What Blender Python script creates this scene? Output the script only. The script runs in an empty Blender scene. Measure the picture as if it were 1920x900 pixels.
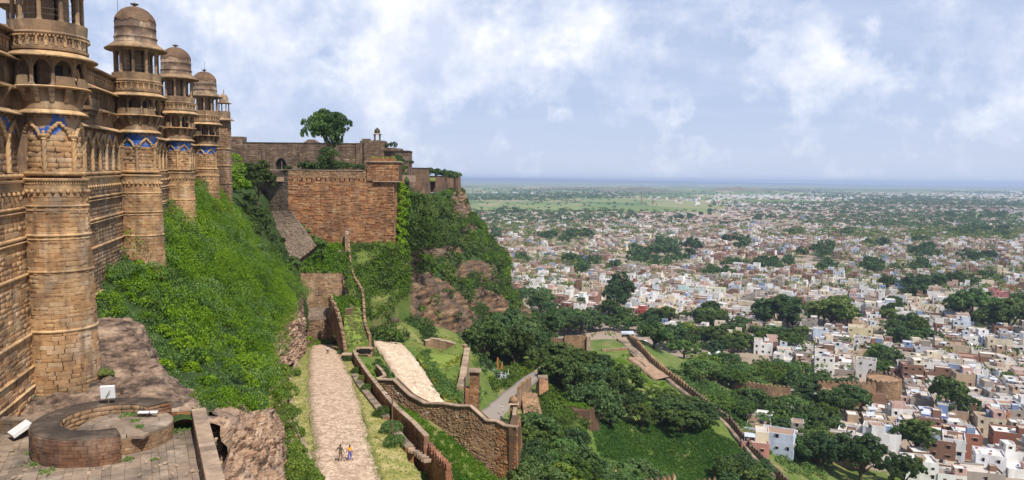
import bpy, math, random
import numpy as np
from mathutils import Vector, Matrix, noise, Euler

SC = bpy.context.scene
COL = SC.collection
PI = math.pi
R = math.radians

# ------------------------------------------------------------------ camera
F = 1350.0                      # focal length in pixels of the 1920 px wide frame
PITCH, ROLL = R(4.83), R(0.56)
cam_d = bpy.data.cameras.new('camera')
cam_d.sensor_width = 36.0
cam_d.lens = 36.0 * F / 1920.0
cam_d.clip_start = 0.5
cam_d.clip_end = 120000.0
cam = bpy.data.objects.new('camera', cam_d)
COL.objects.link(cam)
CAM_M = Matrix.Rotation(PI / 2 - PITCH, 3, 'X') @ Matrix.Rotation(ROLL, 3, 'Z')
cam.matrix_world = CAM_M.to_4x4()
SC.camera = cam

def P(px, py, Y):
    """world point seen at photo pixel (px, py) whose distance along the ground northwards is Y"""
    d = CAM_M @ Vector(((px - 960) / F, -(py - 450) / F, -1))
    return d * (Y / d.y)

def PZ(px, py, z):
    d = CAM_M @ Vector(((px - 960) / F, -(py - 450) / F, -1))
    return d * (z / d.z)

CI = CAM_M.transposed()
def proj(p):
    q = CI @ Vector(p)
    return (960 + F * q.x / -q.z, 450 - F * q.y / -q.z)

# ------------------------------------------------------------------ sky, sun, exposure
SUN_EL, SUN_AZ = R(54), R(36)    # azimuth measured from -Y (behind the camera) towards +X
sv = Vector((math.sin(SUN_AZ) * math.cos(SUN_EL), -math.cos(SUN_AZ) * math.cos(SUN_EL), math.sin(SUN_EL)))
SC.view_settings.view_transform = 'Standard'
SC.view_settings.look = 'None'
SC.view_settings.exposure = 0.30
SC.view_settings.gamma = 1.0
SC.cycles.use_denoising = True
SC.cycles.max_bounces = 6
SC.cycles.diffuse_bounces = 3
SC.cycles.glossy_bounces = 2
SC.cycles.transparent_max_bounces = 6
SC.cycles.volume_bounces = 0

W = bpy.data.worlds.new('World')
SC.world = W
W.use_nodes = True
wn, wl = W.node_tree.nodes, W.node_tree.links
wn.clear()

class NT:
    """tiny node helper"""
    def __init__(s, tree):
        s.n, s.l = tree.nodes, tree.links
    def new(s, t, **kw):
        n = s.n.new(t)
        for k, v in kw.items():
            setattr(n, k, v)
        return n
    def math(s, op, a, b=None, clamp=False):
        n = s.new('ShaderNodeMath', operation=op, use_clamp=clamp)
        s.put(n.inputs[0], a)
        if b is not None:
            s.put(n.inputs[1], b)
        return n.outputs[0]
    def put(s, inp, v):
        if hasattr(v, 'is_linked') or isinstance(v, bpy.types.NodeSocket):
            s.l.new(v, inp)
        else:
            inp.default_value = v
    def mix(s, f, a, b, blend='MIX'):
        n = s.new('ShaderNodeMix', data_type='RGBA', blend_type=blend)
        s.put(n.inputs[0], f)
        s.put(n.inputs[6], a if not isinstance(a, tuple) else (*a, 1)[:4])
        s.put(n.inputs[7], b if not isinstance(b, tuple) else (*b, 1)[:4])
        return n.outputs[2]
    def ramp(s, f, stops, interp='LINEAR'):
        n = s.new('ShaderNodeValToRGB')
        s.put(n.inputs[0], f)
        cr = n.color_ramp
        cr.interpolation = interp
        while len(cr.elements) < len(stops):
            cr.elements.new(0.5)
        for e, (p, c) in zip(cr.elements, stops):
            e.position = p
            e.color = (c, c, c, 1) if not isinstance(c, tuple) else (*c, 1)[:4]
        return n.outputs[0]
    def noise(s, vec, scale, detail=4, rough=.55, out=0):
        n = s.new('ShaderNodeTexNoise')
        if vec is not None:
            s.l.new(vec, n.inputs['Vector'])
        n.inputs['Scale'].default_value = scale
        n.inputs['Detail'].default_value = detail
        n.inputs['Roughness'].default_value = rough
        return n.outputs[out]
    def mapping(s, vec, scale=(1, 1, 1), loc=(0, 0, 0), rot=(0, 0, 0)):
        n = s.new('ShaderNodeMapping')
        s.l.new(vec, n.inputs[0])
        n.inputs['Scale'].default_value = scale
        n.inputs['Location'].default_value = loc
        n.inputs['Rotation'].default_value = rot
        return n.outputs[0]

def cdir(px, py):
    return (CAM_M @ Vector(((px - 960) / F, -(py - 450) / F, -1))).normalized()

def build_world():
    t = NT(W.node_tree)
    sky = t.new('ShaderNodeTexSky', sky_type='NISHITA')
    sky.sun_disc = False
    sky.sun_elevation = SUN_EL
    sky.sun_rotation = math.atan2(sv.x, sv.y)
    sky.altitude = 200
    sky.air_density = 1.0
    sky.dust_density = 1.6
    sky.ozone_density = 1.0
    tc = t.new('ShaderNodeTexCoord')
    d = tc.outputs['Generated']
    sep = t.new('ShaderNodeSeparateXYZ'); t.l.new(d, sep.inputs[0])
    X, Y, Z = sep.outputs
    up = t.math('MAXIMUM', Z, 0.0)
    # cloud deck: direction projected on a high plane, so clouds shrink towards the horizon
    den = t.math('ADD', up, 0.16)
    cmb = t.new('ShaderNodeCombineXYZ')
    t.l.new(t.math('DIVIDE', X, den), cmb.inputs[0])
    t.l.new(t.math('DIVIDE', Y, den), cmb.inputs[1])
    cmb.inputs[2].default_value = 3.7
    plane = cmb.outputs[0]
    warp = t.new('ShaderNodeVectorMath', operation='ADD')
    t.l.new(plane, warp.inputs[0])
    t.l.new(t.mapping(t.noise(plane, 1.6, 3, out=1), (.5, .5, .5)), warp.inputs[1])
    wv = warp.outputs[0]
    soft = t.noise(wv, 0.75, 6, .6)
    soft = t.ramp(soft, [(.40, 0.0), (.68, 1.0)])
    wisp = t.ramp(t.noise(t.mapping(wv, (1, 2.2, 1)), 1.7, 7, .62), [(.45, 0.0), (.75, 1.0)])
    # cumulus banks: wide clumps at chosen bearings, broken up by fine noise, all over the sky
    edge = t.noise(d, 9.0, 8, .62)
    edge2 = t.noise(t.mapping(d, (1, 1, 1.6)), 24.0, 6, .6)
    clumps = [(540, 30, .22, .95), (760, 30, .2, 1.0), (700, 100, .16, .7), (880, 60, .14, .9), (960, 70, .055, 1.0), (880, 85, .08, .95), (1010, 110, .035, .7), (1120, 20, .07, .9), (470, 130, .08, .5),
              (1540, 60, .045, .95), (1560, 120, .085, .9), (1650, 120, .055, .7), (1510, 150, .07, .6), (1255, 110, .03, .75), (1330, 135, .025, .6), (645, 150, .015, .7), (732, 172, .022, .5),
              (310, 30, .03, .5), (1130, 22, .03, .8), (1230, 70, .17, .42), (1400, 190, .2, .36), (930, 190, .18, .40), (1760, 90, .16, .45), (640, 210, .16, .40), (1650, 230, .2, .34)]
    # more banks outside the frame so that the sky carries on all round
    rr = random.Random(5)
    acc = None
    cl = [(cdir(a, b), c, e) for a, b, c, e in clumps]
    for k in range(10):
        az = R(50 + k * 29 + rr.uniform(-8, 8)); el = R(rr.uniform(9, 34))
        cl.append((Vector((math.sin(az) * math.cos(el), math.cos(az) * math.cos(el), math.sin(el))), rr.uniform(.08, .2), rr.uniform(.6, .95)))
    ed = t.math('ADD', t.math('MULTIPLY', edge, .75), t.math('MULTIPLY', edge2, .25))
    for v, rad, a in cl:
        n = t.new('ShaderNodeVectorMath', operation='DISTANCE')
        t.l.new(d, n.inputs[0]); n.inputs[1].default_value = v
        q = t.math('DIVIDE', n.outputs['Value'], rad)
        q = t.math('SUBTRACT', 1.45, q)                      # 1.45 at the heart, 0 at 1.45 radii
        q = t.math('MULTIPLY', t.math('MAXIMUM', q, 0.0), a)
        acc = q if acc is None else t.math('MAXIMUM', acc, q)
    cum = t.math('ADD', t.math('MULTIPLY', acc, .42), t.math('MULTIPLY', t.math('SUBTRACT', ed, .5), 2.1))
    cum = t.math('MULTIPLY', t.ramp(cum, [(.16, 0.0), (.34, .45), (.60, 1.0)]), t.ramp(acc, [(0.0, 0.0), (.35, 1.0)]))
    fade = t.ramp(up, [(.0, 0.15), (.07, .4), (.2, 1.0)])
    skyc = t.mix(t.math('MULTIPLY', t.ramp(up, [(0.0, .92), (.12, .85), (.5, .6)]), 1.0), sky.outputs[0], (4.9, 5.9, 8.2))
    skyc = t.mix(t.ramp(up, [(.0, .75), (.10, 0.0)]), skyc, (6.3, 6.9, 8.0))
    grey = t.mix(t.math('MULTIPLY', soft, t.math('MULTIPLY', fade, .6)), skyc, (5.0, 5.8, 7.9))
    pale = t.mix(t.math('MULTIPLY', wisp, t.math('MULTIPLY', fade, .5)), grey, (6.9, 7.4, 9.0))
    inner = t.ramp(t.noise(d, 14, 6, .6), [(.35, 0.0), (.65, 1.0)])
    white = t.mix(inner, (6.9, 7.4, 9.0), (11.4, 11.3, 11.5))
    fin = t.mix(t.math('MULTIPLY', cum, .78), pale, white)
    bg = t.new('ShaderNodeBackground')
    bg.inputs['Strength'].default_value = 0.09
    t.l.new(fin, bg.inputs['Color'])
    out = t.new('ShaderNodeOutputWorld')
    t.l.new(bg.outputs[0], out.inputs['Surface'])
build_world()
W.cycles.sampling_method = 'MANUAL'
W.cycles.sample_map_resolution = 512

sun_d = bpy.data.lights.new('sun', 'SUN')
sun_d.energy = 5.0
sun_d.angle = R(0.53)
sun_d.color = (1.0, 0.94, 0.85)
sun = bpy.data.objects.new('sun', sun_d)
sun.rotation_euler = (-sv).to_track_quat('-Z', 'Y').to_euler()
COL.objects.link(sun)

# ------------------------------------------------------------------ object helpers
def tag(o, label=None, cat=None, group=None, kind=None):
    if label: o['label'] = label
    if cat: o['category'] = cat
    if group: o['group'] = group
    if kind: o['kind'] = kind
    return o

def thing(name, loc, label, cat, group=None, rz=0.0):
    o = bpy.data.objects.new(name, None)
    o.location = loc
    o.rotation_euler = (0, 0, rz)
    o.empty_display_size = .5
    COL.objects.link(o)
    return tag(o, label, cat, group)

def link(name, me, parent=None):
    o = bpy.data.objects.new(name, me)
    COL.objects.link(o)
    if parent is not None:
        o.parent = parent
    return o

def root_off(parent):
    """world position of a chain of unrotated parents"""
    v = Vector((0, 0, 0))
    while parent is not None:
        v += Vector(parent.location)
        parent = parent.parent
    return v

class MB:
    """mesh builder: vertices, faces, per-face tint / colour / material"""
    def __init__(s):
        s.v, s.f, s.t, s.c, s.m = [], [], [], [], []
        s.tint, s.col, s.mi = 0.0, None, 0
    def add(s, vs, fs):
        b = len(s.v)
        s.v.extend([tuple(x) for x in vs])
        for f in fs:
            s.f.append([b + i for i in f])
            s.t.append(s.tint); s.c.append(s.col or (1, 1, 1)); s.m.append(s.mi)
    def hexa(s, b4, t4):
        """solid between two quads of four corners each (both counter-clockwise seen from the t4 side)"""
        s.add(list(b4) + list(t4), [(3, 2, 1, 0), (4, 5, 6, 7), (0, 1, 5, 4), (1, 2, 6, 5), (2, 3, 7, 6), (3, 0, 4, 7)])
    def box(s, x0, x1, y0, y1, z0, z1):
        s.hexa([(x0, y0, z0), (x1, y0, z0), (x1, y1, z0), (x0, y1, z0)], [(x0, y0, z1), (x1, y0, z1), (x1, y1, z1), (x0, y1, z1)])
    def obox(s, c, ax, ay, az, hx, hy, hz):
        c, ax, ay, az = Vector(c), Vector(ax), Vector(ay), Vector(az)
        q = lambda a, b, d: c + ax * (a * hx) + ay * (b * hy) + az * (d * hz)
        s.hexa([q(-1, -1, -1), q(1, -1, -1), q(1, 1, -1), q(-1, 1, -1)], [q(-1, -1, 1), q(1, -1, 1), q(1, 1, 1), q(-1, 1, 1)])
    def lathe(s, prof, n=48, a0=0.0, a1=2 * PI, c=(0, 0), caps=False):
        full = abs(a1 - a0 - 2 * PI) < 1e-6
        cols = n if full else n + 1
        vs = []
        for (r, z) in prof:
            for i in range(cols):
                a = a0 + (a1 - a0) * i / n
                vs.append((c[0] + r * math.cos(a), c[1] + r * math.sin(a), z))
        fs = []
        for k in range(len(prof) - 1):
            for i in range(n):
                j = (i + 1) % cols
                fs.append((k * cols + i, k * cols + j, (k + 1) * cols + j, (k + 1) * cols + i))
        s.add(vs, fs)
    def tube(s, pts, rad, n=8, cap=True):
        pts = [Vector(p) for p in pts]
        rs = rad if isinstance(rad, (list, tuple)) else [rad] * len(pts)
        vs, fs = [], []
        prev = None
        for i, p in enumerate(pts):
            d = (pts[min(i + 1, len(pts) - 1)] - pts[max(i - 1, 0)])
            d = d.normalized() if d.length > 1e-9 else Vector((0, 0, 1))
            a = prev if prev is not None else (Vector((1, 0, 0)) if abs(d.x) < .9 else Vector((0, 1, 0)))
            a = (a - d * a.dot(d)).normalized()
            prev = a
            b = d.cross(a)
            for k in range(n):
                t = 2 * PI * k / n
                vs.append(p + (a * math.cos(t) + b * math.sin(t)) * rs[i])
        for i in range(len(pts) - 1):
            for k in range(n):
                j = (k + 1) % n
                fs.append((i * n + k, i * n + j, (i + 1) * n + j, (i + 1) * n + k))
        if cap:
            fs.append(tuple(range(n - 1, -1, -1)))
            fs.append(tuple((len(pts) - 1) * n + k for k in range(n)))
        s.add(vs, fs)
    def ball(s, c, r, n=8, m=6, sz=1.0):
        prof = [(max(1e-4, r * math.sin(PI * k / m)), c[2] - r * sz * math.cos(PI * k / m)) for k in range(m + 1)]
        s.lathe(prof, n, c=(c[0], c[1]))
    def mesh(s, name, mats, off=None, smooth=False):
        me = bpy.data.meshes.new(name)
        o = off or Vector((0, 0, 0))
        me.from_pydata([(x - o[0], y - o[1], z - o[2]) for x, y, z in s.v], [], s.f)
        for m in (mats if isinstance(mats, (list, tuple)) else [mats]):
            me.materials.append(m)
        if any(s.m):
            me.polygons.foreach_set('material_index', s.m)
        if any(s.t):
            me.attributes.new('tint', 'FLOAT', 'FACE').data.foreach_set('value', s.t)
        if any(c != (1, 1, 1) for c in s.c):
            a = me.attributes.new('col', 'FLOAT_COLOR', 'FACE')
            a.data.foreach_set('color', [x for c in s.c for x in (*c, 1)])
        if smooth:
            me.polygons.foreach_set('use_smooth', [True] * len(s.f))
        me.update()
        return me
    def build(s, name, mats, parent=None, world=True, smooth=False, kind=None):
        me = s.mesh(name, mats, root_off(parent) if (parent is not None and world) else None, smooth)
        o = link(name, me, parent)
        if kind: o['kind'] = kind
        return o

def grid_mesh(name, G, mat, smooth=True, attrs=None):
    """G: (nu, nv, 3) numpy grid"""
    nu, nv = G.shape[:2]
    me = bpy.data.meshes.new(name)
    idx = np.arange(nu * nv).reshape(nu, nv)
    q = np.stack([idx[:-1, :-1], idx[:-1, 1:], idx[1:, 1:], idx[1:, :-1]], -1).reshape(-1, 4)
    quad_mesh(me, G.reshape(-1, 3), q)
    me.materials.append(mat)
    if smooth:
        me.polygons.foreach_set('use_smooth', np.ones(len(q), bool))
    for k, v in (attrs or {}).items():
        me.attributes.new(k, 'FLOAT', 'POINT').data.foreach_set('value', v.reshape(-1).astype(np.float32))
    return me

def quad_mesh(me, V, Q):
    me.vertices.add(len(V)); me.vertices.foreach_set('co', np.asarray(V, np.float32).ravel())
    me.loops.add(len(Q) * 4); me.loops.foreach_set('vertex_index', np.asarray(Q, np.int32).ravel())
    me.polygons.add(len(Q))
    me.polygons.foreach_set('loop_start', np.arange(0, len(Q) * 4, 4, dtype=np.int32))
    me.polygons.foreach_set('loop_total', np.full(len(Q), 4, np.int32))
    me.update(calc_edges=True)

# ------------------------------------------------------------------ materials
MATS = {}
def mat(name):
    m = bpy.data.materials.new(name)
    m.use_nodes = True
    m.node_tree.nodes.clear()
    MATS[name] = m
    return m, NT(m.node_tree)

def finish(t, color, rough=.9, bump=None, bstr=.4, bdist=.05, spec=.2, shader=None):
    p = t.new('ShaderNodeBsdfPrincipled')
    t.put(p.inputs['Base Color'], color if not isinstance(color, tuple) else (*color, 1)[:4])
    t.put(p.inputs['Roughness'], rough)
    p.inputs['Specular IOR Level'].default_value = spec
    if bump is not None:
        b = t.new('ShaderNodeBump')
        b.inputs['Strength'].default_value = bstr
        b.inputs['Distance'].default_value = bdist
        t.l.new(bump, b.inputs['Height'])
        t.l.new(b.outputs[0], p.inputs['Normal'])
    o = t.new('ShaderNodeOutputMaterial')
    t.l.new(p.outputs[0], o.inputs['Surface'])
    return p

def pos(t):
    return t.new('ShaderNodeNewGeometry').outputs['Position']

def tintval(t):
    a = t.new('ShaderNodeAttribute', attribute_name='tint')
    o = t.new('ShaderNodeObjectInfo')
    return t.math('FRACT', t.math('ADD', a.outputs['Fac'], o.outputs['Random']))

def stone_mat(name, cols, stain=.5, soot=(.035, .03, .028), streak=.35, pale=None, bump=.5, joints=None, nscale=1.0, patch=(.45,.62)):
    """sandstone: colour picked per stone, mottling, dark weather streaks; joints=(course, length) adds fine joints for far walls"""
    m, t = mat(name)
    p = pos(t)
    tv = tintval(t)
    n1 = t.noise(p, .55 * nscale, 5, .6)
    n2 = t.noise(p, 4.0 * nscale, 5, .6)
    k = len(cols)
    c = t.ramp(tv, [(i / max(1, k - 1), tuple(x * .86 for x in cc)) for i, cc in enumerate(cols)])
    if joints:
        br = t.new('ShaderNodeTexBrick')
        sp = t.new('ShaderNodeSeparateXYZ'); t.l.new(p, sp.inputs[0])
        cb = t.new('ShaderNodeCombineXYZ')
        t.l.new(t.math('ADD', sp.outputs[0], t.math('MULTIPLY', sp.outputs[1], .8)), cb.inputs[0])
        t.l.new(t.math('ADD', sp.outputs[2], t.math('MULTIPLY', t.math('SUBTRACT', t.noise(p, .8, 3), .5), .25)), cb.inputs[1])
        t.l.new(cb.outputs[0], br.inputs['Vector'])
        br.inputs['Scale'].default_value = 1
        br.inputs['Brick Width'].default_value = joints[1]
        br.inputs['Row Height'].default_value = joints[0]
        br.inputs['Mortar Size'].default_value = joints[0] * .09
        br.inputs['Mortar Smooth'].default_value = .3
        br.inputs['Color1'].default_value = (*cols[0], 1)
        br.inputs['Color2'].default_value = (*cols[-1], 1)
        br.inputs['Mortar'].default_value = (cols[0][0] * .3, cols[0][1] * .3, cols[0][2] * .3, 1)
        c = t.mix(.75, c, br.outputs['Color'])
    c = t.mix(t.ramp(n1, [(.3, 0.0), (.7, .55)]), c, tuple(x * .62 for x in cols[0]))
    if pale:
        pl = t.ramp(t.noise(t.mapping(p, (1, 1, .45)), .5, 6, .65), [(patch[0] + .08, 0.0), (patch[1] + .08, .75)])
        c = t.mix(pl, c, pale)
    c = t.mix(t.ramp(n2, [(.25, .30), (.6, 0.0)]), c, tuple(x * .35 for x in cols[0]))
    st = t.noise(t.mapping(p, (1.3, 1.3, .16)), 1.1 * nscale, 5, .62)
    st = t.math('MULTIPLY', t.ramp(st, [(.48, 0.0), (.72, 1.0)]), streak)
    c = t.mix(st, c, soot)
    bl = t.math('MULTIPLY', t.ramp(t.noise(p, .33, 6, .68), [patch and (patch[0], 0.0), (patch[1], 1.0)]), stain)
    c = t.mix(bl, c, soot)
    h = t.math('ADD', t.math('MULTIPLY', n2, .6), t.math('MULTIPLY', t.noise(p, 14 * nscale, 4), .4))
    finish(t, c, .92, h, bump, .08)
    return m

SAND = stone_mat('tan_sandstone', [(.41, .22, .10), (.57, .345, .165), (.64, .43, .23), (.48, .265, .125), (.64, .47, .29)], stain=.50, streak=.60, pale=(.58, .47, .35), soot=(.05, .035, .028))
SANDP = stone_mat('carved_sandstone', [(.54, .33, .155), (.68, .45, .24)], stain=.60, streak=.55, pale=(.66, .52, .35), soot=(.05, .04, .035))
UPPER = stone_mat('weathered_upper_stone', [(.27, .17, .10), (.38, .25, .14), (.33, .21, .12)], stain=.62, streak=.55, soot=(.045, .035, .03), pale=(.50, .38, .24))
WALLG = stone_mat('brown_facade_stone', [(.25, .15, .085), (.36, .23, .13), (.30, .18, .10), (.42, .29, .18)], stain=.50, streak=.6, pale=(.45, .35, .26))
MORT = stone_mat('dark_stone_joint', [(.13, .075, .04), (.16, .09, .05)], stain=.5, streak=.4)
DOMEM = stone_mat('domed_plaster', [(.36, .25, .16), (.45, .32, .21)], stain=.85, streak=.5, soot=(.07, .045, .035), pale=(.66, .55, .42), patch=(.42, .56), nscale=1.4)
REDST = stone_mat('red_rubble_stone', [(.25, .10, .045), (.43, .20, .085), (.52, .28, .13), (.34, .15, .065), (.58, .38, .21)], stain=.42, streak=.45, pale=(.36, .25, .165))
RUBB = stone_mat('brown_rubble_stone', [(.24, .14, .075), (.40, .25, .135), (.33, .19, .10), (.48, .33, .20)], stain=.38, streak=.3, pale=(.40, .30, .20))
GREYST = stone_mat('grey_rubble_stone', [(.19, .14, .105), (.28, .21, .15), (.24, .17, .12)], stain=.45, streak=.35)
DKWALL = stone_mat('sooty_fort_stone', [(.14, .085, .06), (.22, .14, .095), (.18, .11, .075), (.28, .19, .13)], stain=.5, streak=.4, joints=(.55, 1.5), pale=(.30, .23, .17))
PAVE = stone_mat('paving_stone', [(.27, .20, .145), (.38, .29, .21), (.32, .24, .17), (.20, .15, .11)], stain=.65, streak=0, pale=(.42, .34, .27))
CAPST = stone_mat('pale_coping_stone', [(.42, .30, .21), (.54, .40, .28), (.36, .25, .17)], stain=.5, streak=.2)
SOOT = stone_mat('black_weathered_coping', [(.055, .040, .030), (.11, .08, .058)], stain=.6, streak=.1, soot=(.02, .017, .015), pale=(.22, .16, .115), bump=1.0, nscale=1.6)
RINGST = stone_mat('dark_ring_block', [(.15, .07, .04), (.26, .13, .07), (.20, .095, .05), (.34, .19, .11)], stain=.6, streak=.6, pale=(.36, .25, .17), nscale=1.5)
WALLRED = stone_mat('red_coped_wall_stone', [(.26, .11, .06), (.36, .17, .09), (.30, .13, .07)], stain=.45, streak=.3, joints=(.35, .8), pale=(.40, .26, .18))
TANWALL = stone_mat('tan_rampart_stone', [(.34, .20, .11), (.44, .28, .15), (.38, .23, .13)], stain=.35, streak=.35, joints=(.5, 1.1), pale=(.5, .36, .22))

def rock_mat():
    m, t = mat('layered_rock')
    p = pos(t)
    lay = t.noise(t.mapping(p, (.12, .12, 1.5), rot=(.10, .06, 0)), 1.3, 6, .65)
    big = t.noise(p, .22, 5, .6)
    c = t.ramp(lay, [(.30, (.14, .085, .055)), (.42, (.28, .165, .10)), (.52, (.42, .27, .17)), (.68, (.56, .41, .29))])
    c = t.mix(t.ramp(big, [(.46, 0.0), (.66, .65)]), c, (.20, .15, .125))
    cr = t.ramp(t.noise(t.mapping(p, (.35, .35, 3.4), rot=(.12, -.08, 0)), 1.5, 6, .62), [(.38, 1.0), (.45, 0.0)])
    c = t.mix(t.math('MULTIPLY', cr, .75), c, (.045, .03, .022))
    h = t.math('ADD', t.math('MULTIPLY', lay, 1.0), t.math('MULTIPLY', t.noise(p, 3.5, 6, .65), .5))
    finish(t, c, .95, h, .9, .5)
    return m
ROCK = rock_mat()
def crock_mat():
    m, t = mat('cliff_rock')
    p = pos(t)
    lay = t.noise(t.mapping(p, (.12, .12, .9), rot=(.10, .06, 0)), 1.0, 8, .68)
    big = t.noise(p, .10, 5, .6)
    c = t.ramp(lay, [(.34, (.04, .026, .018)), (.45, (.13, .075, .042)), (.55, (.25, .15, .085)), (.68, (.40, .27, .16))])
    c = t.mix(t.ramp(big, [(.42, 0.0), (.60, .8)]), c, t.mix(lay, (.045, .034, .026), (.20, .155, .115)))
    c = t.mix(t.ramp(t.noise(p, .35, 4), [(.62, 0.0), (.72, .6)]), c, (.42, .21, .10))
    cr = t.ramp(t.noise(t.mapping(p, (.3, .3, 2.2)), 1.0, 6, .6), [(.36, 1.0), (.43, 0.0)])
    c = t.mix(t.math('MULTIPLY', cr, .8), c, (.03, .02, .016))
    finish(t, c, .95, t.math('ADD', lay, t.math('MULTIPLY', t.noise(p, 1.5, 7, .68), .7)), 1.0, 1.2)
    return m
CROCK = crock_mat()
def drock_mat():
    m, t = mat('dark_smooth_rock')
    p = pos(t)
    a = t.noise(t.mapping(p, (.5, .5, 1.4), rot=(.3, .5, 0)), 1.1, 9, .70)
    c = t.ramp(a, [(.36, (.05, .034, .028)), (.48, (.14, .095, .07)), (.58, (.27, .19, .135)), (.72, (.42, .31, .22))])
    c = t.mix(t.math('MULTIPLY', t.ramp(t.noise(t.mapping(p, (.4, .4, 2.4), rot=(.2, .3, 0)), 1.3, 5), [(.40, 1.0), (.45, 0.0)]), .7), c, (.03, .022, .018))
    finish(t, c, .93, t.noise(p, 2.2, 8, .68), .8, .3)
    return m
DROCK = drock_mat()

def leaf_mat(name, cols, trans=.35, rough=.6, vary=1.0, val=.95):
    m, t = mat(name)
    tv = tintval(t)
    k = len(cols)
    a = t.new('ShaderNodeAttribute', attribute_name='tint')
    o = t.new('ShaderNodeObjectInfo')
    big = t.noise(pos(t), .09, 3)
    f = t.math('ADD', t.math('MULTIPLY', a.outputs['Fac'], .62), t.math('ADD', t.math('MULTIPLY', o.outputs['Random'], .42), t.math('MULTIPLY', t.math('SUBTRACT', big, .46), .75)))
    c = t.ramp(f, [(i / max(1, k - 1), cc) for i, cc in enumerate(cols)])
    hs = t.new('ShaderNodeHueSaturation'); t.l.new(c, hs.inputs['Color'])
    r2 = t.math('FRACT', t.math('MULTIPLY', o.outputs['Random'], 7.31))
    t.l.new(t.math('ADD', t.math('MULTIPLY', r2, .05 * vary), .5 - .03 * vary), hs.inputs['Hue']); t.l.new(t.math('ADD', t.math('MULTIPLY', t.math('FRACT', t.math('MULTIPLY', o.outputs['Random'], 3.77)), .5 * vary), val - .08 * vary), hs.inputs['Value']); t.l.new(t.math('ADD', t.math('MULTIPLY', r2, -.22 * vary), 1.04), hs.inputs['Saturation'])
    c = hs.outputs[0]
    p = t.new('ShaderNodeBsdfPrincipled')
    t.l.new(c, p.inputs['Base Color'])
    p.inputs['Roughness'].default_value = rough
    p.inputs['Specular IOR Level'].default_value = .25
    tr = t.new('ShaderNodeBsdfTranslucent')
    t.l.new(t.mix(.5, c, (.10, .16, .01), 'MIX'), tr.inputs['Color'])
    mx = t.new('ShaderNodeMixShader'); mx.inputs[0].default_value = trans
    t.l.new(p.outputs[0], mx.inputs[1]); t.l.new(tr.outputs[0], mx.inputs[2])
    out = t.new('ShaderNodeOutputMaterial'); t.l.new(mx.outputs[0], out.inputs['Surface'])
    return m
LEAFB = leaf_mat('bright_scrub_leaves', [(.018, .050, .006), (.060, .135, .010), (.14, .26, .014), (.25, .38, .025)], vary=.12, val=.88)
LEAFM = leaf_mat('mid_green_leaves', [(.015, .040, .008), (.038, .088, .013), (.08, .155, .020), (.17, .25, .035)])
LEAFD = leaf_mat('dark_tree_leaves', [(.015, .036, .010), (.032, .070, .016), (.060, .112, .022), (.125, .18, .036)], trans=.28)
GRASSM = leaf_mat('grass_blades', [(.09, .14, .018), (.15, .20, .025), (.23, .25, .045), (.32, .30, .085)])

def ground_mat(name, cols, scale=.35, bump=.4, fine=3.0):
    m, t = mat(name)
    p = pos(t)
    a = t.noise(p, scale, 6, .6)
    b = t.noise(p, scale * 9, 5, .6)
    f = t.math('ADD', t.math('MULTIPLY', a, .65), t.math('MULTIPLY', b, .35))
    k = len(cols)
    c = t.ramp(f, [(.32 + .36 * i / (k - 1), cc) for i, cc in enumerate(cols)])
    finish(t, c, .95, t.noise(p, fine, 6, .65), bump, .15)
    return m
EARTHG = ground_mat('grassy_earth', [(.045, .075, .015), (.08, .125, .022), (.13, .15, .04), (.26, .19, .10)], .12)
VERGE = ground_mat('dry_grass_verge', [(.12, .15, .03), (.23, .22, .055), (.36, .30, .12), (.46, .37, .20)], .5)
UNDER = ground_mat('painted_shade_undergrowth', [(.015, .032, .008), (.03, .055, .012), (.05, .075, .018)], .4)  # very dark greens paint in the shadow gaps between the bushes
DIRT = ground_mat('bare_dirt', [(.20, .13, .085), (.30, .20, .13), (.38, .27, .18)], .5)
GRASSG = ground_mat('short_grass', [(.07, .12, .018), (.12, .18, .028), (.18, .21, .045), (.26, .24, .09)], .6)

def cobble_mat(name, cols, sc=1.6):
    m, t = mat(name)
    p = pos(t)
    v = t.new('ShaderNodeTexVoronoi'); v.inputs['Scale'].default_value = sc
    pm = t.mapping(p, (1.0, .75, .2))
    t.l.new(pm, v.inputs['Vector'])
    v2 = t.new('ShaderNodeTexVoronoi', feature='DISTANCE_TO_EDGE'); v2.inputs['Scale'].default_value = sc
    t.l.new(pm, v2.inputs['Vector'])
    sp = t.new('ShaderNodeSeparateColor'); t.l.new(v.outputs['Color'], sp.inputs[0])
    f = t.math('ADD', t.math('MULTIPLY', sp.outputs[0], .6), t.math('MULTIPLY', t.noise(p, .35, 6, .65), .6))
    k = len(cols)
    c = t.ramp(f, [(.25 + .6 * i / (k - 1), cc) for i, cc in enumerate(cols)])
    j = t.ramp(v2.outputs['Distance'], [(.0, 1.0), (.12, 0.0)])
    c = t.mix(t.math('MULTIPLY', j, t.ramp(t.noise(p, .6, 4), [(.35, .2), (.65, .9)])), c, tuple(x * .40 for x in cols[0]))
    c = t.mix(t.ramp(t.noise(p, 1.1, 6, .7), [(.56, 0.0), (.72, .5)]), c, tuple(x * .55 for x in cols[0]))
    finish(t, c, .9, v2.outputs['Distance'], .5, .12)
    return m
COBBLE = cobble_mat('cobbled_road', [(.33, .22, .15), (.47, .335, .235), (.56, .42, .31)], 2.1)
COBBLE2 = cobble_mat('cobbled_lower_road', [(.44, .33, .23), (.54, .41, .29), (.60, .47, .35)], 1.3)

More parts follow.
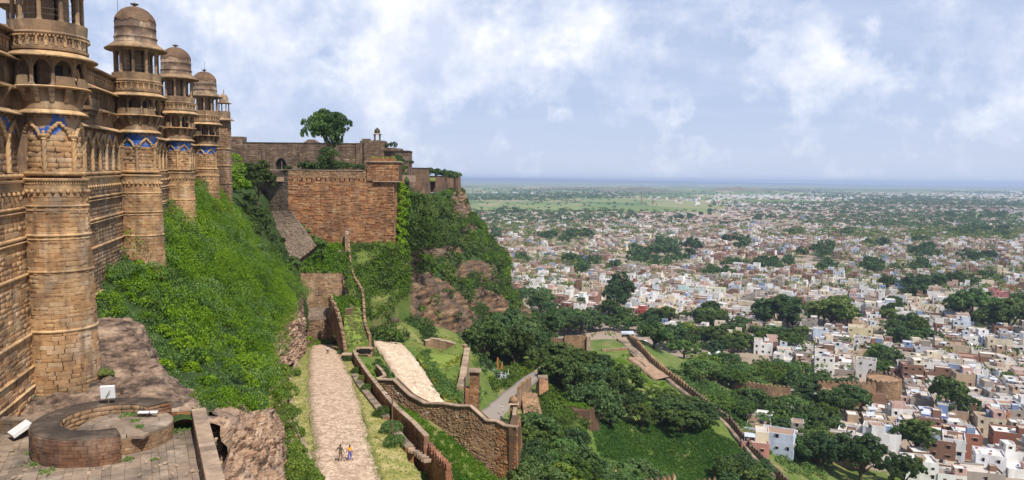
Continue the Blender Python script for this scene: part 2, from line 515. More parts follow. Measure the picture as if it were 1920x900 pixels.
def plain(name, c, rough=.7, spec=.3, metal=0.0, var=.12):
    m, t = mat(name)
    n = t.noise(pos(t), 2.5, 4)
    cc = t.mix(t.math('MULTIPLY', n, var * 2), c, tuple(x * .6 for x in c))
    p = finish(t, cc, rough, None, spec=spec)
    p.inputs['Metallic'].default_value = metal
    return m
ASPH = plain('grey_asphalt', (.27, .225, .19), .9, var=.3)
DARKIN = plain('painted_dark_opening', (.012, .011, .012), .6)  # near-black colour stands in for the shade inside openings
WHITEM = plain('white_painted_metal', (.66, .66, .65), .45, var=.25)
METAL = plain('grey_metal', (.16, .16, .17), .5, metal=.4)
RUST = plain('rusty_pole', (.13, .075, .05), .8)
BARK = plain('tree_bark', (.085, .06, .04), .95, var=.3)
BARKP = plain('pale_bark', (.26, .22, .18), .95, var=.3)
BLUECL = plain('blue_cloth', (.05, .12, .42), .8)
TINM = plain('tin_sheet', (.50, .54, .60), .5, var=.4)

def tile_mat(name='blue_glazed_tiles', th=.42):
    m, t = mat(name)
    p = pos(t)
    f = t.ramp(t.noise(t.mapping(p, (1, 1, .7)), .7, 5, .6), [(th, 0.0), (th + .03, 1.0)])
    g = t.noise(p, 3.0, 4)
    blue = t.mix(g, (.010, .040, .25), (.04, .14, .42))
    sto = t.mix(t.noise(p, 2.0, 5), (.20, .13, .08), (.40, .27, .16))
    c = t.mix(f, sto, blue)
    finish(t, c, t.math('SUBTRACT', .9, t.math('MULTIPLY', f, .5)), t.noise(p, 8, 3), .2, .04, spec=.4)
    return m
TILE = tile_mat()
TILE2 = tile_mat('broken_glazed_tiles', .53)

def house_mat():
    m, t = mat('house_wall_paint')
    p = pos(t)
    a = t.new('ShaderNodeAttribute', attribute_name='col')
    d = t.noise(t.mapping(p, (1, 1, .35)), .45, 5, .62)
    c = t.mix(t.ramp(d, [(.38, 0.0), (.72, .42)]), a.outputs['Color'], (.17, .145, .12))
    c = t.mix(t.ramp(t.noise(p, 2.5, 4), [(.5, 0.0), (.8, .22)]), c, (.08, .065, .055))
    finish(t, c, .88)
    return m
HOUSE = house_mat()

def plains_mat():
    m, t = mat('plain_fields')
    p = pos(t)
    v = t.new('ShaderNodeTexVoronoi'); v.inputs['Scale'].default_value = .0035
    t.l.new(t.mapping(p, (1, .45, 0)), v.inputs['Vector'])
    sp = t.new('ShaderNodeSeparateColor'); t.l.new(v.outputs['Color'], sp.inputs[0])
    big = t.noise(t.mapping(p, (.6, 1.4, 0)), .0005, 5, .55)
    f = t.math('ADD', t.math('MULTIPLY', sp.outputs[0], .4), t.math('MULTIPLY', big, .8))
    c = t.ramp(f, [(.25, (.05, .085, .03)), (.45, (.09, .145, .04)), (.6, (.16, .19, .065)), (.75, (.25, .22, .12)), (.9, (.24, .16, .11))])
    s2 = t.new('ShaderNodeSeparateXYZ'); t.l.new(p, s2.inputs[0])
    # the packed town stands on bare trodden earth out to about 2.4 km
    edge = t.math('ADD', s2.outputs[1], t.math('MULTIPLY', t.math('SUBTRACT', t.noise(p, .002, 4), .5), 900))
    town = t.ramp(t.math('DIVIDE', edge, 5000), [(.40, 1.0), (.47, 0.0)])
    tn = t.mix(t.noise(p, .03, 5), (.20, .155, .12), (.34, .27, .21))
    tn = t.mix(t.ramp(t.noise(p, .012, 4), [(.52, 0.0), (.62, .8)]), tn, (.08, .11, .035))
    c = t.mix(town, c, tn)
    finish(t, c, .95)
    return m
PLAINS = plains_mat()
TOWERST = stone_mat('weathered_tower_stone', [(.17, .105, .065), (.30, .19, .115), (.23, .14, .085)], stain=.5, streak=.65, joints=(.6, 1.3), pale=(.34, .25, .17), nscale=.7)
# ------------------------------------------------------------------ ground
GZ = -100.0
rng = np.random.default_rng(7)

def fbm(x, y, s, o=4, seed=0.0):
    """cheap smooth value made of turned sine sums, good enough for soft ground relief"""
    r = np.random.default_rng(int(seed * 10) + 3)
    out = np.zeros_like(x); amp = 1.0
    for k in range(o):
        for j in range(3):
            a = r.uniform(0, 2 * PI); f = s * 2 ** k * r.uniform(.7, 1.3)
            out += amp * np.sin((x * math.cos(a) + y * math.sin(a)) * f + r.uniform(0, 6.28)) / 3
        amp *= .55
    return out

def plain_sheet():
    # one sheet from below the fort to the horizon; rings of growing cells
    ys = np.concatenate([np.linspace(-400, 900, 27), np.geomspace(980, 32000, 46)])
    xs = np.concatenate([-np.geomspace(32000, 800, 30), np.linspace(-700, 1200, 39), np.geomspace(1350, 32000, 34)])
    X, Y = np.meshgrid(xs, ys, indexing='ij')
    Z = np.full_like(X, GZ)
    far = np.clip((Y - 3500) / 3000, 0, 1)
    Z += far * 3 * (fbm(X, Y, .0011, 3, 1))
    for (px, py, Yc, rx, ry, h) in [(1190, 352, 6800, 420, 300, 34), (1385, 352, 6900, 480, 320, 32), (1010, 352, 7400, 700, 300, 16), (1290, 352, 8200, 900, 400, 20),
                                    (900, 350, 8800, 800, 300, 20), (1500, 350, 9500, 600, 350, 16)]:
        c = P(px, py, Yc)
        Z += h * np.exp(-((X - c.x) / rx) ** 2 - ((Y - Yc) / ry) ** 2)
    G = np.stack([X, Y, Z], -1)
    # finer patch is not needed: hills get their own mounds below
    o = link('ground', grid_mesh('ground', np.ascontiguousarray(G[:, ::1]), PLAINS))
    tag(o, 'wide plain of fields and bare earth running out to the horizon', 'ground', kind='structure')
plain_sheet()

def far_hills():
    rr = random.Random(3)
    gm = ground_mat('far_hill_scrub', [(.06, .08, .04), (.12, .11, .06), (.19, .13, .09)], .004, 0, .02)
    bm = ground_mat('far_ridge', [(.045, .06, .045), (.06, .08, .05), (.09, .10, .06)], .002, 0, .02)
    # low brown mounds in the middle distance
    for k, (px, Yc, rx, ry, h) in enumerate([(1195, 6500, 520, 330, 46), (1385, 6700, 500, 330, 44), (1060, 6900, 600, 260, 26), (960, 7400, 560, 240, 24), (1500, 7600, 520, 260, 20)]):
        c = P(px, 350, Yc)
        n = 36
        u = np.linspace(-1, 1, n)
        U, V = np.meshgrid(u, u, indexing='ij')
        d = np.sqrt(U ** 2 + V ** 2)
        H = h * np.clip(1 - d, 0, 1) ** 1.1 * (1 + .35 * fbm(U * 6, V * 6, 1, 3, k + 2)) - 2
        G = np.stack([c.x + U * rx, Yc + V * ry, GZ + H], -1)
        o = link('hill', grid_mesh('hill', G, gm))
        tag(o, ['brown scrubby mound with a long flat back in the middle of the plain', 'rounded brown hillock on the plain right of the long mound', 'low brown rise left of the long mound on the plain',
                'faint low rise on the plain next to the cliff edge', 'low swelling of ground right of the rounded hillock'][k], 'hill', kind='structure')
    # long ridge on the skyline
    n = 150
    xs = np.linspace(-3000, 22000, n)
    prof = np.interp(xs, [-3000, 0, 5200, 9500, 14000, 22000], [60, 62, 52, 22, 10, 4]) + 7 * fbm(xs, xs * 0, .0012, 3, 4)
    rows = []
    for k, (dy, f) in enumerate([(-1500, 0), (-800, .6), (-300, .95), (0, 1), (900, 0.2)]):
        rows.append(np.stack([xs, 24000 + dy + 600 * np.sin(xs * .0004), GZ - 2 + 2 * prof * f], -1))
    o = link('distant_ridge', grid_mesh('distant_ridge', np.ascontiguousarray(np.stack(rows, 1)[:, ::-1]), bm))
    tag(o, 'long flat blue ridge along the skyline', 'ridge', kind='structure')
far_hills()

# ---- lower ward: a height field through surveyed points (pixel, pixel, distance)
CPS = [P(*c) for c in [
    (560, 900, 72), (600, 870, 76.3), (700, 870, 76.3), (640, 760, 97), (610, 700, 122), (605, 668, 158), (600, 645, 182), (720, 900, 72), (655, 690, 143), (690, 760, 106), (740, 820, 88), (790, 890, 77),
    (640, 655, 168), (560, 640, 180), (500, 660, 180), (540, 600, 210), (690, 650, 166), (700, 640, 172), (706, 648, 165), (764, 656, 165), (740, 700, 148), (800, 705, 150), (800, 756, 134), (832, 757, 135),
    (700, 745, 135), (720, 788, 118), (763, 815, 111), (820, 862, 106), (862, 900, 102), (900, 930, 103), (850, 915, 90), (800, 900, 82), (880, 915, 114), (940, 918, 119), (975, 900, 125),
    (800, 640, 178), (830, 655, 172), (870, 650, 172), (870, 700, 155), (800, 690, 160), (850, 745, 140), (880, 757, 143), (895, 755, 146), (760, 610, 180), (720, 610, 182), (860, 640, 200), (890, 660, 205),
    (860, 775, 140), (905, 790, 150), (930, 790, 150), (930, 740, 180), (965, 722, 195), (985, 712, 205), (1000, 703, 215), (1030, 685, 236), (1015, 700, 222), (900, 745, 165), (900, 725, 200), (945, 720, 205), (930, 700, 215),
    (905, 680, 232), (960, 680, 240), (1000, 670, 250), (940, 640, 262), (1010, 640, 275),
    (1010, 790, 165), (1020, 760, 180), (1030, 730, 205), (975, 850, 140), (990, 905, 136), (1060, 800, 180), (1108, 812, 188), (1090, 860, 172), (1080, 905, 160), (1130, 840, 180), (1190, 905, 176), (1150, 900, 168),
    (1030, 668, 260), (1100, 665, 262), (1120, 665, 272), (1180, 662, 285), (1170, 640, 300), (1190, 680, 272), (1250, 715, 258), (1200, 720, 252), (1130, 700, 250), (1110, 740, 232), (1180, 770, 232), (1260, 770, 232),
    (1200, 850, 205), (1300, 850, 207), (1400, 880, 198), (1300, 905, 190), (1450, 905, 194), (1350, 790, 226), (1290, 738, 250), (1240, 690, 272), (1190, 650, 290),
    (1210, 640, 310), (1300, 705, 300), (1380, 760, 268), (1450, 830, 235), (1500, 890, 214), (1530, 905, 214), (1350, 715, 320), (1250, 660, 330)]]
for (px, py) in [(1000, 600), (1100, 600), (1200, 610), (1150, 570), (1300, 650), (1400, 690), (1500, 720), (1600, 755), (1700, 760), (1480, 760), (1560, 830), (1600, 880), (1460, 800), (1700, 880), (1560, 720), (1400, 640), (1300, 600), (1050, 560)]:
    CPS.append(PZ(px, py, GZ + .2))
for x, y, z in [(-10, 40, -34), (20, 60, -46), (60, 110, -70), (30, 100, -58), (110, 160, -90), (150, 200, -99), (200, 150, -100), (120, 100, -97), (0, 30, -42), (250, 300, -100), (60, 40, -75), (-30, 230, -46), (-20, 300, -75), (-40, 400, -92), (30, 420, -99)]:
    CPS.append(Vector((x, y, z)))
CA = np.array([tuple(c) for c in CPS])
def _k(d): return d
_D = np.hypot(CA[:, None, 0] - CA[None, :, 0], CA[:, None, 1] - CA[None, :, 1])
_N = len(CA)
_A = np.zeros((_N + 3, _N + 3)); _A[:_N, :_N] = -_D - np.eye(_N) * 1.5
_A[:_N, _N] = 1; _A[:_N, _N + 1:] = CA[:, :2]; _A[_N, :_N] = 1; _A[_N + 1:, :_N] = CA[:, :2].T
_S = np.linalg.solve(_A, np.concatenate([CA[:, 2], np.zeros(3)]))
def ground_h(x, y):
    x = np.asarray(x, float); y = np.asarray(y, float)
    sh = x.shape; xf, yf = x.ravel(), y.ravel()
    d = np.hypot(xf[:, None] - CA[None, :, 0], yf[:, None] - CA[None, :, 1])
    z = -d @ _S[:_N] + _S[_N] + xf * _S[_N + 1] + yf * _S[_N + 2]
    return np.maximum(z, GZ - .4).reshape(sh)
def gh(x, y):
    return float(ground_h(np.array([x]), np.array([y]))[0])

HX0, HX1, HY0, HY1, HS = -72.0, 205.0, 30.0, 400.0, 2.0
_xs = np.arange(HX0, HX1 + .1, HS); _ys = np.arange(HY0, HY1 + .1, HS)
_X, _Y = np.meshgrid(_xs, _ys, indexing='ij')
_Z = ground_h(_X, _Y) + .18 * fbm(_X, _Y, .35, 3, 5)
_edge = np.minimum.reduce([(_X - HX0) / 12, (HX1 - _X) / 12, (HY1 - _Y) / 12, np.full_like(_X, 1.0)])
_Z = np.where(_edge < 1, GZ - 3 + (_Z - GZ + 3) * np.clip(_edge, 0, 1), _Z)
# ---- strips: roads, verges, paths follow a list of (left point, right point)
BURN = []
def strip(name, pairs, m, label, cat='road', n=10, lift=0.0, nu=6, thick=.0, kind='structure'):
    L = np.array([tuple(a) for a, b in pairs]); Rr = np.array([tuple(b) for a, b in pairs])
    t = np.linspace(0, len(pairs) - 1, (len(pairs) - 1) * n + 1)
    f = lambda A: np.stack([np.interp(t, range(len(A)), A[:, k]) for k in range(3)], -1)
    def smooth(A):
        for _ in range(n):
            B = A.copy(); B[1:-1] = (A[:-2] + 2 * A[1:-1] + A[2:]) / 4; A = B
        return A
    A, B = smooth(f(L)), smooth(f(Rr))
    rj = np.random.default_rng(len(A)); dr = (B - A) / np.linalg.norm(B - A, axis=1, keepdims=True)
    A = A + dr * rj.normal(0, .14, (len(A), 1)); B = B + dr * rj.normal(0, .14, (len(B), 1))
    u = np.linspace(0, 1, nu)
    G = A[:, None] * (1 - u)[None, :, None] + B[:, None] * u[None, :, None]
    G[:, :, 2] += lift
    down = G.copy()[:, [0]]; down[:, :, 2] -= 1.5
    down2 = G.copy()[:, [-1]]; down2[:, :, 2] -= 1.5
    G = np.concatenate([down, G, down2], 1)
    BURN.append(G[:, 1:-1].reshape(-1, 3))
    o = link(name, grid_mesh(name, G, m, smooth=False))
    tag(o, label, cat, kind=kind)
    return o, G

def roadz(Y):
    return -30 - .1136 * (Y - 76)
def onroad(px, Y, dz=0.0):
    z = roadz(Y) + dz
    q = P(px, 450, Y)              # x for that column at depth Y, then settle on the road height
    for _ in range(4):
        py = proj((q.x, Y, z))[1]
        q = P(px, py, Y)
    return Vector((q.x, Y, z))
# left and right edge of the paved road at given distances (photo columns)
RD = [(60, 586, 738), (68, 589, 712), (76, 591, 699), (84, 585, 688), (95, 580, 681), (110, 578, 668), (128, 577, 656), (145, 578, 644), (160, 580, 634), (172, 583, 629), (180, 590, 626), (184, 600, 620)]
RD0 = [(46, 588, 810), (53, 587, 765)]
ALLRD = RD0 + RD
road1, _g = strip('road', [(onroad(a, y, .16), onroad(b, y, .16)) for y, a, b in ALLRD], COBBLE, 'pale cobbled road climbing towards the palace below the green slope', 'road', n=6)
VL = [(46, 545), (60, 560), (76, 572), (95, 548), (110, 543), (128, 546), (145, 556), (160, 570), (176, 578)]
def rl(Y): return float(np.interp(Y, [r[0] for r in ALLRD], [r[1] for r in ALLRD]))
def rr_(Y): return float(np.interp(Y, [r[0] for r in ALLRD], [r[2] for r in ALLRD]))
strip('verge', [(onroad(a, y, .1), onroad(rl(y) + 1, y, .1)) for y, a in VL], VERGE, 'dry grass verge along the left side of the cobbled road', 'verge', n=5)
VR = [(46, 900), (60, 822), (70, 782), (76, 762), (84, 738), (95, 720), (110, 700), (128, 680), (145, 662), (160, 645), (172, 638), (178, 634)]
strip('verge', [(onroad(rr_(y) - 1, y, .1), onroad(a, y, .1)) for y, a in VR], VERGE, 'rough grass verge with bushes between cobbled road and parapet wall', 'verge', n=5)

R2 = [((700, 640, 170), (745, 641, 174)), ((706, 650, 164), (764, 656, 165)), ((722, 672, 157), (782, 678, 157)), ((738, 700, 148), (800, 705, 149)), ((756, 724, 141), (816, 733, 141)), ((770, 748, 136), (834, 759, 134.5)), ((812, 775, 130), (868, 775, 138)), ((880, 800, 138), (902, 785, 148))]
strip('lower_road', [(P(*a) + Vector((0, 0, .25)), P(*b) + Vector((0, 0, .25))) for a, b in R2], COBBLE2, 'pale cobbled lower road curving behind the great retaining wall', 'road', n=6)
R3 = [((870, 800, 143), (905, 835, 138)), ((898, 777, 151), (930, 795, 149)), ((930, 749, 170), (955, 764, 167)), ((964, 722, 191), (992, 728, 187)), ((985, 706, 207), (1008, 706, 207)), ((1003, 697, 218), (1024, 693, 226)), ((1025, 683, 238), (1034, 684, 238))]
strip('gate_road', [(P(*a) + Vector((0, 0, .3)), P(*b) + Vector((0, 0, .3))) for a, b in R3], ASPH, 'grey road running down past the tin roofed shed under the cliff', 'road', n=6)
PT = [((1176, 672, 277), (1200, 670, 277)), ((1200, 690, 268), (1225, 688, 268)), ((1228, 714, 257), (1254, 708, 258))]
strip('dirt_path', [(P(*a) + Vector((0, 0, .35)), P(*b) + Vector((0, 0, .35))) for a, b in PT], DIRT, 'bare brown dirt path through the grass beside the long battlemented wall', 'path', n=6)

# the earth is cut down under every strip so that it never pokes through
for Gb in BURN:
    for q in Gb:
        i0 = int((q[0] - HX0) / HS); j0 = int((q[1] - HY0) / HS)
        for i in range(i0 - 1, i0 + 3):
            for j in range(j0 - 1, j0 + 3):
                if 0 <= i < _Z.shape[0] and 0 <= j < _Z.shape[1] and _Z[i, j] > q[2] - .35:
                    if abs(_xs[i] - q[0]) < 3.2 and abs(_ys[j] - q[1]) < 3.2:
                        _Z[i, j] = q[2] - .35
hill_ground = link('fort_hillside_ground', grid_mesh('fort_hillside_ground', np.stack([_X, _Y, _Z], -1), EARTHG))
tag(hill_ground, 'grassy earth falling from the fort road to the edge of the town', 'hillside', kind='structure')

# ---- lofted hillsides
def loft(name, secs, m, nu, nv, amp, fs, label, cat='hillside', seed=0.0, lay=0.0, edge=True, rockmask=None, mat2=None):
    A = np.array([[tuple(p) for p in s] for s in secs], float)
    S, K = A.shape[:2]
    # arc-length resample down each section
    ts = np.linspace(0, S - 1, nu)
    def ip(arr, t, n):
        return np.stack([np.interp(t, range(n), arr[:, k]) for k in range(3)], -1)
    rows = np.stack([ip(A[:, k], ts, S) for k in range(K)], 1)          # nu,K,3
    tk = np.linspace(0, K - 1, nv)
    G = np.stack([ip(rows[i], tk, K) for i in range(nu)], 0)            # nu,nv,3
    du = np.gradient(G, axis=0); dv = np.gradient(G, axis=1)
    N = np.cross(dv, du); N /= np.linalg.norm(N, axis=-1, keepdims=True) + 1e-9
    D = np.zeros((nu, nv))
    for i in range(nu):
        for j in range(nv):
            p = Vector(G[i, j]) * fs + Vector((seed, 0, 0))
            d = noise.fractal(p, .9, 2.1, 5)
            if lay:
                z = G[i, j, 2] + 2.0 * d + .08 * G[i, j, 0]
                d += lay * (abs((z * .45) % 1.0 - .5) * 2 - .5) + lay * .6 * (abs((z * 1.3) % 1.0 - .5) * 2 - .5)
            D[i, j] = d
    w = np.ones((nu, nv))
    if edge:
        w *= np.clip(np.minimum(np.arange(nv), 99)[None, :] / 2.0, .15, 1)
    G = G + N * (D * amp * w)[..., None]
    o = link(name, grid_mesh(name, G, m))
    tag(o, label, cat, kind='structure')
    return o, G

SLX = lambda Y: -19.8 - .289 * Y
# green slope under the palace: facade foot -> lip of the road cliff
LIP = {40: (400, 905, 38), 48: (402, 790, 49), 62: (470, 775, 60), 75: (508, 762, 72), 95: (502, 705, 94), 115: (508, 648, 114), 135: (528, 602, 134), 150: (552, 570, 150), 160: (562, 555, 158)}
FOOT = {66: -12.5, 75: -9.6, 80: -9.0, 95: -7.2, 108: -5.2, 122: -3.8, 135: -2.6, 150: -4.5, 160: -6.0}
def slope_sec(Yf, zf, lip, foot, bulge):
    a = Vector((SLX(Yf) - 1.0, Yf, zf + .5)); b = P(*lip)
    out = []
    for k in range(7):
        t = k / 6
        q = a.lerp(b, t)
        q.z += bulge * math.sin(PI * t)
        out.append(q)
    f = foot
    m1 = b.lerp(f, .3); m1.z = b.z + (f.z - b.z) * .38; m2 = b.lerp(f, .62); m2.z = b.z + (f.z - b.z) * .72
    return out + [m1, m2, f, f + Vector((.4, 0, -3))]
def rf(px, Y, dz=-.3): return onroad(px, Y, dz)
SLS = [slope_sec(46, -17.2, (408, 800, 45), P(470, 1010, 44), .0),
       slope_sec(58, -15.5, (452, 782, 56), P(560, 1000, 54), .3),
       slope_sec(67, -11.6, (498, 766, 68), rf(556, 66), .8),
       slope_sec(79, -7.8, (505, 735, 82), rf(560, 80), 1.2),
       slope_sec(95, -5.9, (505, 700, 97), rf(545, 97), 1.5),
       slope_sec(110, -3.7, (512, 645, 114), rf(522, 118), 1.8),
       slope_sec(124, -2.4, (530, 600, 132), rf(505, 140), 1.6),
       slope_sec(138, -1.2, (548, 572, 146), rf(540, 156), 1.2),
       slope_sec(150, -5.0, (562, 556, 156), rf(570, 170), .6),
       slope_sec(160, -13.0, (560, 560, 166), rf(570, 178), -1.0)]
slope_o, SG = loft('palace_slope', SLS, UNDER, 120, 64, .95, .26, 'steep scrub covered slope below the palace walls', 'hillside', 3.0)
# bare rock shows on the cliff part: second material on the lower rows
slope_o.data.materials.append(ROCK)
_nv = 63
mi = np.zeros(119 * 63, np.int32).reshape(119, 63)
mi[:, 38:] = 1
mi[:22, 34:] = 1
slope_o.data.polygons.foreach_set('material_index', mi.ravel())

def cliff(name, secs, nu, nv, amp, label, seed, m=ROCK, lay=1.3, fs=.5, cat='cliff'):
    return loft(name, secs, m, nu, nv, amp, fs, label, cat, seed, lay)
# pale layered rock face under the terrace parapet
cliff('rock_face', [[P(388, 790, 46.5), P(400, 830, 46), P(415, 880, 45), P(430, 960, 44), P(440, 1100, 43)],
                    [P(430, 782, 50), P(440, 800, 49), P(452, 850, 48), P(468, 930, 46), P(470, 1080, 45)],
                    [P(470, 772, 55), P(482, 800, 54), P(492, 850, 52), P(500, 920, 50), P(505, 1060, 49)],
                    [P(500, 768, 61), P(515, 800, 59.5), P(520, 850, 58), P(528, 910, 56), P(530, 1000, 55)],
                    [P(512, 770, 66), P(524, 800, 66), P(530, 850, 64), P(534, 900, 62), P(536, 960, 60)],
                    [P(506, 775, 72), P(520, 800, 72), P(530, 840, 71), P(540, 880, 70), P(545, 940, 68)]], 130, 110, .36, 'pale layered rock face below the terrace parapet', 11.0)
# tall rock wall left of the far end of the road
cliff('rock_bluff', [[P(500, 640, 118), P(503, 655, 118), P(507, 670, 117.5), P(512, 684, 117), P(515, 700, 117)],
                     [P(512, 600, 132), P(515, 628, 131), P(520, 652, 130), P(524, 672, 129), P(527, 690, 129)],
                     [P(532, 572, 143), P(536, 604, 142), P(541, 634, 141), P(544, 660, 140), P(546, 682, 139)],
                     [P(552, 556, 152), P(557, 590, 152), P(560, 620, 151), P(563, 648, 150), P(565, 668, 150)],
                     [P(563, 552, 160), P(568, 590, 161), P(571, 620, 162), P(572, 645, 162), P(573, 658, 163)],
                     [P(556, 560, 172), P(560, 590, 174), P(564, 620, 176), P(567, 640, 178), P(570, 652, 178)]], 110, 80, .6, 'layered reddish rock bluff beside the far bend of the road', 21.0)

# right hand cliff of the fort hill
CL = [[(738, 300, 203), (741, 350, 200), (745, 400, 197), (746, 450, 193), (738, 480, 190), (728, 520, 186), (712, 560, 182), (700, 600, 178), (694, 630, 172), (690, 655, 168)],
      [(764, 360, 236), (774, 378, 232), (782, 404, 226), (786, 440, 219), (778, 480, 211), (772, 520, 203), (764, 545, 195), (752, 580, 188), (742, 615, 182), (735, 650, 172)],
      [(798, 364, 278), (812, 384, 272), (822, 420, 262), (828, 460, 252), (825, 500, 240), (820, 530, 226), (812, 560, 213), (808, 595, 204), (804, 625, 198), (800, 650, 186)],
      [(834, 356, 314), (848, 378, 309), (862, 412, 300), (876, 455, 290), (878, 490, 274), (872, 525, 256), (868, 560, 240), (872, 600, 228), (880, 640, 220), (884, 690, 208)],
      [(864, 350, 350), (870, 372, 346), (880, 405, 336), (915, 455, 324), (932, 490, 310), (930, 520, 292), (905, 560, 270), (905, 600, 258), (905, 640, 250), (905, 690, 236)],
      [(858, 352, 395), (868, 372, 392), (884, 412, 380), (930, 465, 366), (952, 492, 352), (946, 530, 336), (955, 560, 316), (962, 600, 300), (975, 640, 284), (990, 668, 264)],
      [(840, 335, 450), (850, 370, 440), (870, 420, 430), (905, 470, 410), (930, 500, 400), (935, 535, 390), (975, 560, 372), (1000, 590, 352), (1020, 615, 334), (1035, 640, 310)]]
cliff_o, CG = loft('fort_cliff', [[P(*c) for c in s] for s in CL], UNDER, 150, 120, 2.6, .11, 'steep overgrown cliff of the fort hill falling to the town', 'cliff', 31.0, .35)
cliff_o.data.materials.append(CROCK); cliff_o.data.materials.append(CROCK)
ROCKPIX = []
def cliff_rock():
    nu, nv = CG.shape[0] - 1, CG.shape[1] - 1
    C = (CG[:-1, :-1] + CG[1:, 1:]) / 2
    mi = np.zeros((nu, nv), np.int32)
    rk = [(760, 480, 36, 24, 1), (775, 550, 55, 42, 1), (720, 590, 50, 32, 1), (830, 560, 36, 30, 1), (850, 600, 45, 60, 2), (890, 505, 40, 16, 1), (935, 590, 20, 42, 1), (868, 380, 24, 30, 1), (920, 520, 22, 16, 1),
          (815, 470, 18, 14, 1), (800, 585, 60, 45, 1), (905, 620, 30, 30, 2), (985, 585, 14, 20, 1), (845, 470, 22, 10, 1), (862, 520, 20, 12, 1), (880, 430, 14, 10, 1), (735, 470, 20, 10, 1), (905, 560, 18, 20, 2), (800, 520, 16, 10, 1)]
    for i in range(nu):
        for j in range(nv):
            x, y = proj(C[i, j])
            w = noise.fractal(Vector(C[i, j]) * .16, 1, 2, 4) * .55
            for (a, b, rx, ry, k) in rk:
                if k and ((x - a) / rx) ** 2 + ((y - b) / ry) ** 2 + w < 1:
                    mi[i, j] = k
    cliff_o.data.polygons.foreach_set('material_index', mi.ravel())
    return mi
CMI = cliff_rock()
# plateau top behind the cliff rim
strip('fort_plateau', [(P(420, 322, 204), P(742, 319, 202)), (P(420, 320, 240), P(755, 324, 244)), (P(500, 324, 300), P(772, 334, 306)), (P(600, 324, 350), P(842, 334, 352)), (P(600, 326, 430), P(850, 334, 430))], GRASSG, 'grassy top of the fort hill behind the rear wall', 'plateau', n=5, nu=12)
cliff('gully_slope', [[P(395, 372, 152), P(430, 378, 156), P(470, 430, 158), P(520, 500, 160), P(560, 560, 166), P(575, 620, 172)],
                      [P(395, 340, 172), P(450, 362, 172), P(486, 402, 174), P(530, 470, 174), P(565, 540, 176), P(580, 600, 178)],
                      [P(395, 322, 196), P(450, 328, 196), P(492, 352, 195), P(520, 420, 194), P(560, 490, 190), P(590, 600, 186)],
                      [P(395, 318, 215), P(450, 322, 215), P(500, 330, 210), P(540, 420, 204), P(580, 500, 200), P(600, 600, 194)]], 50, 50, .7, 'overgrown gully between the palace slope and the bastion', 41.0, m=UNDER, cat='slope', lay=.3)
# ------------------------------------------------------------------ masonry
def stone_mesh(name, m, ch=.06, sx=.02, sz=.05):
    """one dressed block: back open, chamfered face. x = length 1, z = height 1, y = outwards 1"""
    o, i = .5, .5
    vs = [(-.5, 0, -.5), (.5, 0, -.5), (.5, 0, .5), (-.5, 0, .5),
          (-.5, 1 - ch * 3, -.5), (.5, 1 - ch * 3, -.5), (.5, 1 - ch * 3, .5), (-.5, 1 - ch * 3, .5),
          (-.5 + sx, 1, -.5 + sz), (.5 - sx, 1, -.5 + sz), (.5 - sx, 1, .5 - sz), (-.5 + sx, 1, .5 - sz)]
    fs = [(8, 9, 10, 11), (4, 5, 9, 8), (5, 6, 10, 9), (6, 7, 11, 10), (7, 4, 8, 11), (0, 1, 5, 4), (1, 2, 6, 5), (2, 3, 7, 6), (3, 0, 4, 7)]
    return vs, fs
_SV, _SF = stone_mesh('', None)
_SVN = np.array(_SV)
STONE_CACHE = {}
def shared_stone(m, name='stone'):
    k = (m.name, name)
    if k not in STONE_CACHE:
        me = bpy.data.meshes.new(name)
        me.from_pydata(_SV, [], _SF)
        me.materials.append(m); me.update()
        STONE_CACHE[k] = me
    return STONE_CACHE[k]

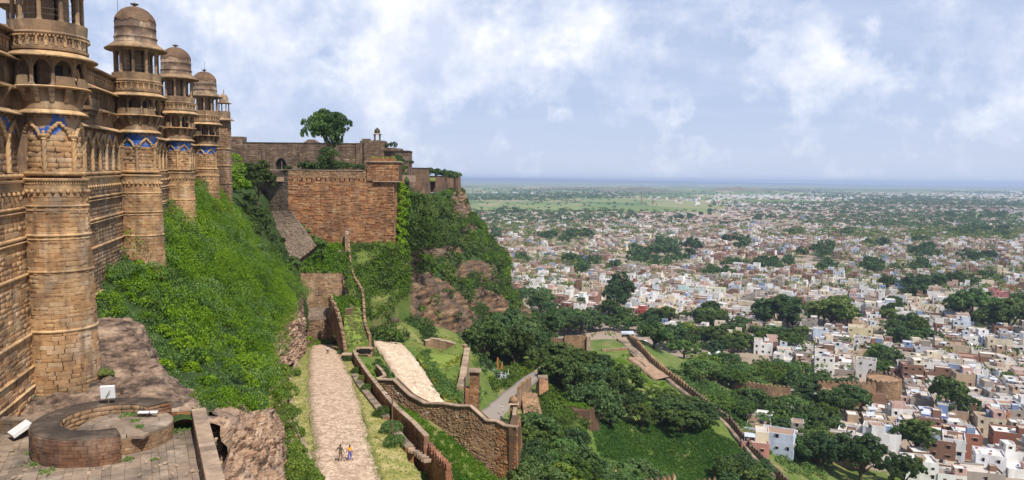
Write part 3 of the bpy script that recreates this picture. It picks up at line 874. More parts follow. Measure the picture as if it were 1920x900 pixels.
def masonry(parent, mp, U, Vh, course, length, m, nmax=0, depth=.12, seed=1, name='stone', stuff='masonry', inset=.0, gap=.010, irr=.25, keep=None, world=True, push=.035):
    """courses of separate stones over the surface mp(u, v) -> (point, unit tangent, unit normal)"""
    rr = random.Random(seed)
    L = []
    v = 0.0
    row = 0
    while v < Vh - course * .35:
        h = min(course * rr.uniform(1 - irr * .5, 1 + irr * .5), Vh - v)
        u = -rr.uniform(0, length * .8)
        while u < U:
            l = length * rr.uniform(1 - irr * 1.6, 1 + irr * 1.6)
            a, b = max(u, 0), min(u + l, U)
            u += l
            if b - a < length * .18: continue
            if keep and not keep((a + b) / 2, v + h / 2): continue
            p, tx, n = mp((a + b) / 2, v + h / 2)
            L.append((Vector(p), Vector(tx), Vector(n), b - a - gap, h - gap, depth + rr.uniform(-push, push), rr.random(), rr.uniform(-.012, .012)))
        v += h; row += 1
    off = root_off(parent)
    def mtx(s):
        p, tx, n, l, h, d, t, tw = s
        zz = tx.cross(n) * 1.0
        zz = zz if zz.z > 0 else -zz
        tx2 = (tx + zz * tw * 3).normalized()
        p0 = p - n * inset
        return tx2 * l, n * d, zz * h, p0
    if nmax:
        if world:
            key = lambda s: -(s[3] * s[4] / max(1.0, s[0].length_squared)) if 0 <= proj(s[0])[0] <= 1920 and 0 <= proj(s[0])[1] <= 900 and s[0].dot(s[2]) < 0 else 0
        else:
            key = lambda s: s[9] if len(s) > 9 else 0
        L.sort(key=key)
    single, rest = L[:nmax], L[nmax:]
    me = shared_stone(m, name)
    for s in single:
        X, Y_, Z_, p0 = mtx(s)
        o = bpy.data.objects.new(name, me)
        M = Matrix(((X.x, Y_.x, Z_.x, p0.x - off.x), (X.y, Y_.y, Z_.y, p0.y - off.y), (X.z, Y_.z, Z_.z, p0.z - off.z), (0, 0, 0, 1)))
        COL.objects.link(o)
        o.parent = parent
        o.matrix_local = M
    if rest:
        nb = len(rest)
        A = np.zeros((nb, 12, 3))
        for i, s in enumerate(rest):
            X, Y_, Z_, p0 = mtx(s)
            B = np.array([tuple(X), tuple(Y_), tuple(Z_)])
            A[i] = _SVN @ B + np.array(tuple(p0 - off))
        Q = (np.array(_SF)[None] + (np.arange(nb) * 12)[:, None, None]).reshape(-1, 4)
        me2 = bpy.data.meshes.new(stuff)
        quad_mesh(me2, A.reshape(-1, 3), Q)
        me2.materials.append(m)
        me2.attributes.new('tint', 'FLOAT', 'FACE').data.foreach_set('value', np.repeat([s[6] for s in rest], len(_SF)).astype(np.float32))
        o = link(stuff, me2, parent)
        o['kind'] = 'stuff'

def planar(p0, p1, up=Vector((0, 0, 1)), batter=0.0, flip=False):
    """wall face map: bottom line p0 -> p1, rising along z, leaning back by batter per metre"""
    p0, p1 = Vector(p0), Vector(p1)
    t = (p1 - p0); t.z = 0; t = t.normalized()
    n = Vector((t.y, -t.x, 0))
    if flip: n = -n
    zl = (Vector((0, 0, 1)) - n * batter).normalized()
    L = Vector((p1.x - p0.x, p1.y - p0.y, 0)).length
    def mp(u, v):
        q = p0 + t * u + zl * v
        q.z += (p1.z - p0.z) * (u / L if L else 0)
        return q, t, (n + Vector((0, 0, batter))).normalized()
    return mp, L

def drum_map(c, rf, zb, a0, rad):
    """cylinder face; u = arc length at the radius rad from angle a0 (counter-clockwise)"""
    def mp(u, v):
        a = a0 + u / rad
        z = zb + v
        r = rf(z)
        er = Vector((math.cos(a), math.sin(a), 0))
        return Vector((c[0], c[1], z)) + er * r, Vector((-math.sin(a), math.cos(a), 0)), er
    return mp

# ------------------------------------------------------------------ the palace
DOMECAP = stone_mat('bare_dome_stone', [(.17, .10, .065), (.24, .15, .09)], stain=.6, streak=.4, soot=(.05, .03, .022), pale=(.30, .21, .14), bump=.8)
VIS = R(-62)        # world angle of the direction from a tower towards the camera

def twisted(mb, p0, p1, r, turns=3.0, lobes=4, n=16, k=40, amp=.16):
    p0, p1 = Vector(p0), Vector(p1)
    d = (p1 - p0); L = d.length; d.normalize()
    a = Vector((1, 0, 0)) if abs(d.x) < .8 else Vector((0, 1, 0))
    a = (a - d * a.dot(d)).normalized(); b = d.cross(a)
    vs, fs = [], []
    for i in range(k + 1):
        q = p0 + d * (L * i / k)
        for j in range(n):
            t = 2 * PI * j / n
            rr = r * (1 + amp * math.cos(lobes * (t - turns * 2 * PI * i / k / lobes * 1.0 * lobes / 4)))
            vs.append(q + (a * math.cos(t) + b * math.sin(t)) * rr)
    for i in range(k):
        for j in range(n):
            fs.append((i * n + j, i * n + (j + 1) % n, (i + 1) * n + (j + 1) % n, (i + 1) * n + j))
    mb.add(vs, fs)

def rope_arch(mb, pts, r):
    """lumpy rope garland along pts"""
    pts = [Vector(p) for p in pts]
    L = []
    for i in range(len(pts) - 1):
        n = max(3, int((pts[i + 1] - pts[i]).length / (r * .55)))
        for k in range(n):
            L.append(pts[i].lerp(pts[i + 1], k / n))
    L.append(pts[-1])
    rs = [r * (1.0 + .28 * math.sin(i * 1.9)) for i in range(len(L))]
    mb.tube(L, rs, 8)

def column_mb(mb, x, y, z0, z1, r=.11):
    h = z1 - z0
    mb.lathe([(r * 1.7, z0), (r * 1.7, z0 + h * .06), (r * 1.2, z0 + h * .09), (r, z0 + h * .14), (r, z0 + h * .80), (r * 1.35, z0 + h * .84), (r * 1.2, z0 + h * .87), (r * 1.9, z0 + h * .95), (r * 1.9, z1)], 8, c=(x, y))

def ring(mb, r0, r1, z0, z1, n=48, a0=0.0, a1=2 * PI):
    mb.lathe([(r0, z0), (r1, z0), (r1, z1), (r0, z1), (r0, z0)], n, a0, a1)

def moulding_prof(r, z, s=1.0):
    return [(r - .1, z - .10 * s), (r + .03 * s, z - .10 * s), (r + .10 * s, z - .04 * s), (r + .12 * s, z + .02 * s), (r + .08 * s, z + .07 * s), (r + .02, z + .13 * s), (r - .1, z + .14 * s)]

def tower(label, Yc, px, zb, dz, nst, seed, arch_phase, clen, rich=True):
    cx = P(px, 330, Yc).x
    r0 = 2.0
    rf = lambda z: r0 + .030 * max(0.0, -(z - dz))
    T = thing('domed_tower', (cx, Yc, zb), label, 'tower', 'round domed towers along the palace wall')
    c = (0.0, 0.0)
    Z = lambda z: z + dz - zb          # palace level -> local height
    rl_ = lambda zl: rf(zl + zb)       # local
    full = dict(world=False)
    B = lambda mb, name, m, sm=False, par=T: mb.build(name, m, par, world=False, smooth=sm)
    # shaft core + stones
    mb = MB(); mb.lathe([(rl_(0) + .0, -1.5), (rl_(0) - .07, 0), (rl_(Z(-.4)) - .07, Z(-.4)), (1.0, Z(-.4))], 48); B(mb, 'shaft', MORT)
    sC = (cx, Yc)
    H = Z(-.65)
    rad = rl_(H / 2)
    off = root_off(T)
    masonry(T, drum_map(sC, lambda z: rf(z) - .1, zb, VIS - R(100), rad), R(200) * rad, H, .31, clen, SAND, nst, .10, seed, push=.022, inset=0)
    # string courses
    for zz, s in ((-1.9, .8), (-4.0, 1.0), (-4.28, .6), (-6.6, .9), (-10.9, 1.0), (-2.2, .5)):
        if zz + dz > zb + .8:
            mb = MB(); mb.lathe(moulding_prof(rl_(Z(zz)), Z(zz), s), 56); B(mb, 'string_course', SANDP, True)
    mb = MB(); mb.lathe([(1.9, Z(-.75)), (2.05, Z(-.72)), (2.08, Z(-.45)), (2.02, Z(-.42)), (2.02, Z(-.12)), (2.18, Z(-.1)), (2.22, Z(.02)), (2.1, Z(.08)), (1.7, Z(.1))], 64); B(mb, 'cornice', SANDP)
    # drop-shaped corbels under the cornice and the row of small dark holes above them
    cb = MB(); cb.ball((0, 0, 0), .13, 8, 5, 1.25); cm = cb.mesh('corbel', SANDP, smooth=True)
    dn = MB(); dn.box(-.06, .06, -.05, .05, -.07, .07); dm = dn.mesh('dentil', SANDP)
    for k in range(17):
        a = VIS + R(-100 + 200 * k / 16)
        o = link('corbel', cm, T); o.location = (2.13 * math.cos(a), 2.13 * math.sin(a), Z(-.85))
    for k in range(42):
        a = VIS + R(-100 + 200 * k / 41)
        o = link('dentil', dm, T); o.location = (2.06 * math.cos(a), 2.06 * math.sin(a), Z(-.27)); o.rotation_euler = (0, 0, a)
    # arcaded storey
    mb = MB(); mb.lathe([(1.70, Z(.1)), (1.70, Z(4.9))], 56); B(mb, 'arcade_wall', MORT)
    masonry(T, drum_map(sC, lambda z: 1.66, zb + Z(.45), VIS - R(95), 1.7), R(190) * 1.7, 2.75, .37, clen * 1.15, SAND, 0, .09, seed + 50, stuff='arcade_masonry')
    mb = MB()
    pts = [(1.86 * math.cos(a), 1.86 * math.sin(a), Z(.42)) for a in np.linspace(0, 2 * PI, 65)]
    rs = [.15 * (1 + .14 * math.sin(i * 2.6)) for i in range(65)]
    mb.tube(pts, rs, 10, cap=False); B(mb, 'rope_base', SANDP, True)
    NA = 6
    zc, za = Z(3.05), Z(4.1)
    for k in range(NA):
        a = VIS + R(arch_phase) + 2 * PI * k / NA
        ca, sa = math.cos(a), math.sin(a)
        mb = MB(); twisted(mb, (1.84 * ca, 1.84 * sa, Z(.55)), (1.84 * ca, 1.84 * sa, zc - .25), .155, 4.5, 4, 16, 48, .2); col = B(mb, 'twisted_column', SANDP, True)
        mb = MB(); mb.lathe([(.13, zc - .28), (.2, zc - .2), (.15, zc - .1), (.22, zc), (.24, zc + .12), (.1, zc + .2), (.12, zc + .32), (.03, zc + .42)], 10, c=(1.84 * ca, 1.84 * sa)); mb.build('capital', SANDP, col, world=False, smooth=False)
        b = a + 2 * PI / NA
        A2 = []
        for t in (0, .12, .24, .38, .5, .62, .76, .88, 1):
            h = [0, .12, .55, .75, 1.0, .75, .55, .12, 0][[0, .12, .24, .38, .5, .62, .76, .88, 1].index(t)]
            g = a + (b - a) * t
            A2.append((1.82 * math.cos(g), 1.82 * math.sin(g), zc - .15 + (za - zc + .15) * h))
        mb = MB(); rope_arch(mb, A2, .135); B(mb, 'rope_arch', SANDP, True)
    mb = MB(); mb.lathe([(1.60, Z(3.15)), (1.745, Z(3.15)), (1.745, Z(4.6)), (1.60, Z(4.6))], 56); B(mb, 'tile_frieze', TILE if dz >= 0 else TILE2)
    # first eave on brackets
    mb = MB(); mb.lathe([(1.6, Z(4.72)), (1.78, Z(4.72)), (2.32, Z(4.62)), (2.34, Z(4.70)), (1.8, Z(5.02)), (1.6, Z(5.05))], 56); B(mb, 'lower_eave', SANDP)
    br = MB(); br.hexa([(0, -.09, -.35), (.08, -.09, -.35), (.08, .09, -.35), (0, .09, -.35)], [(0, -.11, 0), (.34, -.11, 0), (.34, .11, 0), (0, .11, 0)]); brm = br.mesh('bracket', UPPER)
    for k in range(18):
        a = VIS + 2 * PI * k / 18
        o = link('bracket', brm, T); o.location = (1.7 * math.cos(a), 1.7 * math.sin(a), Z(4.68)); o.rotation_euler = (0, 0, a)
    # balcony: brackets, floor, parapet panels
    mb = MB(); mb.lathe([(1.72, Z(5.0)), (1.70, Z(6.6))], 48); B(mb, 'corbel_drum', UPPER)
    b2 = MB()
    b2.hexa([(0, -.13, -.95), (.12, -.13, -.95), (.12, .13, -.95), (0, .13, -.95)], [(0, -.15, -.62), (.28, -.15, -.62), (.28, .15, -.62), (0, .15, -.62)])
    b2.hexa([(0, -.16, -.60), (.30, -.16, -.60), (.30, .16, -.60), (0, .16, -.60)], [(0, -.18, -.3), (.45, -.18, -.3), (.45, .18, -.3), (0, .18, -.3)])
    b2.hexa([(0, -.2, -.28), (.46, -.2, -.28), (.46, .2, -.28), (0, .2, -.28)], [(0, -.2, 0), (.58, -.2, 0), (.58, .2, 0), (0, .2, 0)])
    b2m = b2.mesh('bracket', UPPER)
    for k in range(14):
        a = VIS + R(5) + 2 * PI * k / 14
        o = link('bracket', b2m, T); o.location = (1.68 * math.cos(a), 1.68 * math.sin(a), Z(6.42)); o.rotation_euler = (0, 0, a)
    mb = MB(); ring(mb, .4, 2.28, Z(6.43), Z(6.58), 56)
    mb.lathe([(2.28, Z(6.45)), (2.36, Z(6.5)), (2.28, Z(6.56))], 56); B(mb, 'balcony_floor', SANDP)
    NC = 10
    rs2 = random.Random(seed)
    for k in range(NC):
        a = VIS + R(8) + 2 * PI * k / NC
        if rs2.random() < .6:
            mb = MB(); ring(mb, 2.08, 2.17, Z(6.58), Z(7.25), 6, a + .06, a + 2 * PI / NC - .06); B(mb, 'parapet_panel', UPPER)
    # lower loggia
    mb = MB(); mb.lathe([(1.15, Z(6.58)), (1.15, Z(8.9))], 24); B(mb, 'inner_wall', UPPER)
    cmb = MB(); column_mb(cmb, 0, 0, 0, 2.0, .13); colm = cmb.mesh('column', UPPER)
    dk = MB(); dk.box(-.02, .03, -.32, .32, 0, 1.5); dkm = dk.mesh('doorway', DARKIN)
    for k in range(NC):
        a = VIS + R(8) + 2 * PI * k / NC
        o = link('column', colm, T); o.location = (1.92 * math.cos(a), 1.92 * math.sin(a), Z(6.58))
        if k % 2 == 0:
            o = link('doorway', dkm, T); o.location = (1.15 * math.cos(a + .3), 1.15 * math.sin(a + .3), Z(6.6)); o.rotation_euler = (0, 0, a + .3)
    # arch ring over the columns: stepped arch heads cut out of a band
    mb = MB()
    for k in range(NC):
        a = VIS + R(8) + 2 * PI * k / NC; b = a + 2 * PI / NC
        n = 12
        lo = [Z(7.75) + .62 * math.sin(PI * min(1, max(0, (i / n - .08) / .84))) ** .55 for i in range(n + 1)]
        for i in range(n):
            g0, g1 = a + (b - a) * i / n, a + (b - a) * (i + 1) / n
            q = lambda r, g, z: (r * math.cos(g), r * math.sin(g), z)
            mb.hexa([q(1.84, g0, lo[i]), q(2.0, g0, lo[i]), q(2.0, g1, lo[i + 1]), q(1.84, g1, lo[i + 1])], [q(1.84, g0, Z(8.62)), q(2.0, g0, Z(8.62)), q(2.0, g1, Z(8.62)), q(1.84, g1, Z(8.62))])
    B(mb, 'arch_ring', UPPER)
    mb = MB(); mb.lathe([(1.1, Z(8.6)), (2.0, Z(8.62)), (2.72, Z(8.50)), (2.76, Z(8.58)), (2.1, Z(8.98)), (1.8, Z(9.0))], 56); B(mb, 'middle_eave', SANDP)
    # frieze drum and high parapet
    mb = MB(); mb.lathe([(2.0, Z(8.95)), (2.05, Z(9.0)), (2.22, Z(9.05)), (2.24, Z(9.22)), (2.10, Z(9.28)), (2.10, Z(10.0)), (2.24, Z(10.05)), (2.30, Z(10.18)), (2.20, Z(10.28)), (2.16, Z(10.32)), (2.22, Z(11.05)), (2.05, Z(11.08)), (2.0, Z(10.4)), (.3, Z(10.4))], 64); B(mb, 'frieze_drum', UPPER)
    pl = MB(); pl.box(0, .1, -.09, .09, 0, .68); plm = pl.mesh('pilaster', SANDP)
    for k in range(26):
        a = VIS + 2 * PI * k / 26
        o = link('pilaster', plm, T); o.location = (2.08 * math.cos(a), 2.08 * math.sin(a), Z(9.31)); o.rotation_euler = (0, 0, a)
    dn2 = MB(); dn2.box(-.04, .05, -.035, .035, -.04, .04); dm2 = dn2.mesh('bead', SANDP)
    mb = MB()
    for k in range(70):
        a = 2 * PI * k / 70
        e = Vector((math.cos(a), math.sin(a), 0)); f = Vector((-math.sin(a), math.cos(a), 0))
        mb.obox(e * 2.29 + Vector((0, 0, Z(9.98))), e, f, (0, 0, 1), .05, .05, .045)
    B(mb, 'bead_row', SANDP)
    # upper open loggia
    c2 = MB(); column_mb(c2, 0, 0, 0, 2.75, .145); c2m = c2.mesh('column', UPPER)
    for k in range(NC):
        a = VIS + R(26) + 2 * PI * k / NC
        o = link('column', c2m, T); o.location = (1.9 * math.cos(a), 1.9 * math.sin(a), Z(10.9))
        if k % 3 == 1:
            o = link('column', c2m, T); o.location = (1.15 * math.cos(a), 1.15 * math.sin(a), Z(10.9)); o.scale = (1.5, 1.5, 1)
    for k in range(7):
        g0 = VIS + R(-20) + 2 * PI * k / 7
        mb = MB(); ring(mb, 1.12, 1.32, Z(10.4), Z(13.52), 6, g0, g0 + 2 * PI / 7 * (.80 if k != 3 else .55)); B(mb, 'inner_pier', UPPER)
    mb = MB()
    for k in range(NC):
        a = VIS + R(26) + 2 * PI * k / NC; b = a + 2 * PI / NC
        q = lambda g, z: (1.9 * math.cos(g), 1.9 * math.sin(g), z)
        for zz in (11.5, 11.9, 12.3): mb.tube([q(a, Z(zz)), q(b, Z(zz))], .015, 4)
    B(mb, 'railing', METAL)
    mb = MB(); mb.lathe([(.01, Z(13.55)), (1.75, Z(13.5)), (2.02, Z(13.4)), (2.06, Z(13.62)), (3.08, Z(13.62)), (3.1, Z(13.72)), (2.3, Z(14.3)), (2.0, Z(14.35))], 56); B(mb, 'upper_eave', UPPER)
    # dome
    mb = MB()
    mb.lathe([(2.0, Z(14.2)), (2.22, Z(14.3)), (2.22, Z(14.42)), (2.1, Z(14.46)), (2.1, Z(14.85)), (2.16, Z(14.9)), (2.16, Z(15.0)), (2.06, Z(15.05)), (2.05, Z(15.9)), (2.10, Z(15.94)), (2.05, Z(16.0)), (2.02, Z(16.75))], 56)
    B(mb, 'dome_drum', DOMEM, True)
    mb = MB(); rr = random.Random(seed + 9)
    prof = [(2.04, 16.6), (2.0, 16.85), (1.93, 17.1), (1.70, 17.5), (1.32, 17.9), (.9, 18.17), (.45, 18.32), (.12, 18.36)]
    n = 56; vs = []; jag = [rr.uniform(-.12, .16) + .14 * math.sin(i * .7 + seed) for i in range(n)]
    for k, (r, z) in enumerate(prof):
        for i in range(n):
            a = 2 * PI * i / n
            r_ = r + .035 + (rr.uniform(-.02, .02) if 0 < k < 6 else 0)
            vs.append((r_ * math.cos(a), r_ * math.sin(a), Z(z + (jag[i] if k == 0 else jag[i] * .6 if k == 1 else 0))))
    mb.add(vs, [(k * n + i, k * n + (i + 1) % n, (k + 1) * n + (i + 1) % n, (k + 1) * n + i) for k in range(len(prof) - 1) for i in range(n)])
    B(mb, 'dome', DOMECAP, True)
    mb = MB(); mb.lathe([(.14, Z(18.3)), (.12, Z(18.44)), (.42, Z(18.6)), (.44, Z(18.66)), (.08, Z(18.7)), (.03, Z(18.85))], 14); B(mb, 'finial', UPPER)
    # link to the facade
    mb = MB(); nrm = Vector((.961, .277, 0)); tn = Vector((-.277, .961, 0))
    h0, h1 = Z(-16), Z(8.9)
    for (lo, hi, hw) in ((max(-1.5, Z(-16.5)), Z(-.4), 1.5), (Z(-.4), Z(4.7), 1.2), (Z(4.9), Z(10.8), 1.1)):
        mb.obox(-nrm * 1.9 + Vector((0, 0, (lo + hi) / 2)), nrm, tn, (0, 0, 1), 1.3, hw, (hi - lo) / 2)
    B(mb, 'back_wall', WALLG)
    for o in list(T.children):
        b = o.name.split('.')[0]
        if b in ('frieze_drum', 'bead_row', 'railing', 'middle_eave', 'parapet_panel', 'balcony_floor', 'arch_ring', 'corbel_drum'): o.scale = (1.11, 1.11, 1)
        elif b in ('pilaster', 'column', 'doorway') or (b == 'bracket' and o.location.z > Z(5.5)): o.location.x *= 1.11; o.location.y *= 1.11
    return T, cx

TW = []
for args in [('nearest and largest round tower, twisted columns on its drum, dark rock at its foot', 53.0, 103, -16.6, -.35, 300, 101, -14, .80),
             ('second round tower, plastered dome with a thin rod beside it', 80.5, 263, -11.5, 0.0, 300, 102, -9, .85),
             ('third round tower, dark topped dome, between the rod topped tower and the smallest one', 108.0, 336, -7.5, .5, 140, 103, -9, .9),
             ('farthest and smallest of the round domed towers, beside the square corner turret', 135.5, 388, -5.5, .95, 0, 104, -9, .95)]:
    TW.append(tower(*args))
T2 = TW[1][0]
mb = MB(); mb.tube([(-1.75, -.2, 14 + 11.5 + 3.4), (-1.75, -.2, 14 + 11.5 + 5.6)], .03, 5); mb.build('rod', METAL, T2, world=False)
T4 = TW[3][0]
mb = MB(); mb.tube([(0.1, 0, 18.7 + 6.4), (0.1, 0, 18.7 + 7.9)], .035, 5); mb.build('rod', METAL, T4, world=False)

# ---- long facade between and behind the towers
AX = Vector((-.277, .961, 0)); NX = Vector((.961, .277, 0))
Y0F, Y1F = 38.0, 152.0
FO = Vector((-20.0 - .289 * Y0F, Y0F, 0))
LF = (Y1F - Y0F) / .961
SHR = .0165 * .961                     # the string courses climb a little along the facade
def fz(s): return (Y0F + s * .961 - 80.5) * .0165
def FP(s, n, z): return FO + AX * s + NX * n + Vector((0, 0, z + fz(s)))
pal = thing('palace_facade', (FO.x, FO.y, -17), 'long palace front of brown sandstone linking the round towers', 'palace')
def profile(name, prof, m, s0=0.0, s1=LF, parent=pal, seg=12, close=True):
    mb = MB()
    ns = max(1, int((s1 - s0) / seg))
    n = len(prof)
    vs = []
    for i in range(ns + 1):
        s = s0 + (s1 - s0) * i / ns
        vs += [FP(s, a, b) for a, b in prof]
    fs = []
    for i in range(ns):
        for k in range(n if close else n - 1):
            j = (k + 1) % n
            fs.append((i * n + k, i * n + j, (i + 1) * n + j, (i + 1) * n + k))
    if close:
        fs += [tuple(range(n - 1, -1, -1)), tuple(ns * n + k for k in range(n))]
    mb.add(vs, fs)
    return mb.build(name, m, parent)
# battered lower wall core
profile('lower_wall', [(-3, -21), (.50, -21), (-.08, -.4), (-3, -.4)], MORT)
def fac_map(s0, z0, n0, batter=0.0):
    def mp(u, v):
        z = z0 + v
        q = FO + AX * (s0 + u) + NX * (n0 - batter * v) + Vector((0, 0, z + fz(s0 + u)))
        return q, (AX + Vector((0, 0, SHR))).normalized(), NX
    return mp
def sY(Y): return (Y - Y0F) / .961
# the wall pieces that show: between the first and second tower, and left of the first tower
masonry(pal, fac_map(sY(55), -15.5, .28, .0275), sY(81) - sY(55), 15.0, .36, 1.15, WALLG, 190, .11, 11)
masonry(pal, fac_map(sY(44), -17.5, .37, .0275), sY(53.5) - sY(44), 17.0, .34, .9, SAND, 110, .11, 12)
masonry(pal, fac_map(sY(83), -10.5, .17, .0275), sY(134) - sY(83), 10.0, .40, 1.3, WALLG, 0, .11, 13, stuff='far_masonry')
for zz, s in ((-1.9, .8), (-2.2, .5), (-4.0, 1.0), (-4.28, .6), (-6.6, .9), (-10.9, 1.0), (-13.2, .7), (-14.6, .6)):
    b = .0275 * (-.4 - zz)
    profile('string_course', [(-.1 + b, zz - .12 * s), (.06 + b, zz - .12 * s), (.15 + b, zz - .03 * s), (.15 + b, zz + .05 * s), (.05 + b, zz + .13 * s), (-.1 + b, zz + .13 * s)], SANDP)
profile('cornice', [(-.2, -.75), (.08, -.7), (.1, -.42), (.04, -.4), (.04, -.12), (.22, -.1), (.24, .04), (-.3, .08)], SANDP)
profile('arcade_wall', [(-3, .0), (-.3, .0), (-.3, 4.9), (-3, 4.9)], WALLG)
masonry(pal, fac_map(sY(44), .3, -.33), sY(136) - sY(44), 4.3, .40, 1.1, WALLG, 0, .08, 14, stuff='arcade_masonry')
profile('tile_frieze', [(-.4, 3.35), (-.235, 3.35), (-.235, 4.45), (-.4, 4.45)], TILE2)
profile('lower_eave', [(-.35, 4.72), (.38, 4.60), (.40, 4.68), (-.2, 5.0), (-.35, 5.02)], SANDP)
profile('upper_wall', [(-3, 5.0), (-.45, 5.0), (-.45, 10.3), (-3, 10.3)], UPPER)
profile('balcony_band', [(-.5, 6.4), (.12, 6.45), (.12, 6.62), (-.5, 6.62)], SANDP)
profile('middle_eave', [(-.5, 8.55), (.35, 8.38), (.38, 8.46), (-.3, 8.85), (-.5, 8.86)], SANDP)
profile('frieze', [(-.5, 8.9), (-.28, 8.95), (-.28, 9.1), (-.38, 9.14), (-.38, 9.75), (-.25, 9.8), (-.22, 9.95), (-.5, 10.0)], UPPER)
profile('parapet_cornice', [(-.55, 10.25), (.05, 10.3), (.1, 10.42), (-.45, 10.75), (-.9, 10.8), (-.9, 10.25)], UPPER)
cb = MB(); cb.ball((0, 0, 0), .13, 8, 5, 1.25); cmF = cb.mesh('corbel', SANDP, smooth=True)
clm = MB(); twisted(clm, (0, 0, .15), (0, 0, 2.35), .16, 4.5, 4, 12, 36, .2); clm.lathe([(.13, 2.3), (.2, 2.38), (.15, 2.48), (.24, 2.62), (.24, 2.75), (.06, 2.95)], 8); clmm = clm.mesh('twisted_column', SANDP, smooth=True)
brF = MB(); brF.hexa([(0, -.09, -.35), (.08, -.09, -.35), (.08, .09, -.35), (0, .09, -.35)], [(0, -.11, 0), (.5, -.11, 0), (.5, .11, 0), (0, .11, 0)]); brFm = brF.mesh('bracket', UPPER)
ang = math.atan2(NX.y, NX.x)
def put(name, me, s, n, z, par=pal, sc=None):
    o = link(name, me, par)
    o.location = FP(s, n, z) - root_off(par); o.rotation_euler = (0, 0, ang)
    if sc: o.scale = sc
    return o
s = sY(42)
pitch = 2.55
k = 0
while s < sY(137):
    put('twisted_column', clmm, s, -.12, .45)
    mb = MB()
    A2 = []
    for t, h in zip((0, .12, .24, .38, .5, .62, .76, .88, 1), (0, .12, .55, .75, 1.0, .75, .55, .12, 0)):
        A2.append(FP(s + pitch * t, -.14, 2.95 + 1.2 * h))
    rope_arch(mb, A2, .14); mb.build('rope_arch', SANDP, pal, smooth=True)
    for q in range(3):
        put('corbel', cmF, s + pitch * q / 3, .1, -.88)
        put('bracket', brFm, s + pitch * q / 3, -.3, 4.66)
    s += pitch
    k += 1
mb = MB()
pts = [FP(x, -.05, .36) for x in np.linspace(0, LF, 300)]
mb.tube(pts, [.15 * (1 + .14 * math.sin(i * 2.6)) for i in range(300)], 8); mb.build('rope_base', SANDP, pal, smooth=True)
# upper storey: pierced windows, box balconies, pilasters
wf = MB(); wf.box(-.02, .10, -.42, .42, 0, 1.3); wfm = wf.mesh('window_frame', UPPER)
wd = MB(); wd.box(.085, .115, -.33, .33, .08, 1.2); wdm = wd.mesh('window_opening', DARKIN)
ja = MB()
for i in range(4): ja.box(.10, .15, -.30 + i * .2 - .02, -.30 + i * .2 + .02, .08, 1.2)
for i in range(4): ja.box(.10, .14, -.33, .33, .25 + i * .27, .29 + i * .27)
jam = ja.mesh('window_lattice', UPPER)
plF = MB(); plF.box(0, .1, -.09, .09, 0, .58); plFm = plF.mesh('pilaster', SANDP)
pw = MB(); pw.box(0, .14, -.07, .07, 0, 1.75); pwm = pw.mesh('pilaster', UPPER)
s = sY(46)
k = 0
while s < sY(137):
    w = put('window_frame', wfm, s, -.45, 6.75)
    for nm, me in (('window_opening', wdm), ('window_lattice', jam)):
        o = link(nm, me, w)
    put('pilaster', pwm, s + .62, -.46, 6.62)
    for q in range(2):
        put('pilaster', plFm, s + q * .62, -.40, 9.15)
    if k % 3 == 0:
        put('bracket', brFm, s, -.45, 6.4, sc=(1.4, 1.4, 2.2))
    s += 1.24
    k += 1
# projecting window boxes half way between the towers
def window_box(Yb):
    s0 = sY(Yb)
    mb = MB()
    for (z0, z1, n1, hw) in ((5.35, 5.75, .25, .9), (5.75, 6.15, .5, 1.1), (6.15, 6.5, .8, 1.3)):
        mb.obox((FP(s0, n1 / 2 - .3, (z0 + z1) / 2)), NX, AX, (0, 0, 1), n1 / 2 + .3, hw, (z1 - z0) / 2 - .01)
    mb.obox(FP(s0, .75, 6.85), NX, AX, (0, 0, 1), .07, 1.3, .34)
    mb.obox(FP(s0, .2, 8.05), NX, AX, (0, 0, 1), .75, 1.35, .12)
    for q in (-1.2, -.4, .4, 1.2):
        mb.obox(FP(s0 + q, .7, 7.5), NX, AX, (0, 0, 1), .07, .07, .5)
    mb.build('window_box', UPPER, pal)
    mb = MB(); mb.hexa([FP(s0 - 1.7, -.4, 8.15), FP(s0 - 1.7, 1.35, 8.05), FP(s0 + 1.7, 1.35, 8.05), FP(s0 + 1.7, -.4, 8.15)], [FP(s0 - 1.5, -.4, 8.45), FP(s0 - 1.5, 1.0, 8.22), FP(s0 + 1.5, 1.0, 8.22), FP(s0 + 1.5, -.4, 8.45)]); mb.build('window_box_eave', UPPER, pal)
for Yb in (67, 94, 121): window_box(Yb)
# roof pavilion that shows between the first two towers
def pavilion(Yb, n0, label, w=2.4, h0=10.5):
    s0 = sY(Yb)
    b = FP(s0, n0, h0)
    t = thing('roof_pavilion', b, label, 'pavilion')
    mb = MB()
    mb.obox(b + Vector((0, 0, .5)), NX, AX, (0, 0, 1), w / 2, w / 2, .5); mb.build('plinth', UPPER, t)
    for i in (-1, 1):
        for j in (-1, 0, 1):
            mb = MB(); q = b + NX * (i * w * .44) + AX * (j * w * .44); column_mb(mb, q.x, q.y, b.z + 1, b.z + 3.2, .13); mb.build('column', UPPER, t)
    mb = MB(); c = b + Vector((0, 0, 3.2)); q = lambda i, j, e, z: c + NX * (i * e) + AX * (j * e) + Vector((0, 0, z))
    mb.hexa([q(-1, -1, w * .8, 0), q(1, -1, w * .8, 0), q(1, 1, w * .8, 0), q(-1, 1, w * .8, 0)], [q(-1, -1, w * .5, .45), q(1, -1, w * .5, .45), q(1, 1, w * .5, .45), q(-1, 1, w * .5, .45)]); mb.build('eave', UPPER, t)
    mb = MB(); mb.obox(c + Vector((0, 0, 1.1)), NX, AX, (0, 0, 1), w * .46, w * .46, .65)
    mb.build('roof_block', UPPER, t)
    return t
pavilion(60.5, -2.2, 'square roof pavilion with a sloping eave peeping out behind the nearest round tower')

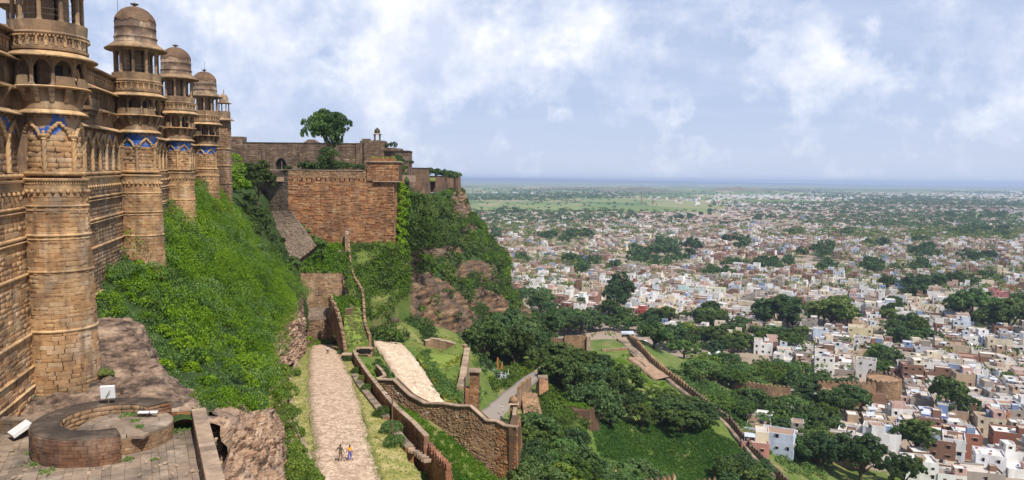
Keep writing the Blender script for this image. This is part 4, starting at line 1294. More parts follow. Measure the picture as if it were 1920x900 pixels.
# square corner turret at the far end
def turret():
    YB = 150.0
    x1 = P(427, 300, YB).x; x0 = x1 - 5.2
    t = thing('corner_turret', ((x0 + x1) / 2, YB + 2, -12), 'square brown corner turret with a tiny cupola beyond the smallest round tower', 'turret')
    mb = MB(); mb.box(x0 + .1, x1 - .1, YB + .1, YB + 2, -12, 11.5); mb.build('core', MORT, t)
    mp, L = planar((x0, YB + .02, -9), (x1, YB + .02, -9)); masonry(t, mp, L, 20.5, .42, 1.0, WALLG, 60, .1, 21)
    mp, L = planar((x1 - .02, YB, -9), (x1 - .02, YB + 2, -9)); masonry(t, mp, L, 20.5, .42, 1.0, WALLG, 0, .1, 22)
    for z in (-1.5, 2.2, 5.6): 
        mb = MB(); mb.box(x0, x1 + .18, YB - .2, YB + 2, z, z + .2); mb.build('string_course', SANDP, t)
    c = Vector((x1 - .9, YB + .9, 0))
    mb = MB(); q = lambda e, z: [(x0 - .3, YB - e, z), (x1 + e, YB - e, z), (x1 + e, YB + 2, z), (x0 - .3, YB + 2, z)]
    mb.hexa(q(1.0, 11.5), q(.2, 12.0)); mb.build('eave', UPPER, t)
    mb = MB(); mb.box(c.x - .95, c.x + .95, c.y - .95, c.y + .95, 12.0, 13.4); mb.build('plinth', UPPER, t)
    for i in (-1, 1):
        for j in (-1, 1):
            mb = MB(); column_mb(mb, c.x + i * .72, c.y + j * .72, 13.4, 15.1, .12); mb.build('column', UPPER, t)
    mb = MB(); q = lambda e, z: [(c.x - e, c.y - e, z), (c.x + e, c.y - e, z), (c.x + e, c.y + e, z), (c.x - e, c.y + e, z)]
    mb.hexa(q(1.35, 15.05), q(.8, 15.35)); mb.build('cupola_eave', UPPER, t)
    mb = MB(); mb.lathe([(.85, 15.3), (.9, 15.8), (.8, 16.3), (.5, 16.8), (.12, 17.1), (.08, 17.6), (.01, 17.9)], 16, c=(c.x, c.y)); mb.build('cupola', DOMEM, t, smooth=True)
turret()

# ------------------------------------------------------------------ terrace in the foreground
TZ = -16.45
def terrace():
    mb = MB()
    poly = [(-60, 30), (-11.0, 28.5), (-14.6, 36), (-20.9, 48.6), (-36, 50), (-60, 47)]
    vs = [(x, y, TZ - .06) for x, y in poly] + [(x, y, TZ - 9) for x, y in poly]
    n = len(poly)
    mb.add(vs, [tuple(range(n))] + [(i + n, (i + 1) % n + n, (i + 1) % n, i) for i in range(n)])
    o = mb.build('terrace', MORT); tag(o, 'stone terrace at the foot of the nearest round tower', 'terrace', kind='structure')
    # paving slabs
    def inside(x, y):
        r = False
        j = n - 1
        for i in range(n):
            xi, yi = poly[i]; xj, yj = poly[j]
            if (yi > y) != (yj > y) and x < (xj - xi) * (y - yi) / (yj - yi) + xi: r = not r
            j = i
        return r
    ax = Vector((.46, -.888, 0)); ay = Vector((.888, .46, 0))
    rr = random.Random(9)
    L = []
    v = 0.0
    base = Vector((-40, 30, 0))
    v = -14
    while v < 34:
        h = rr.uniform(.38, .8); u = -24 + rr.random()
        while u < 30:
            l = rr.uniform(.4, 1.5)
            c = base + ax * (u + l / 2) + ay * (v + h / 2)
            u += l
            if inside(c.x, c.y) and inside(c.x + .5, c.y) and 34 < c.y < 48 and c.x > -34:
                L.append((Vector((c.x, c.y, TZ - .05)), l - .015, h - .015, rr.uniform(.02, .09), rr.random()))
        v += h
    me = shared_stone(PAVE, 'paving_slab')
    L.sort(key=lambda s: -s[1] * s[2] / s[0].length_squared)
    A = []; tt = []
    for i, (c, l, h, d, t) in enumerate(L):
        if i < 300:
            ob = bpy.data.objects.new('paving_slab', me); COL.objects.link(ob); ob.parent = o
            X, Yv, Zv = ax * l, Vector((0, 0, d)), ay * h
            ob.matrix_local = Matrix(((X.x, Yv.x, Zv.x, c.x), (X.y, Yv.y, Zv.y, c.y), (X.z, Yv.z, Zv.z, c.z), (0, 0, 0, 1)))
        else:
            A.append(_SVN @ np.array([tuple(ax * l), (0, 0, d), tuple(ay * h)]) + np.array(tuple(c))); tt.append(t)
    if A:
        Q = (np.array(_SF)[None] + (np.arange(len(A)) * 12)[:, None, None]).reshape(-1, 4)
        me2 = bpy.data.meshes.new('paving'); quad_mesh(me2, np.array(A).reshape(-1, 3), Q); me2.materials.append(PAVE)
        me2.attributes.new('tint', 'FLOAT', 'FACE').data.foreach_set('value', np.repeat(tt, len(_SF)).astype(np.float32))
        ob = link('paving', me2, o); ob['kind'] = 'stuff'
terrace()
def terrace_rubble():
    rr = random.Random(44); mb = MB()
    for k in range(130):
        x, y = rr.uniform(-31, -15), rr.uniform(35.5, 47.5)
        if (x + 24.6) ** 2 + (y - 43.4) ** 2 < 4.3 ** 2 or x > -13.2 - (y - 34) * .53: continue
        s = rr.uniform(.03, .12); a = rr.uniform(0, 3.1); mb.tint = rr.random()
        mb.obox((x, y, TZ + .05 + s * .4), (math.cos(a), math.sin(a), .1), (-math.sin(a), math.cos(a), 0), (0, .1, 1), s, s * .7, s * .45)
    o = mb.build('rubble', CAPST); tag(o, 'small loose stones lying about on the terrace floor', 'rubble', kind='stuff')
terrace_rubble()

def wall_thing(name, pts, h, th, label, cat, body, cap, zcap=None, stone=None, nst=0, course=.25, length=.6, capl=.8, capover=.08, merlons=None, seed=5, base=2.0, group=None, capmax=300, sides=(1, -1), capname='coping_stone'):
    """wall along pts (ground line); body, separate coping stones, optional stones on the faces, optional merlons"""
    pts = [Vector(p) for p in pts]
    t = thing(name, pts[0] - Vector((0, 0, base)), label, cat, group)
    rr = random.Random(seed)
    core = MB(); capL = []; mer = MB(); ml = []
    hs = h if isinstance(h, (list, tuple)) else [h] * len(pts)
    for i in range(len(pts) - 1):
        a, b = pts[i], pts[i + 1]
        d = b - a; dl = Vector((d.x, d.y, 0)).length; tx = Vector((d.x, d.y, 0)) / dl; nn = Vector((tx.y, -tx.x, 0))
        off = nn * th / 2
        ha, hb = hs[i], hs[i + 1]
        ext = tx * (th / 2 * .0)
        lo = [a - off - Vector((0, 0, base)), a + off - Vector((0, 0, base)), b + off - Vector((0, 0, base)), b - off - Vector((0, 0, base))]
        hi = [a - off + Vector((0, 0, ha)), a + off + Vector((0, 0, ha)), b + off + Vector((0, 0, hb)), b - off + Vector((0, 0, hb))]
        core.hexa(lo, hi)
        if i:  # fill the joint
            core.obox(a + Vector((0, 0, (ha - base) / 2 - .002 * i)), (1, 0, 0), (0, 1, 0), (0, 0, 1), th / 2 * .92, th / 2 * .92, (ha + base) / 2 - .01)
        if stone:
            for sgn in sides:
                fo = nn * (sgn * (th / 2 - .06))
                p0, p1 = a + fo - Vector((0, 0, base * .5)), b + fo - Vector((0, 0, base * .5))
                hh = (min(ha, hb)) + base * .5
                if sgn > 0: mp, L = planar(p0, p1)
                else: mp, L = planar(p0, p1, flip=True)
                masonry(t, mp, L, hh - .02, course, length, stone, nst if i == 0 or nst > 150 else nst, .1, seed + i * 7 + sgn)
        sl = (b.z + hb - a.z - ha) / dl
        u = 0.0
        while u < dl - .05:
            l = min(capl * rr.uniform(.75, 1.25), dl - u)
            q = a + tx * (u + l / 2); q.z = a.z + ha + sl * (u + l / 2)
            if not merlons:
                capL.append((q, tx + Vector((0, 0, sl)), nn, l - .02, rr.uniform(.11, .15)))
            u += l
        if merlons:
            mw, mh, mg = merlons
            u = mg / 2
            while u + mw <= dl:
                q = a + tx * (u + mw / 2); q.z = a.z + ha + sl * (u + mw / 2)
                ml.append((q, tx, nn)); u += mw + mg
    core.build('wall_body', body, t)
    if cap and capL:
        vs, fs = [(-.5, -.5, 0), (.5, -.5, 0), (.5, .5, 0), (-.5, .5, 0), (-.48, -.47, 1), (.48, -.47, 1), (.48, .47, 1), (-.48, .47, 1)], [(4, 5, 6, 7), (0, 1, 5, 4), (1, 2, 6, 5), (2, 3, 7, 6), (3, 0, 4, 7)]
        me = bpy.data.meshes.new(capname); me.from_pydata(vs, [], fs); me.materials.append(cap)
        off = root_off(t)
        for q, tx, nn, l, hh in capL[:capmax]:
            o = bpy.data.objects.new(capname, me); COL.objects.link(o); o.parent = t
            X = tx.normalized() * l; N2 = nn * (th + 2 * capover); p = q - off - Vector((0, 0, .01))
            o.matrix_local = Matrix(((X.x, N2.x, 0, p.x), (X.y, N2.y, 0, p.y), (X.z, N2.z, hh, p.z), (0, 0, 0, 1)))
    if ml:
        mw, mh, mg = merlons
        g = MB()
        pr = [(-mw / 2, 0), (mw / 2, 0), (mw / 2, mh * .55), (mw * .28, mh * .82), (0, mh), (-mw * .28, mh * .82), (-mw / 2, mh * .55)]
        T2_ = th * .42
        vs = [(x, -T2_, z) for x, z in pr] + [(x, T2_, z) for x, z in pr]
        n = len(pr)
        g.add(vs, [tuple(range(n)), tuple(range(2 * n - 1, n - 1, -1))] + [(i + n, (i + 1) % n + n, (i + 1) % n, i) for i in range(n)])
        gm = g.mesh('merlon', body)
        off = root_off(t)
        for q, tx, nn in ml:
            o = link('merlon', gm, t)
            o.location = q - off - Vector((0, 0, .02)); o.rotation_euler = (0, 0, math.atan2(tx.y, tx.x)); s = rr.uniform(.85, 1.05); o.scale = (s, 1, rr.uniform(.8, 1.05))
    return t

pc = PZ(372, 764, -15.35); pn = PZ(408, 915, -15.35)
pn2 = pc + (pn - pc) * 1.5
wall_thing('terrace_parapet', [(pc.x, pc.y, TZ), (pn2.x, pn2.y, TZ)], .95, .75, 'parapet wall with broad pale coping stones along the right edge of the terrace', 'parapet', REDST, CAPST, stone=REDST, nst=60, course=.2, length=.5, capl=.75, seed=31, base=2.5)
pb = PZ(248, 772, -15.35)
wall_thing('terrace_wall', [(pb.x, pb.y + .3, TZ), (pc.x - .45, pc.y + .1, TZ)], .9, .4, 'low brown stone wall closing the back of the terrace beside the black topped ring', 'wall', REDST, CAPST, stone=REDST, nst=50, course=.2, length=.5, capover=.04, seed=32, base=.8)
pl0 = PZ(-60, 784, -15.5); pl1 = PZ(76, 784, -15.5)
wall_thing('terrace_wall', [(pl0.x, pl0.y, TZ), (pl1.x, pl1.y, TZ)], .85, .4, 'low dark stone wall running left from the black topped ring to the palace', 'wall', REDST, CAPST, stone=WALLG, nst=50, course=.2, length=.6, capover=.04, seed=33, base=.8)

# black topped C-shaped ring wall and the low drum inside it
def platform():
    c = (-24.85, 43.25)
    cut_o = math.acos((-22.35 + 24.85) / 4.0)
    t = thing('ring_wall', (c[0], c[1], TZ), 'open ring of red blocks with a black weathered top on the terrace', 'ring wall')
    a0, a1 = cut_o, 2 * PI - cut_o
    r0, r1, zt = 2.45, 3.95, TZ + 1.62
    mb = MB(); mb.lathe([(r0, TZ - .3), (r0, zt), ], 48, a0, a1, c)
    mb.lathe([(r1, zt), (r1 + .02, TZ - .3)], 48, a0, a1, c); 
    for a in (a0, a1):
        e = Vector((math.cos(a), math.sin(a), 0)); p = Vector((c[0], c[1], 0))
        mb.add([p + e * r0 + Vector((0, 0, TZ - .3)), p + e * r1 + Vector((0, 0, TZ - .3)), p + e * r1 + Vector((0, 0, zt)), p + e * r0 + Vector((0, 0, zt))], [(0, 1, 2, 3)])
    mb.build('ring_core', MORT, t)
    masonry(t, drum_map(c, lambda z: r1 - .04, TZ - .02, a0, r1), (a1 - a0) * r1, 1.60, .215, .66, RINGST, 290, .1, 41, push=.02)
    mpi = drum_map(c, lambda z: r0 + .05, TZ, a0, r0)
    def inner(u, v):
        p, tx, n = mpi(u, v); return p, tx, -n
    masonry(t, inner, (a1 - a0) * r0, 1.60, .26, .6, RUBB, 0, .1, 42, stuff='inner_masonry')
    # end faces
    for a, sg in ((a0, 1), (a1, -1)):
        e = Vector((math.cos(a), math.sin(a), 0)); nn = Vector((math.sin(a), -math.cos(a), 0)) * sg
        def endm(u, v, e=e, nn=nn):
            return Vector((c[0], c[1], TZ)) + e * (r0 + u) + nn * -.05 + Vector((0, 0, v)), e, nn
        masonry(t, endm, r1 - r0, 1.58, .235, .5, RINGST, 0, .1, 43, stuff='end_masonry')
    mb = MB(); n = 46
    rr = random.Random(2)
    for i in range(n):
        g0, g1 = a0 + (a1 - a0) * i / n, a0 + (a1 - a0) * (i + 1) / n
        q = lambda r, g, z: (c[0] + r * math.cos(g), c[1] + r * math.sin(g), z)
    # coping ring
    cop = MB(); cop.lathe([(r0 + .0, zt - .04), (r0 + .03, zt + .03), (r0 + .3, zt + .055), (r0 + .8, zt + .045), (r1 - .3, zt + .055), (r1 + .01, zt + .02), (r1 + .02, zt - .05), (r1 - .1, zt - .06)], 90, a0 - .01, a1 + .01, c)
    cop.v = [(x + .03 * noise.noise(Vector((x * 2, y * 2, 0))), y + .03 * noise.noise(Vector((x * 2, y * 2, 5))), z_ + .035 * noise.noise(Vector((x * 1.7, y * 1.7, 9)))) for x, y, z_ in cop.v]
    cop.build('coping', SOOT, t)
    d = thing('round_platform', (-23.9, 43.7, TZ), 'low round stone platform with a cracked pale top inside the ring of red blocks', 'platform')
    dc = (-23.9, 43.7); rd = 2.62; hd = 1.02
    mb = MB(); mb.lathe([(rd - .06, TZ - .2), (rd - .06, TZ + hd)], 48, c=dc); mb.build('platform_core', MORT, d)
    masonry(d, drum_map(dc, lambda z: rd - .1, TZ, VIS - R(70), rd), R(190) * rd, hd - .08, .21, .55, RUBB, 100, .1, 44, push=.02)
    # top: segmental slabs
    mb = MB()
    k = 0
    for (ra, rb, n) in ((0, .9, 5), (.9, 1.85, 9), (1.85, rd + .03, 14)):
        for i in range(n):
            g0, g1 = 2 * PI * (i + .3 * k) / n, 2 * PI * (i + 1 + .3 * k) / n
            mb.tint = rr.random(); dz_ = rr.uniform(0, .03)
            m_ = 4
            vs, fs = [], []
            for j in range(m_ + 1):
                g = g0 + (g1 - g0) * j / m_
                g = g0 + .012 + (g1 - g0 - .024) * j / m_
                for r_, z_ in ((ra + .012, TZ + hd - .1), (ra + .012, TZ + hd + dz_), (rb - .012, TZ + hd + dz_), (rb - .012, TZ + hd - .1)):
                    vs.append((dc[0] + r_ * math.cos(g), dc[1] + r_ * math.sin(g), z_))
            for j in range(m_):
                for e in range(3):
                    fs.append((j * 4 + e, j * 4 + e + 1, (j + 1) * 4 + e + 1, (j + 1) * 4 + e))
            fs.append((0, 1, 2, 3)); fs.append((m_ * 4 + 3, m_ * 4 + 2, m_ * 4 + 1, m_ * 4))
            one = MB(); one.tint = 0; one.add(vs, [tuple(reversed(f)) for f in fs]); one.build('top_slab', PAVE, d)
        k += 1
    mb = MB(); mb.box(-22.3, -21.6, 41.3, 42.0, TZ + .98, TZ + 1.16); mb.build('ledge_stone', CAPST, d)
platform()

# flood lights on the terrace
def floodlight(base, head, yaw, tilt, label, size=(.86, .22, .86), pole=True):
    t = thing('floodlight', base, label, 'floodlight', 'floodlights on the terrace')
    mb = MB()
    if pole:
        mb.tube([base, (Vector(base) + Vector(head)) / 2 + Vector((.02, 0, 0)), Vector(head) - Vector((0, -.1, .25))], .03, 6)
        mb.tube([Vector(head) + Vector((-.05, -.16, -.3)), Vector(head) + Vector((.25, -.2, .12))], .025, 5)
        mb.build('bracket_arm', RUST, t)
    M = Matrix.Rotation(yaw, 3, 'Z') @ Matrix.Rotation(tilt, 3, 'X')
    mb = MB(); mb.obox(head, M @ Vector((1, 0, 0)), M @ Vector((0, 1, 0)), M @ Vector((0, 0, 1)), size[0] / 2, size[1] / 2, size[2] / 2)
    h = mb.build('housing', WHITEM, t)
    bv = h.modifiers.new('bevel', 'BEVEL'); bv.width = .035; bv.segments = 2
    mb = MB(); mb.obox(Vector(head) + M @ Vector((0, size[1] / 2 + .012, 0)), M @ Vector((1, 0, 0)), M @ Vector((0, 1, 0)), M @ Vector((0, 0, 1)), size[0] * .42, .012, size[2] * .42); mb.build('glass', METAL, t)
fb = PZ(204, 778, TZ + 1.02); floodlight(fb, P(202, 735, fb.y + .2), R(12), R(8), 'square white floodlight on a bent pole standing at the back of the round platform')
f3 = PZ(245, 782, TZ + 1.02); fh = P(277, 773, f3.y); floodlight(f3 - Vector((0, 0, 0)), fh, R(4), R(-82), 'white floodlight lying edge-on near the middle of the round platform', (1.2, .10, .28), True)
f2 = PZ(50, 822, TZ); floodlight(PZ(60, 835, TZ), P(38, 804, f2.y), R(-38), R(-62), 'tilted white floodlight box left of the ring of red blocks', (.85, .3, 1.2), False)

# dark rock shoulder beside the nearest tower
loft('rock_shoulder', [[P(-60, 800, 47), P(-60, 830, 46), P(-60, 850, 45)], [P(60, 745, 50), P(60, 770, 48.5), P(60, 800, 46)], [P(160, 735, 50.5), P(170, 752, 49.3), P(190, 775, 47.4)],
                       [P(182, 700, 55), P(205, 735, 51.5), P(215, 775, 47.6)], [P(200, 672, 57), P(260, 715, 52.5), P(262, 778, 47.6)], [P(262, 640, 58.5), P(300, 700, 54), P(310, 775, 48)],
                       [P(285, 690, 60), P(335, 730, 55), P(368, 768, 49)], [P(310, 720, 62), P(372, 745, 58), P(400, 790, 50)]], DROCK, 110, 70, .55, .45, 'dark rock shoulder sloping down to the terrace', 'rock', 5.0, .35)
loft('rock_shoulder', [[P(150, 600, 61), P(150, 606, 59), P(160, 640, 57.5), P(165, 700, 56)], [P(200, 598, 63), P(205, 604, 59.5), P(206, 645, 58), P(206, 705, 56.5)], [P(240, 600, 64), P(244, 606, 60.5), P(250, 640, 59), P(256, 690, 57.5)],
                       [P(262, 610, 66), P(268, 618, 62), P(280, 650, 60.5), P(292, 695, 59)], [P(270, 630, 70), P(285, 640, 66), P(300, 680, 64), P(312, 730, 62)]], DROCK, 80, 60, .4, .5, 'dark sooty rock block standing right beside the nearest round tower', 'rock', 15.0, .35)
# ------------------------------------------------------------------ bastion and fort walls
def poly_wall(name, parent, corners, m, core=MORT, course=.4, length=.9, nmax=0, seed=1, thick=3.0, depth=.14, zdrop=0.0, stuff='masonry', stone=True, push=.05, rec=.10):
    """face between bottom-left, bottom-right, top-right, top-left world corners (seen from its front), with a solid core behind"""
    bl, br, tr, tl = [Vector(c) for c in corners]
    n = (br - bl).cross(tl - bl).normalized()
    mb = MB()
    bk = -n * thick
    e = -n * rec
    mb.hexa([bl + bk, br + bk, tr + bk, tl + bk], [bl + e, br + e, tr + e, tl + e])
    mb.build(name, core, parent)
    if stone:
        U = ((br - bl).length + (tr - tl).length) / 2; Vh = ((tl - bl).length + (tr - br).length) / 2
        def mp(u, v):
            a, b = u / U, v / Vh
            p = (bl * (1 - a) + br * a) * (1 - b) + (tl * (1 - a) + tr * a) * b
            t = ((br - bl) * (1 - b) + (tr - tl) * b).normalized()
            return p - n * .12, t, n
        masonry(parent, mp, U, Vh, course, length, m, nmax, depth, seed, stuff=stuff, push=push)

def slab(name, parent, corners, z0, z1, m, ztop=None):
    mb = MB(); mb.hexa([(c[0], c[1], z0) for c in corners], [(c[0], c[1], z1) for c in corners]); return mb.build(name, m, parent)

def bastion():
    YB = 190.0
    a, b = P(540, 320, YB), P(738, 316, YB)
    zt, zb = P(540, 319, YB).z, -20.5
    t = thing('bastion', ((a.x + b.x) / 2, YB, zb), 'great red rubble bastion with a sunlit flat front below the rear fort wall', 'bastion')
    poly_wall('front_core', t, [(a.x - .2, YB - .5, zb), (b.x + .3, YB - .5, zb), (b.x, YB, zt - 1.9), (a.x, YB, zt - 1.9)], REDST, nmax=300, course=.42, length=1.25, seed=61, thick=14, push=.07)
    # parapet zone with grey weathered stones and a row of loop holes
    poly_wall('parapet_core', t, [(a.x, YB, zt - 1.9), (b.x, YB, zt - 1.9), (b.x, YB, zt), (a.x, YB, zt)], RUBB, course=.38, length=.9, seed=62, thick=.9, depth=.10, stuff='parapet_masonry')
    mb = MB(); mb.box(a.x - 7.6, b.x - 8.0, YB - .16, YB + .95, zt, zt + .16); mb.build('coping', CAPST, t)
    lh = MB(); lh.box(-.14, .14, -.03, .05, -.32, .32); lhm = lh.mesh('loophole', DARKIN)
    rr = random.Random(4)
    for k in range(16):
        o = link('loophole', lhm, t); o.location = (a.x + 1.2 + k * 1.25 - t.location.x, -.14, zt - 2.35 + rr.uniform(-.1, .1) - zb); o.scale = (rr.uniform(.7, 1.3), 1, rr.uniform(.6, 1.2))
    # raised box at the right corner with two ledges
    c0, c1 = P(688, 316, YB).x, P(748, 316, YB).x
    z1 = P(700, 304, YB).z
    poly_wall('corner_box_core', t, [(c0, YB - .35, zt - 2.6), (c1, YB - .35, zt - 2.6), (c1, YB - .35, z1), (c0, YB - .35, z1)], REDST, course=.42, length=1.1, seed=63, thick=6, stuff='corner_masonry')
    poly_wall('corner_side_core', t, [(c1 - .1, YB - .35, zt - 2.6), (c1 - .1, YB + 6, zt - 2.6), (c1 - .1, YB + 6, z1), (c1 - .1, YB - .35, z1)], REDST, course=.42, length=1.1, seed=64, thick=.5, stuff='corner_masonry')
    mb = MB(); mb.box(c0 - .3, c1 + .25, YB - .75, YB + 6, z1, z1 + .28); mb.build('top_slab', CAPST, t)
    mb = MB(); mb.box(P(700, 338, YB).x, c1 + .2, YB - .85, YB, zt - 2.85, zt - 2.6); mb.build('ledge', CAPST, t)
    mb = MB(); mb.box(c0 + .8, c1 - 1.4, YB + .4, YB + 5, z1 + .28, z1 + 1.0); mb.build('broken_block', REDST, t)
    # right flank of the bastion, running away along the cliff
    poly_wall('flank_core', t, [(b.x + .3, YB - .5, zb), (b.x + 1.0, YB + 18, zb + 8), (b.x, YB + 18, zt - 1.9), (b.x, YB, zt - 1.9)], REDST, course=.42, length=1.1, seed=65, thick=6, stuff='flank_masonry')
    mb = MB(); mb.box(a.x - 8, b.x, YB + .9, YB + 44, zt - 3, zt - .9); mb.build('roof_fill', DIRT, t)
    # grey flanking wall left of the front, slightly turned, and its sloping apron
    g0 = P(484, 320, 197); g1 = a
    poly_wall('flank_core', t, [(g0.x, 197, -12), (a.x, YB - .2, -12), (a.x, YB, zt), (g0.x, 197, zt)], GREYST, course=.36, length=.5, seed=66, thick=4, depth=.12, stuff='flank_masonry')
    # apron: steep paved slope falling to the lower right
    A = [P(505, 398, 188), P(548, 398, 187), P(592, 452, 178), P(590, 560, 168), P(565, 560, 168), P(530, 480, 180)]
    poly_wall('apron_core', t, [P(546, 500, 180), P(594, 462, 186.5), P(546, 397, 189.4), P(505, 398, 192)], GREYST, course=.42, length=.8, seed=67, thick=4, push=.10, rec=.9, depth=.5, stuff='apron_masonry')
    return t
bastion()

DKST = stone_mat('sooty_block', [(.12, .075, .05), (.24, .155, .10), (.17, .105, .07), (.33, .23, .155)], stain=.45, streak=.45, pale=(.34, .26, .20))
def rear_wall():
    Y = 236.0
    zb = 1.0
    x = lambda px: P(px, 300, Y).x
    z = lambda py, px=600: P(px, py, Y).z
    t = thing('rear_fort_wall', (x(590), Y, zb), 'long dark weathered fort wall with an arched doorway on the skyline', 'fort wall')
    def piece(px0, px1, ytop, name='wall_body', dy=0.0, th=3.0, m=DKWALL):
        mb = MB(); mb.box(x(px0), x(px1), Y + dy, Y + dy + th, zb - 6, z(ytop, (px0 + px1) / 2)); return mb.build(name, m, t)
    piece(425, 456, 256, dy=-.4, th=4)
    for p0, p1, yt, dy, sd in ((425, 456, 256, -.42, 1), (456, 514, 270, -.02, 2), (539, 580, 270, -.02, 3), (592, 684, 270, -.02, 4), (684, 722, 265, -1.62, 5), (722, 742, 277, -1.02, 6), (742, 768, 284, -1.62, 7)):
        mp, L_ = planar((x(p0), Y + dy + .06, zb - 1), (x(p1), Y + dy + .06, zb - 1)); masonry(t, mp, L_, z(yt, (p0 + p1) / 2) - zb + 1, .5, 1.25, DKST, 0, .12, 600 + sd, push=.05)
    # body cut around the arched doorway and small door
    mb = MB()
    ad0, ad1 = 516, 537
    zt = z(269, 560)
    for (p0, p1) in ((456, ad0), (ad1, 581), (590, 682)):
        mb.box(x(p0), x(p1), Y, Y + 3, zb - 6, zt)
    n = 12
    for i in range(n):
        g0, g1 = i / n, (i + 1) / n
        xx = lambda g: x(ad0) + (x(ad1) - x(ad0)) * g
        za = lambda g: z(309) + (z(297) - z(309)) * math.sin(PI * min(.999, max(.001, g))) ** .6
        mb.hexa([(xx(g0), Y, za(g0)), (xx(g1), Y, za(g1)), (xx(g1), Y + 3, za(g1)), (xx(g0), Y + 3, za(g0))], [(xx(g0), Y, zt), (xx(g1), Y, zt), (xx(g1), Y + 3, zt), (xx(g0), Y + 3, zt)])
    mb.box(x(581), x(590), Y, Y + 3, z(308), zt)
    mb.build('wall_body', DKWALL, t)
    mb = MB(); mb.box(x(514), x(592), Y + 1.4, Y + 1.6, zb - 2, z(296)); mb.build('doorway', DARKIN, t)
    mb = MB(); mb.box(x(526), x(528), Y + .6, Y + 1.0, zb, z(300)); mb.build('door_pier', DKWALL, t)
    mb = MB(); mb.box(x(456), x(682), Y - .18, Y + 3.1, zt, zt + .3); mb.build('coping', SOOT, t)
    mb = MB(); mb.box(x(456), x(682), Y - .12, Y, z(281), z(279.5)); mb.build('string_course', DKWALL, t)
    for p in (495, 564):
        mb = MB(); mb.box(x(p - 1.5), x(p + 3), Y - .7, Y, zb - 2, z(282)); mb.build('buttress', DKWALL, t)
    for p0, p1 in ((644, 655), (662, 676), (680, 690)):
        mb = MB(); mb.box(x(p0), x(p1), Y - .08, Y, z(303), z(298)); mb.build('plaster_patch', CAPST, t)
    # stepped hump like a ruined dome
    mb = MB(); q = lambda p, yy, d: (x(p), Y + d, z(yy))
    mb.hexa([q(568, 270, 0), q(598, 270, 0), q(598, 270, 3), q(568, 270, 3)], [q(570, 266, .2), q(596, 266, .2), q(596, 266, 2.8), q(570, 266, 2.8)])
    mb.hexa([q(571, 266.2, 0.3), q(595, 266.2, 0.3), q(595, 266.2, 2.7), q(571, 266.2, 2.7)], [q(577, 261.5, .6), q(589, 261.5, .6), q(589, 261.5, 2.4), q(577, 261.5, 2.4)])
    mb.build('ruined_hump', DKWALL, t)
    # right hand gate block, stepped up
    piece(668, 676, 268, dy=-.6, th=5); piece(676, 684, 264, dy=-.8, th=5); piece(684, 722, 264, dy=-1.6, th=6); piece(678, 692, 260, dy=.4, th=3)
    mb = MB(); mb.box(x(722), x(742), Y - 1, Y + 5, zb - 12, z(276)); mb.box(x(742), x(768), Y - 1.6, Y + 6, zb - 20, z(281)); mb.box(x(734), x(752), Y - 1.3, Y + 5, zb, z(277)); mb.build('gate_block', DKWALL, t)
    mb = MB(); mb.box(x(722), x(769), Y - 2.0, Y + 6.3, z(283), z(281)); mb.build('coping', SOOT, t)
    mb = MB(); mb.box(x(752), x(767), Y - 2.8, Y - 1.6, z(310), z(307)); mb.hexa([(x(753), Y - 2.4, z(322)), (x(765), Y - 2.4, z(322)), (x(765), Y - 1.6, z(322)), (x(753), Y - 1.6, z(322))], [(x(753), Y - 2.4, z(310)), (x(765), Y - 2.4, z(310)), (x(765), Y - 1.6, z(310)), (x(753), Y - 1.6, z(310))]); mb.build('hanging_balcony', GREYST, t)
    mb = MB(); mb.box(x(756), x(761), Y - 2.46, Y - 2.3, z(320), z(312)); mb.build('window_opening', DARKIN, t)
    mb = MB(); mb.box(x(752), x(768), Y - 1.9, Y - 1.5, z(300), z(292)); mb.build('plaster_patch', GREYST, t)
    # kiosk
    cx, cy, z0 = x(707), Y + .6, z(264, 707)
    k = thing('kiosk', (cx, cy, z0), 'small open domed kiosk standing alone on top of the rear wall', 'kiosk')
    mb = MB(); mb.box(cx - 1.3, cx + 1.3, cy - 1.3, cy + 1.3, z0, z0 + .15); mb.build('plinth', DKWALL, k)
    for i in (-1, 1):
        for j in (-1, 1):
            mb = MB(); column_mb(mb, cx + i * .82, cy + j * .82, z0 + .15, z0 + 2.15, .14); mb.build('column', DKWALL, k)
    mb = MB(); q = lambda e, zz: [(cx - e, cy - e, zz), (cx + e, cy - e, zz), (cx + e, cy + e, zz), (cx - e, cy + e, zz)]
    mb.hexa(q(1.45, z0 + 2.1), q(.95, z0 + 2.4)); mb.build('eave', CAPST, k)
    mb = MB(); mb.lathe([(.85, z0 + 2.35), (.98, z0 + 2.8), (.92, z0 + 3.3), (.66, z0 + 3.8), (.25, z0 + 4.1), (.1, z0 + 4.3), (.01, z0 + 4.5)], 18, c=(cx, cy)); mb.build('dome', SOOT, k, smooth=True)
rear_wall()

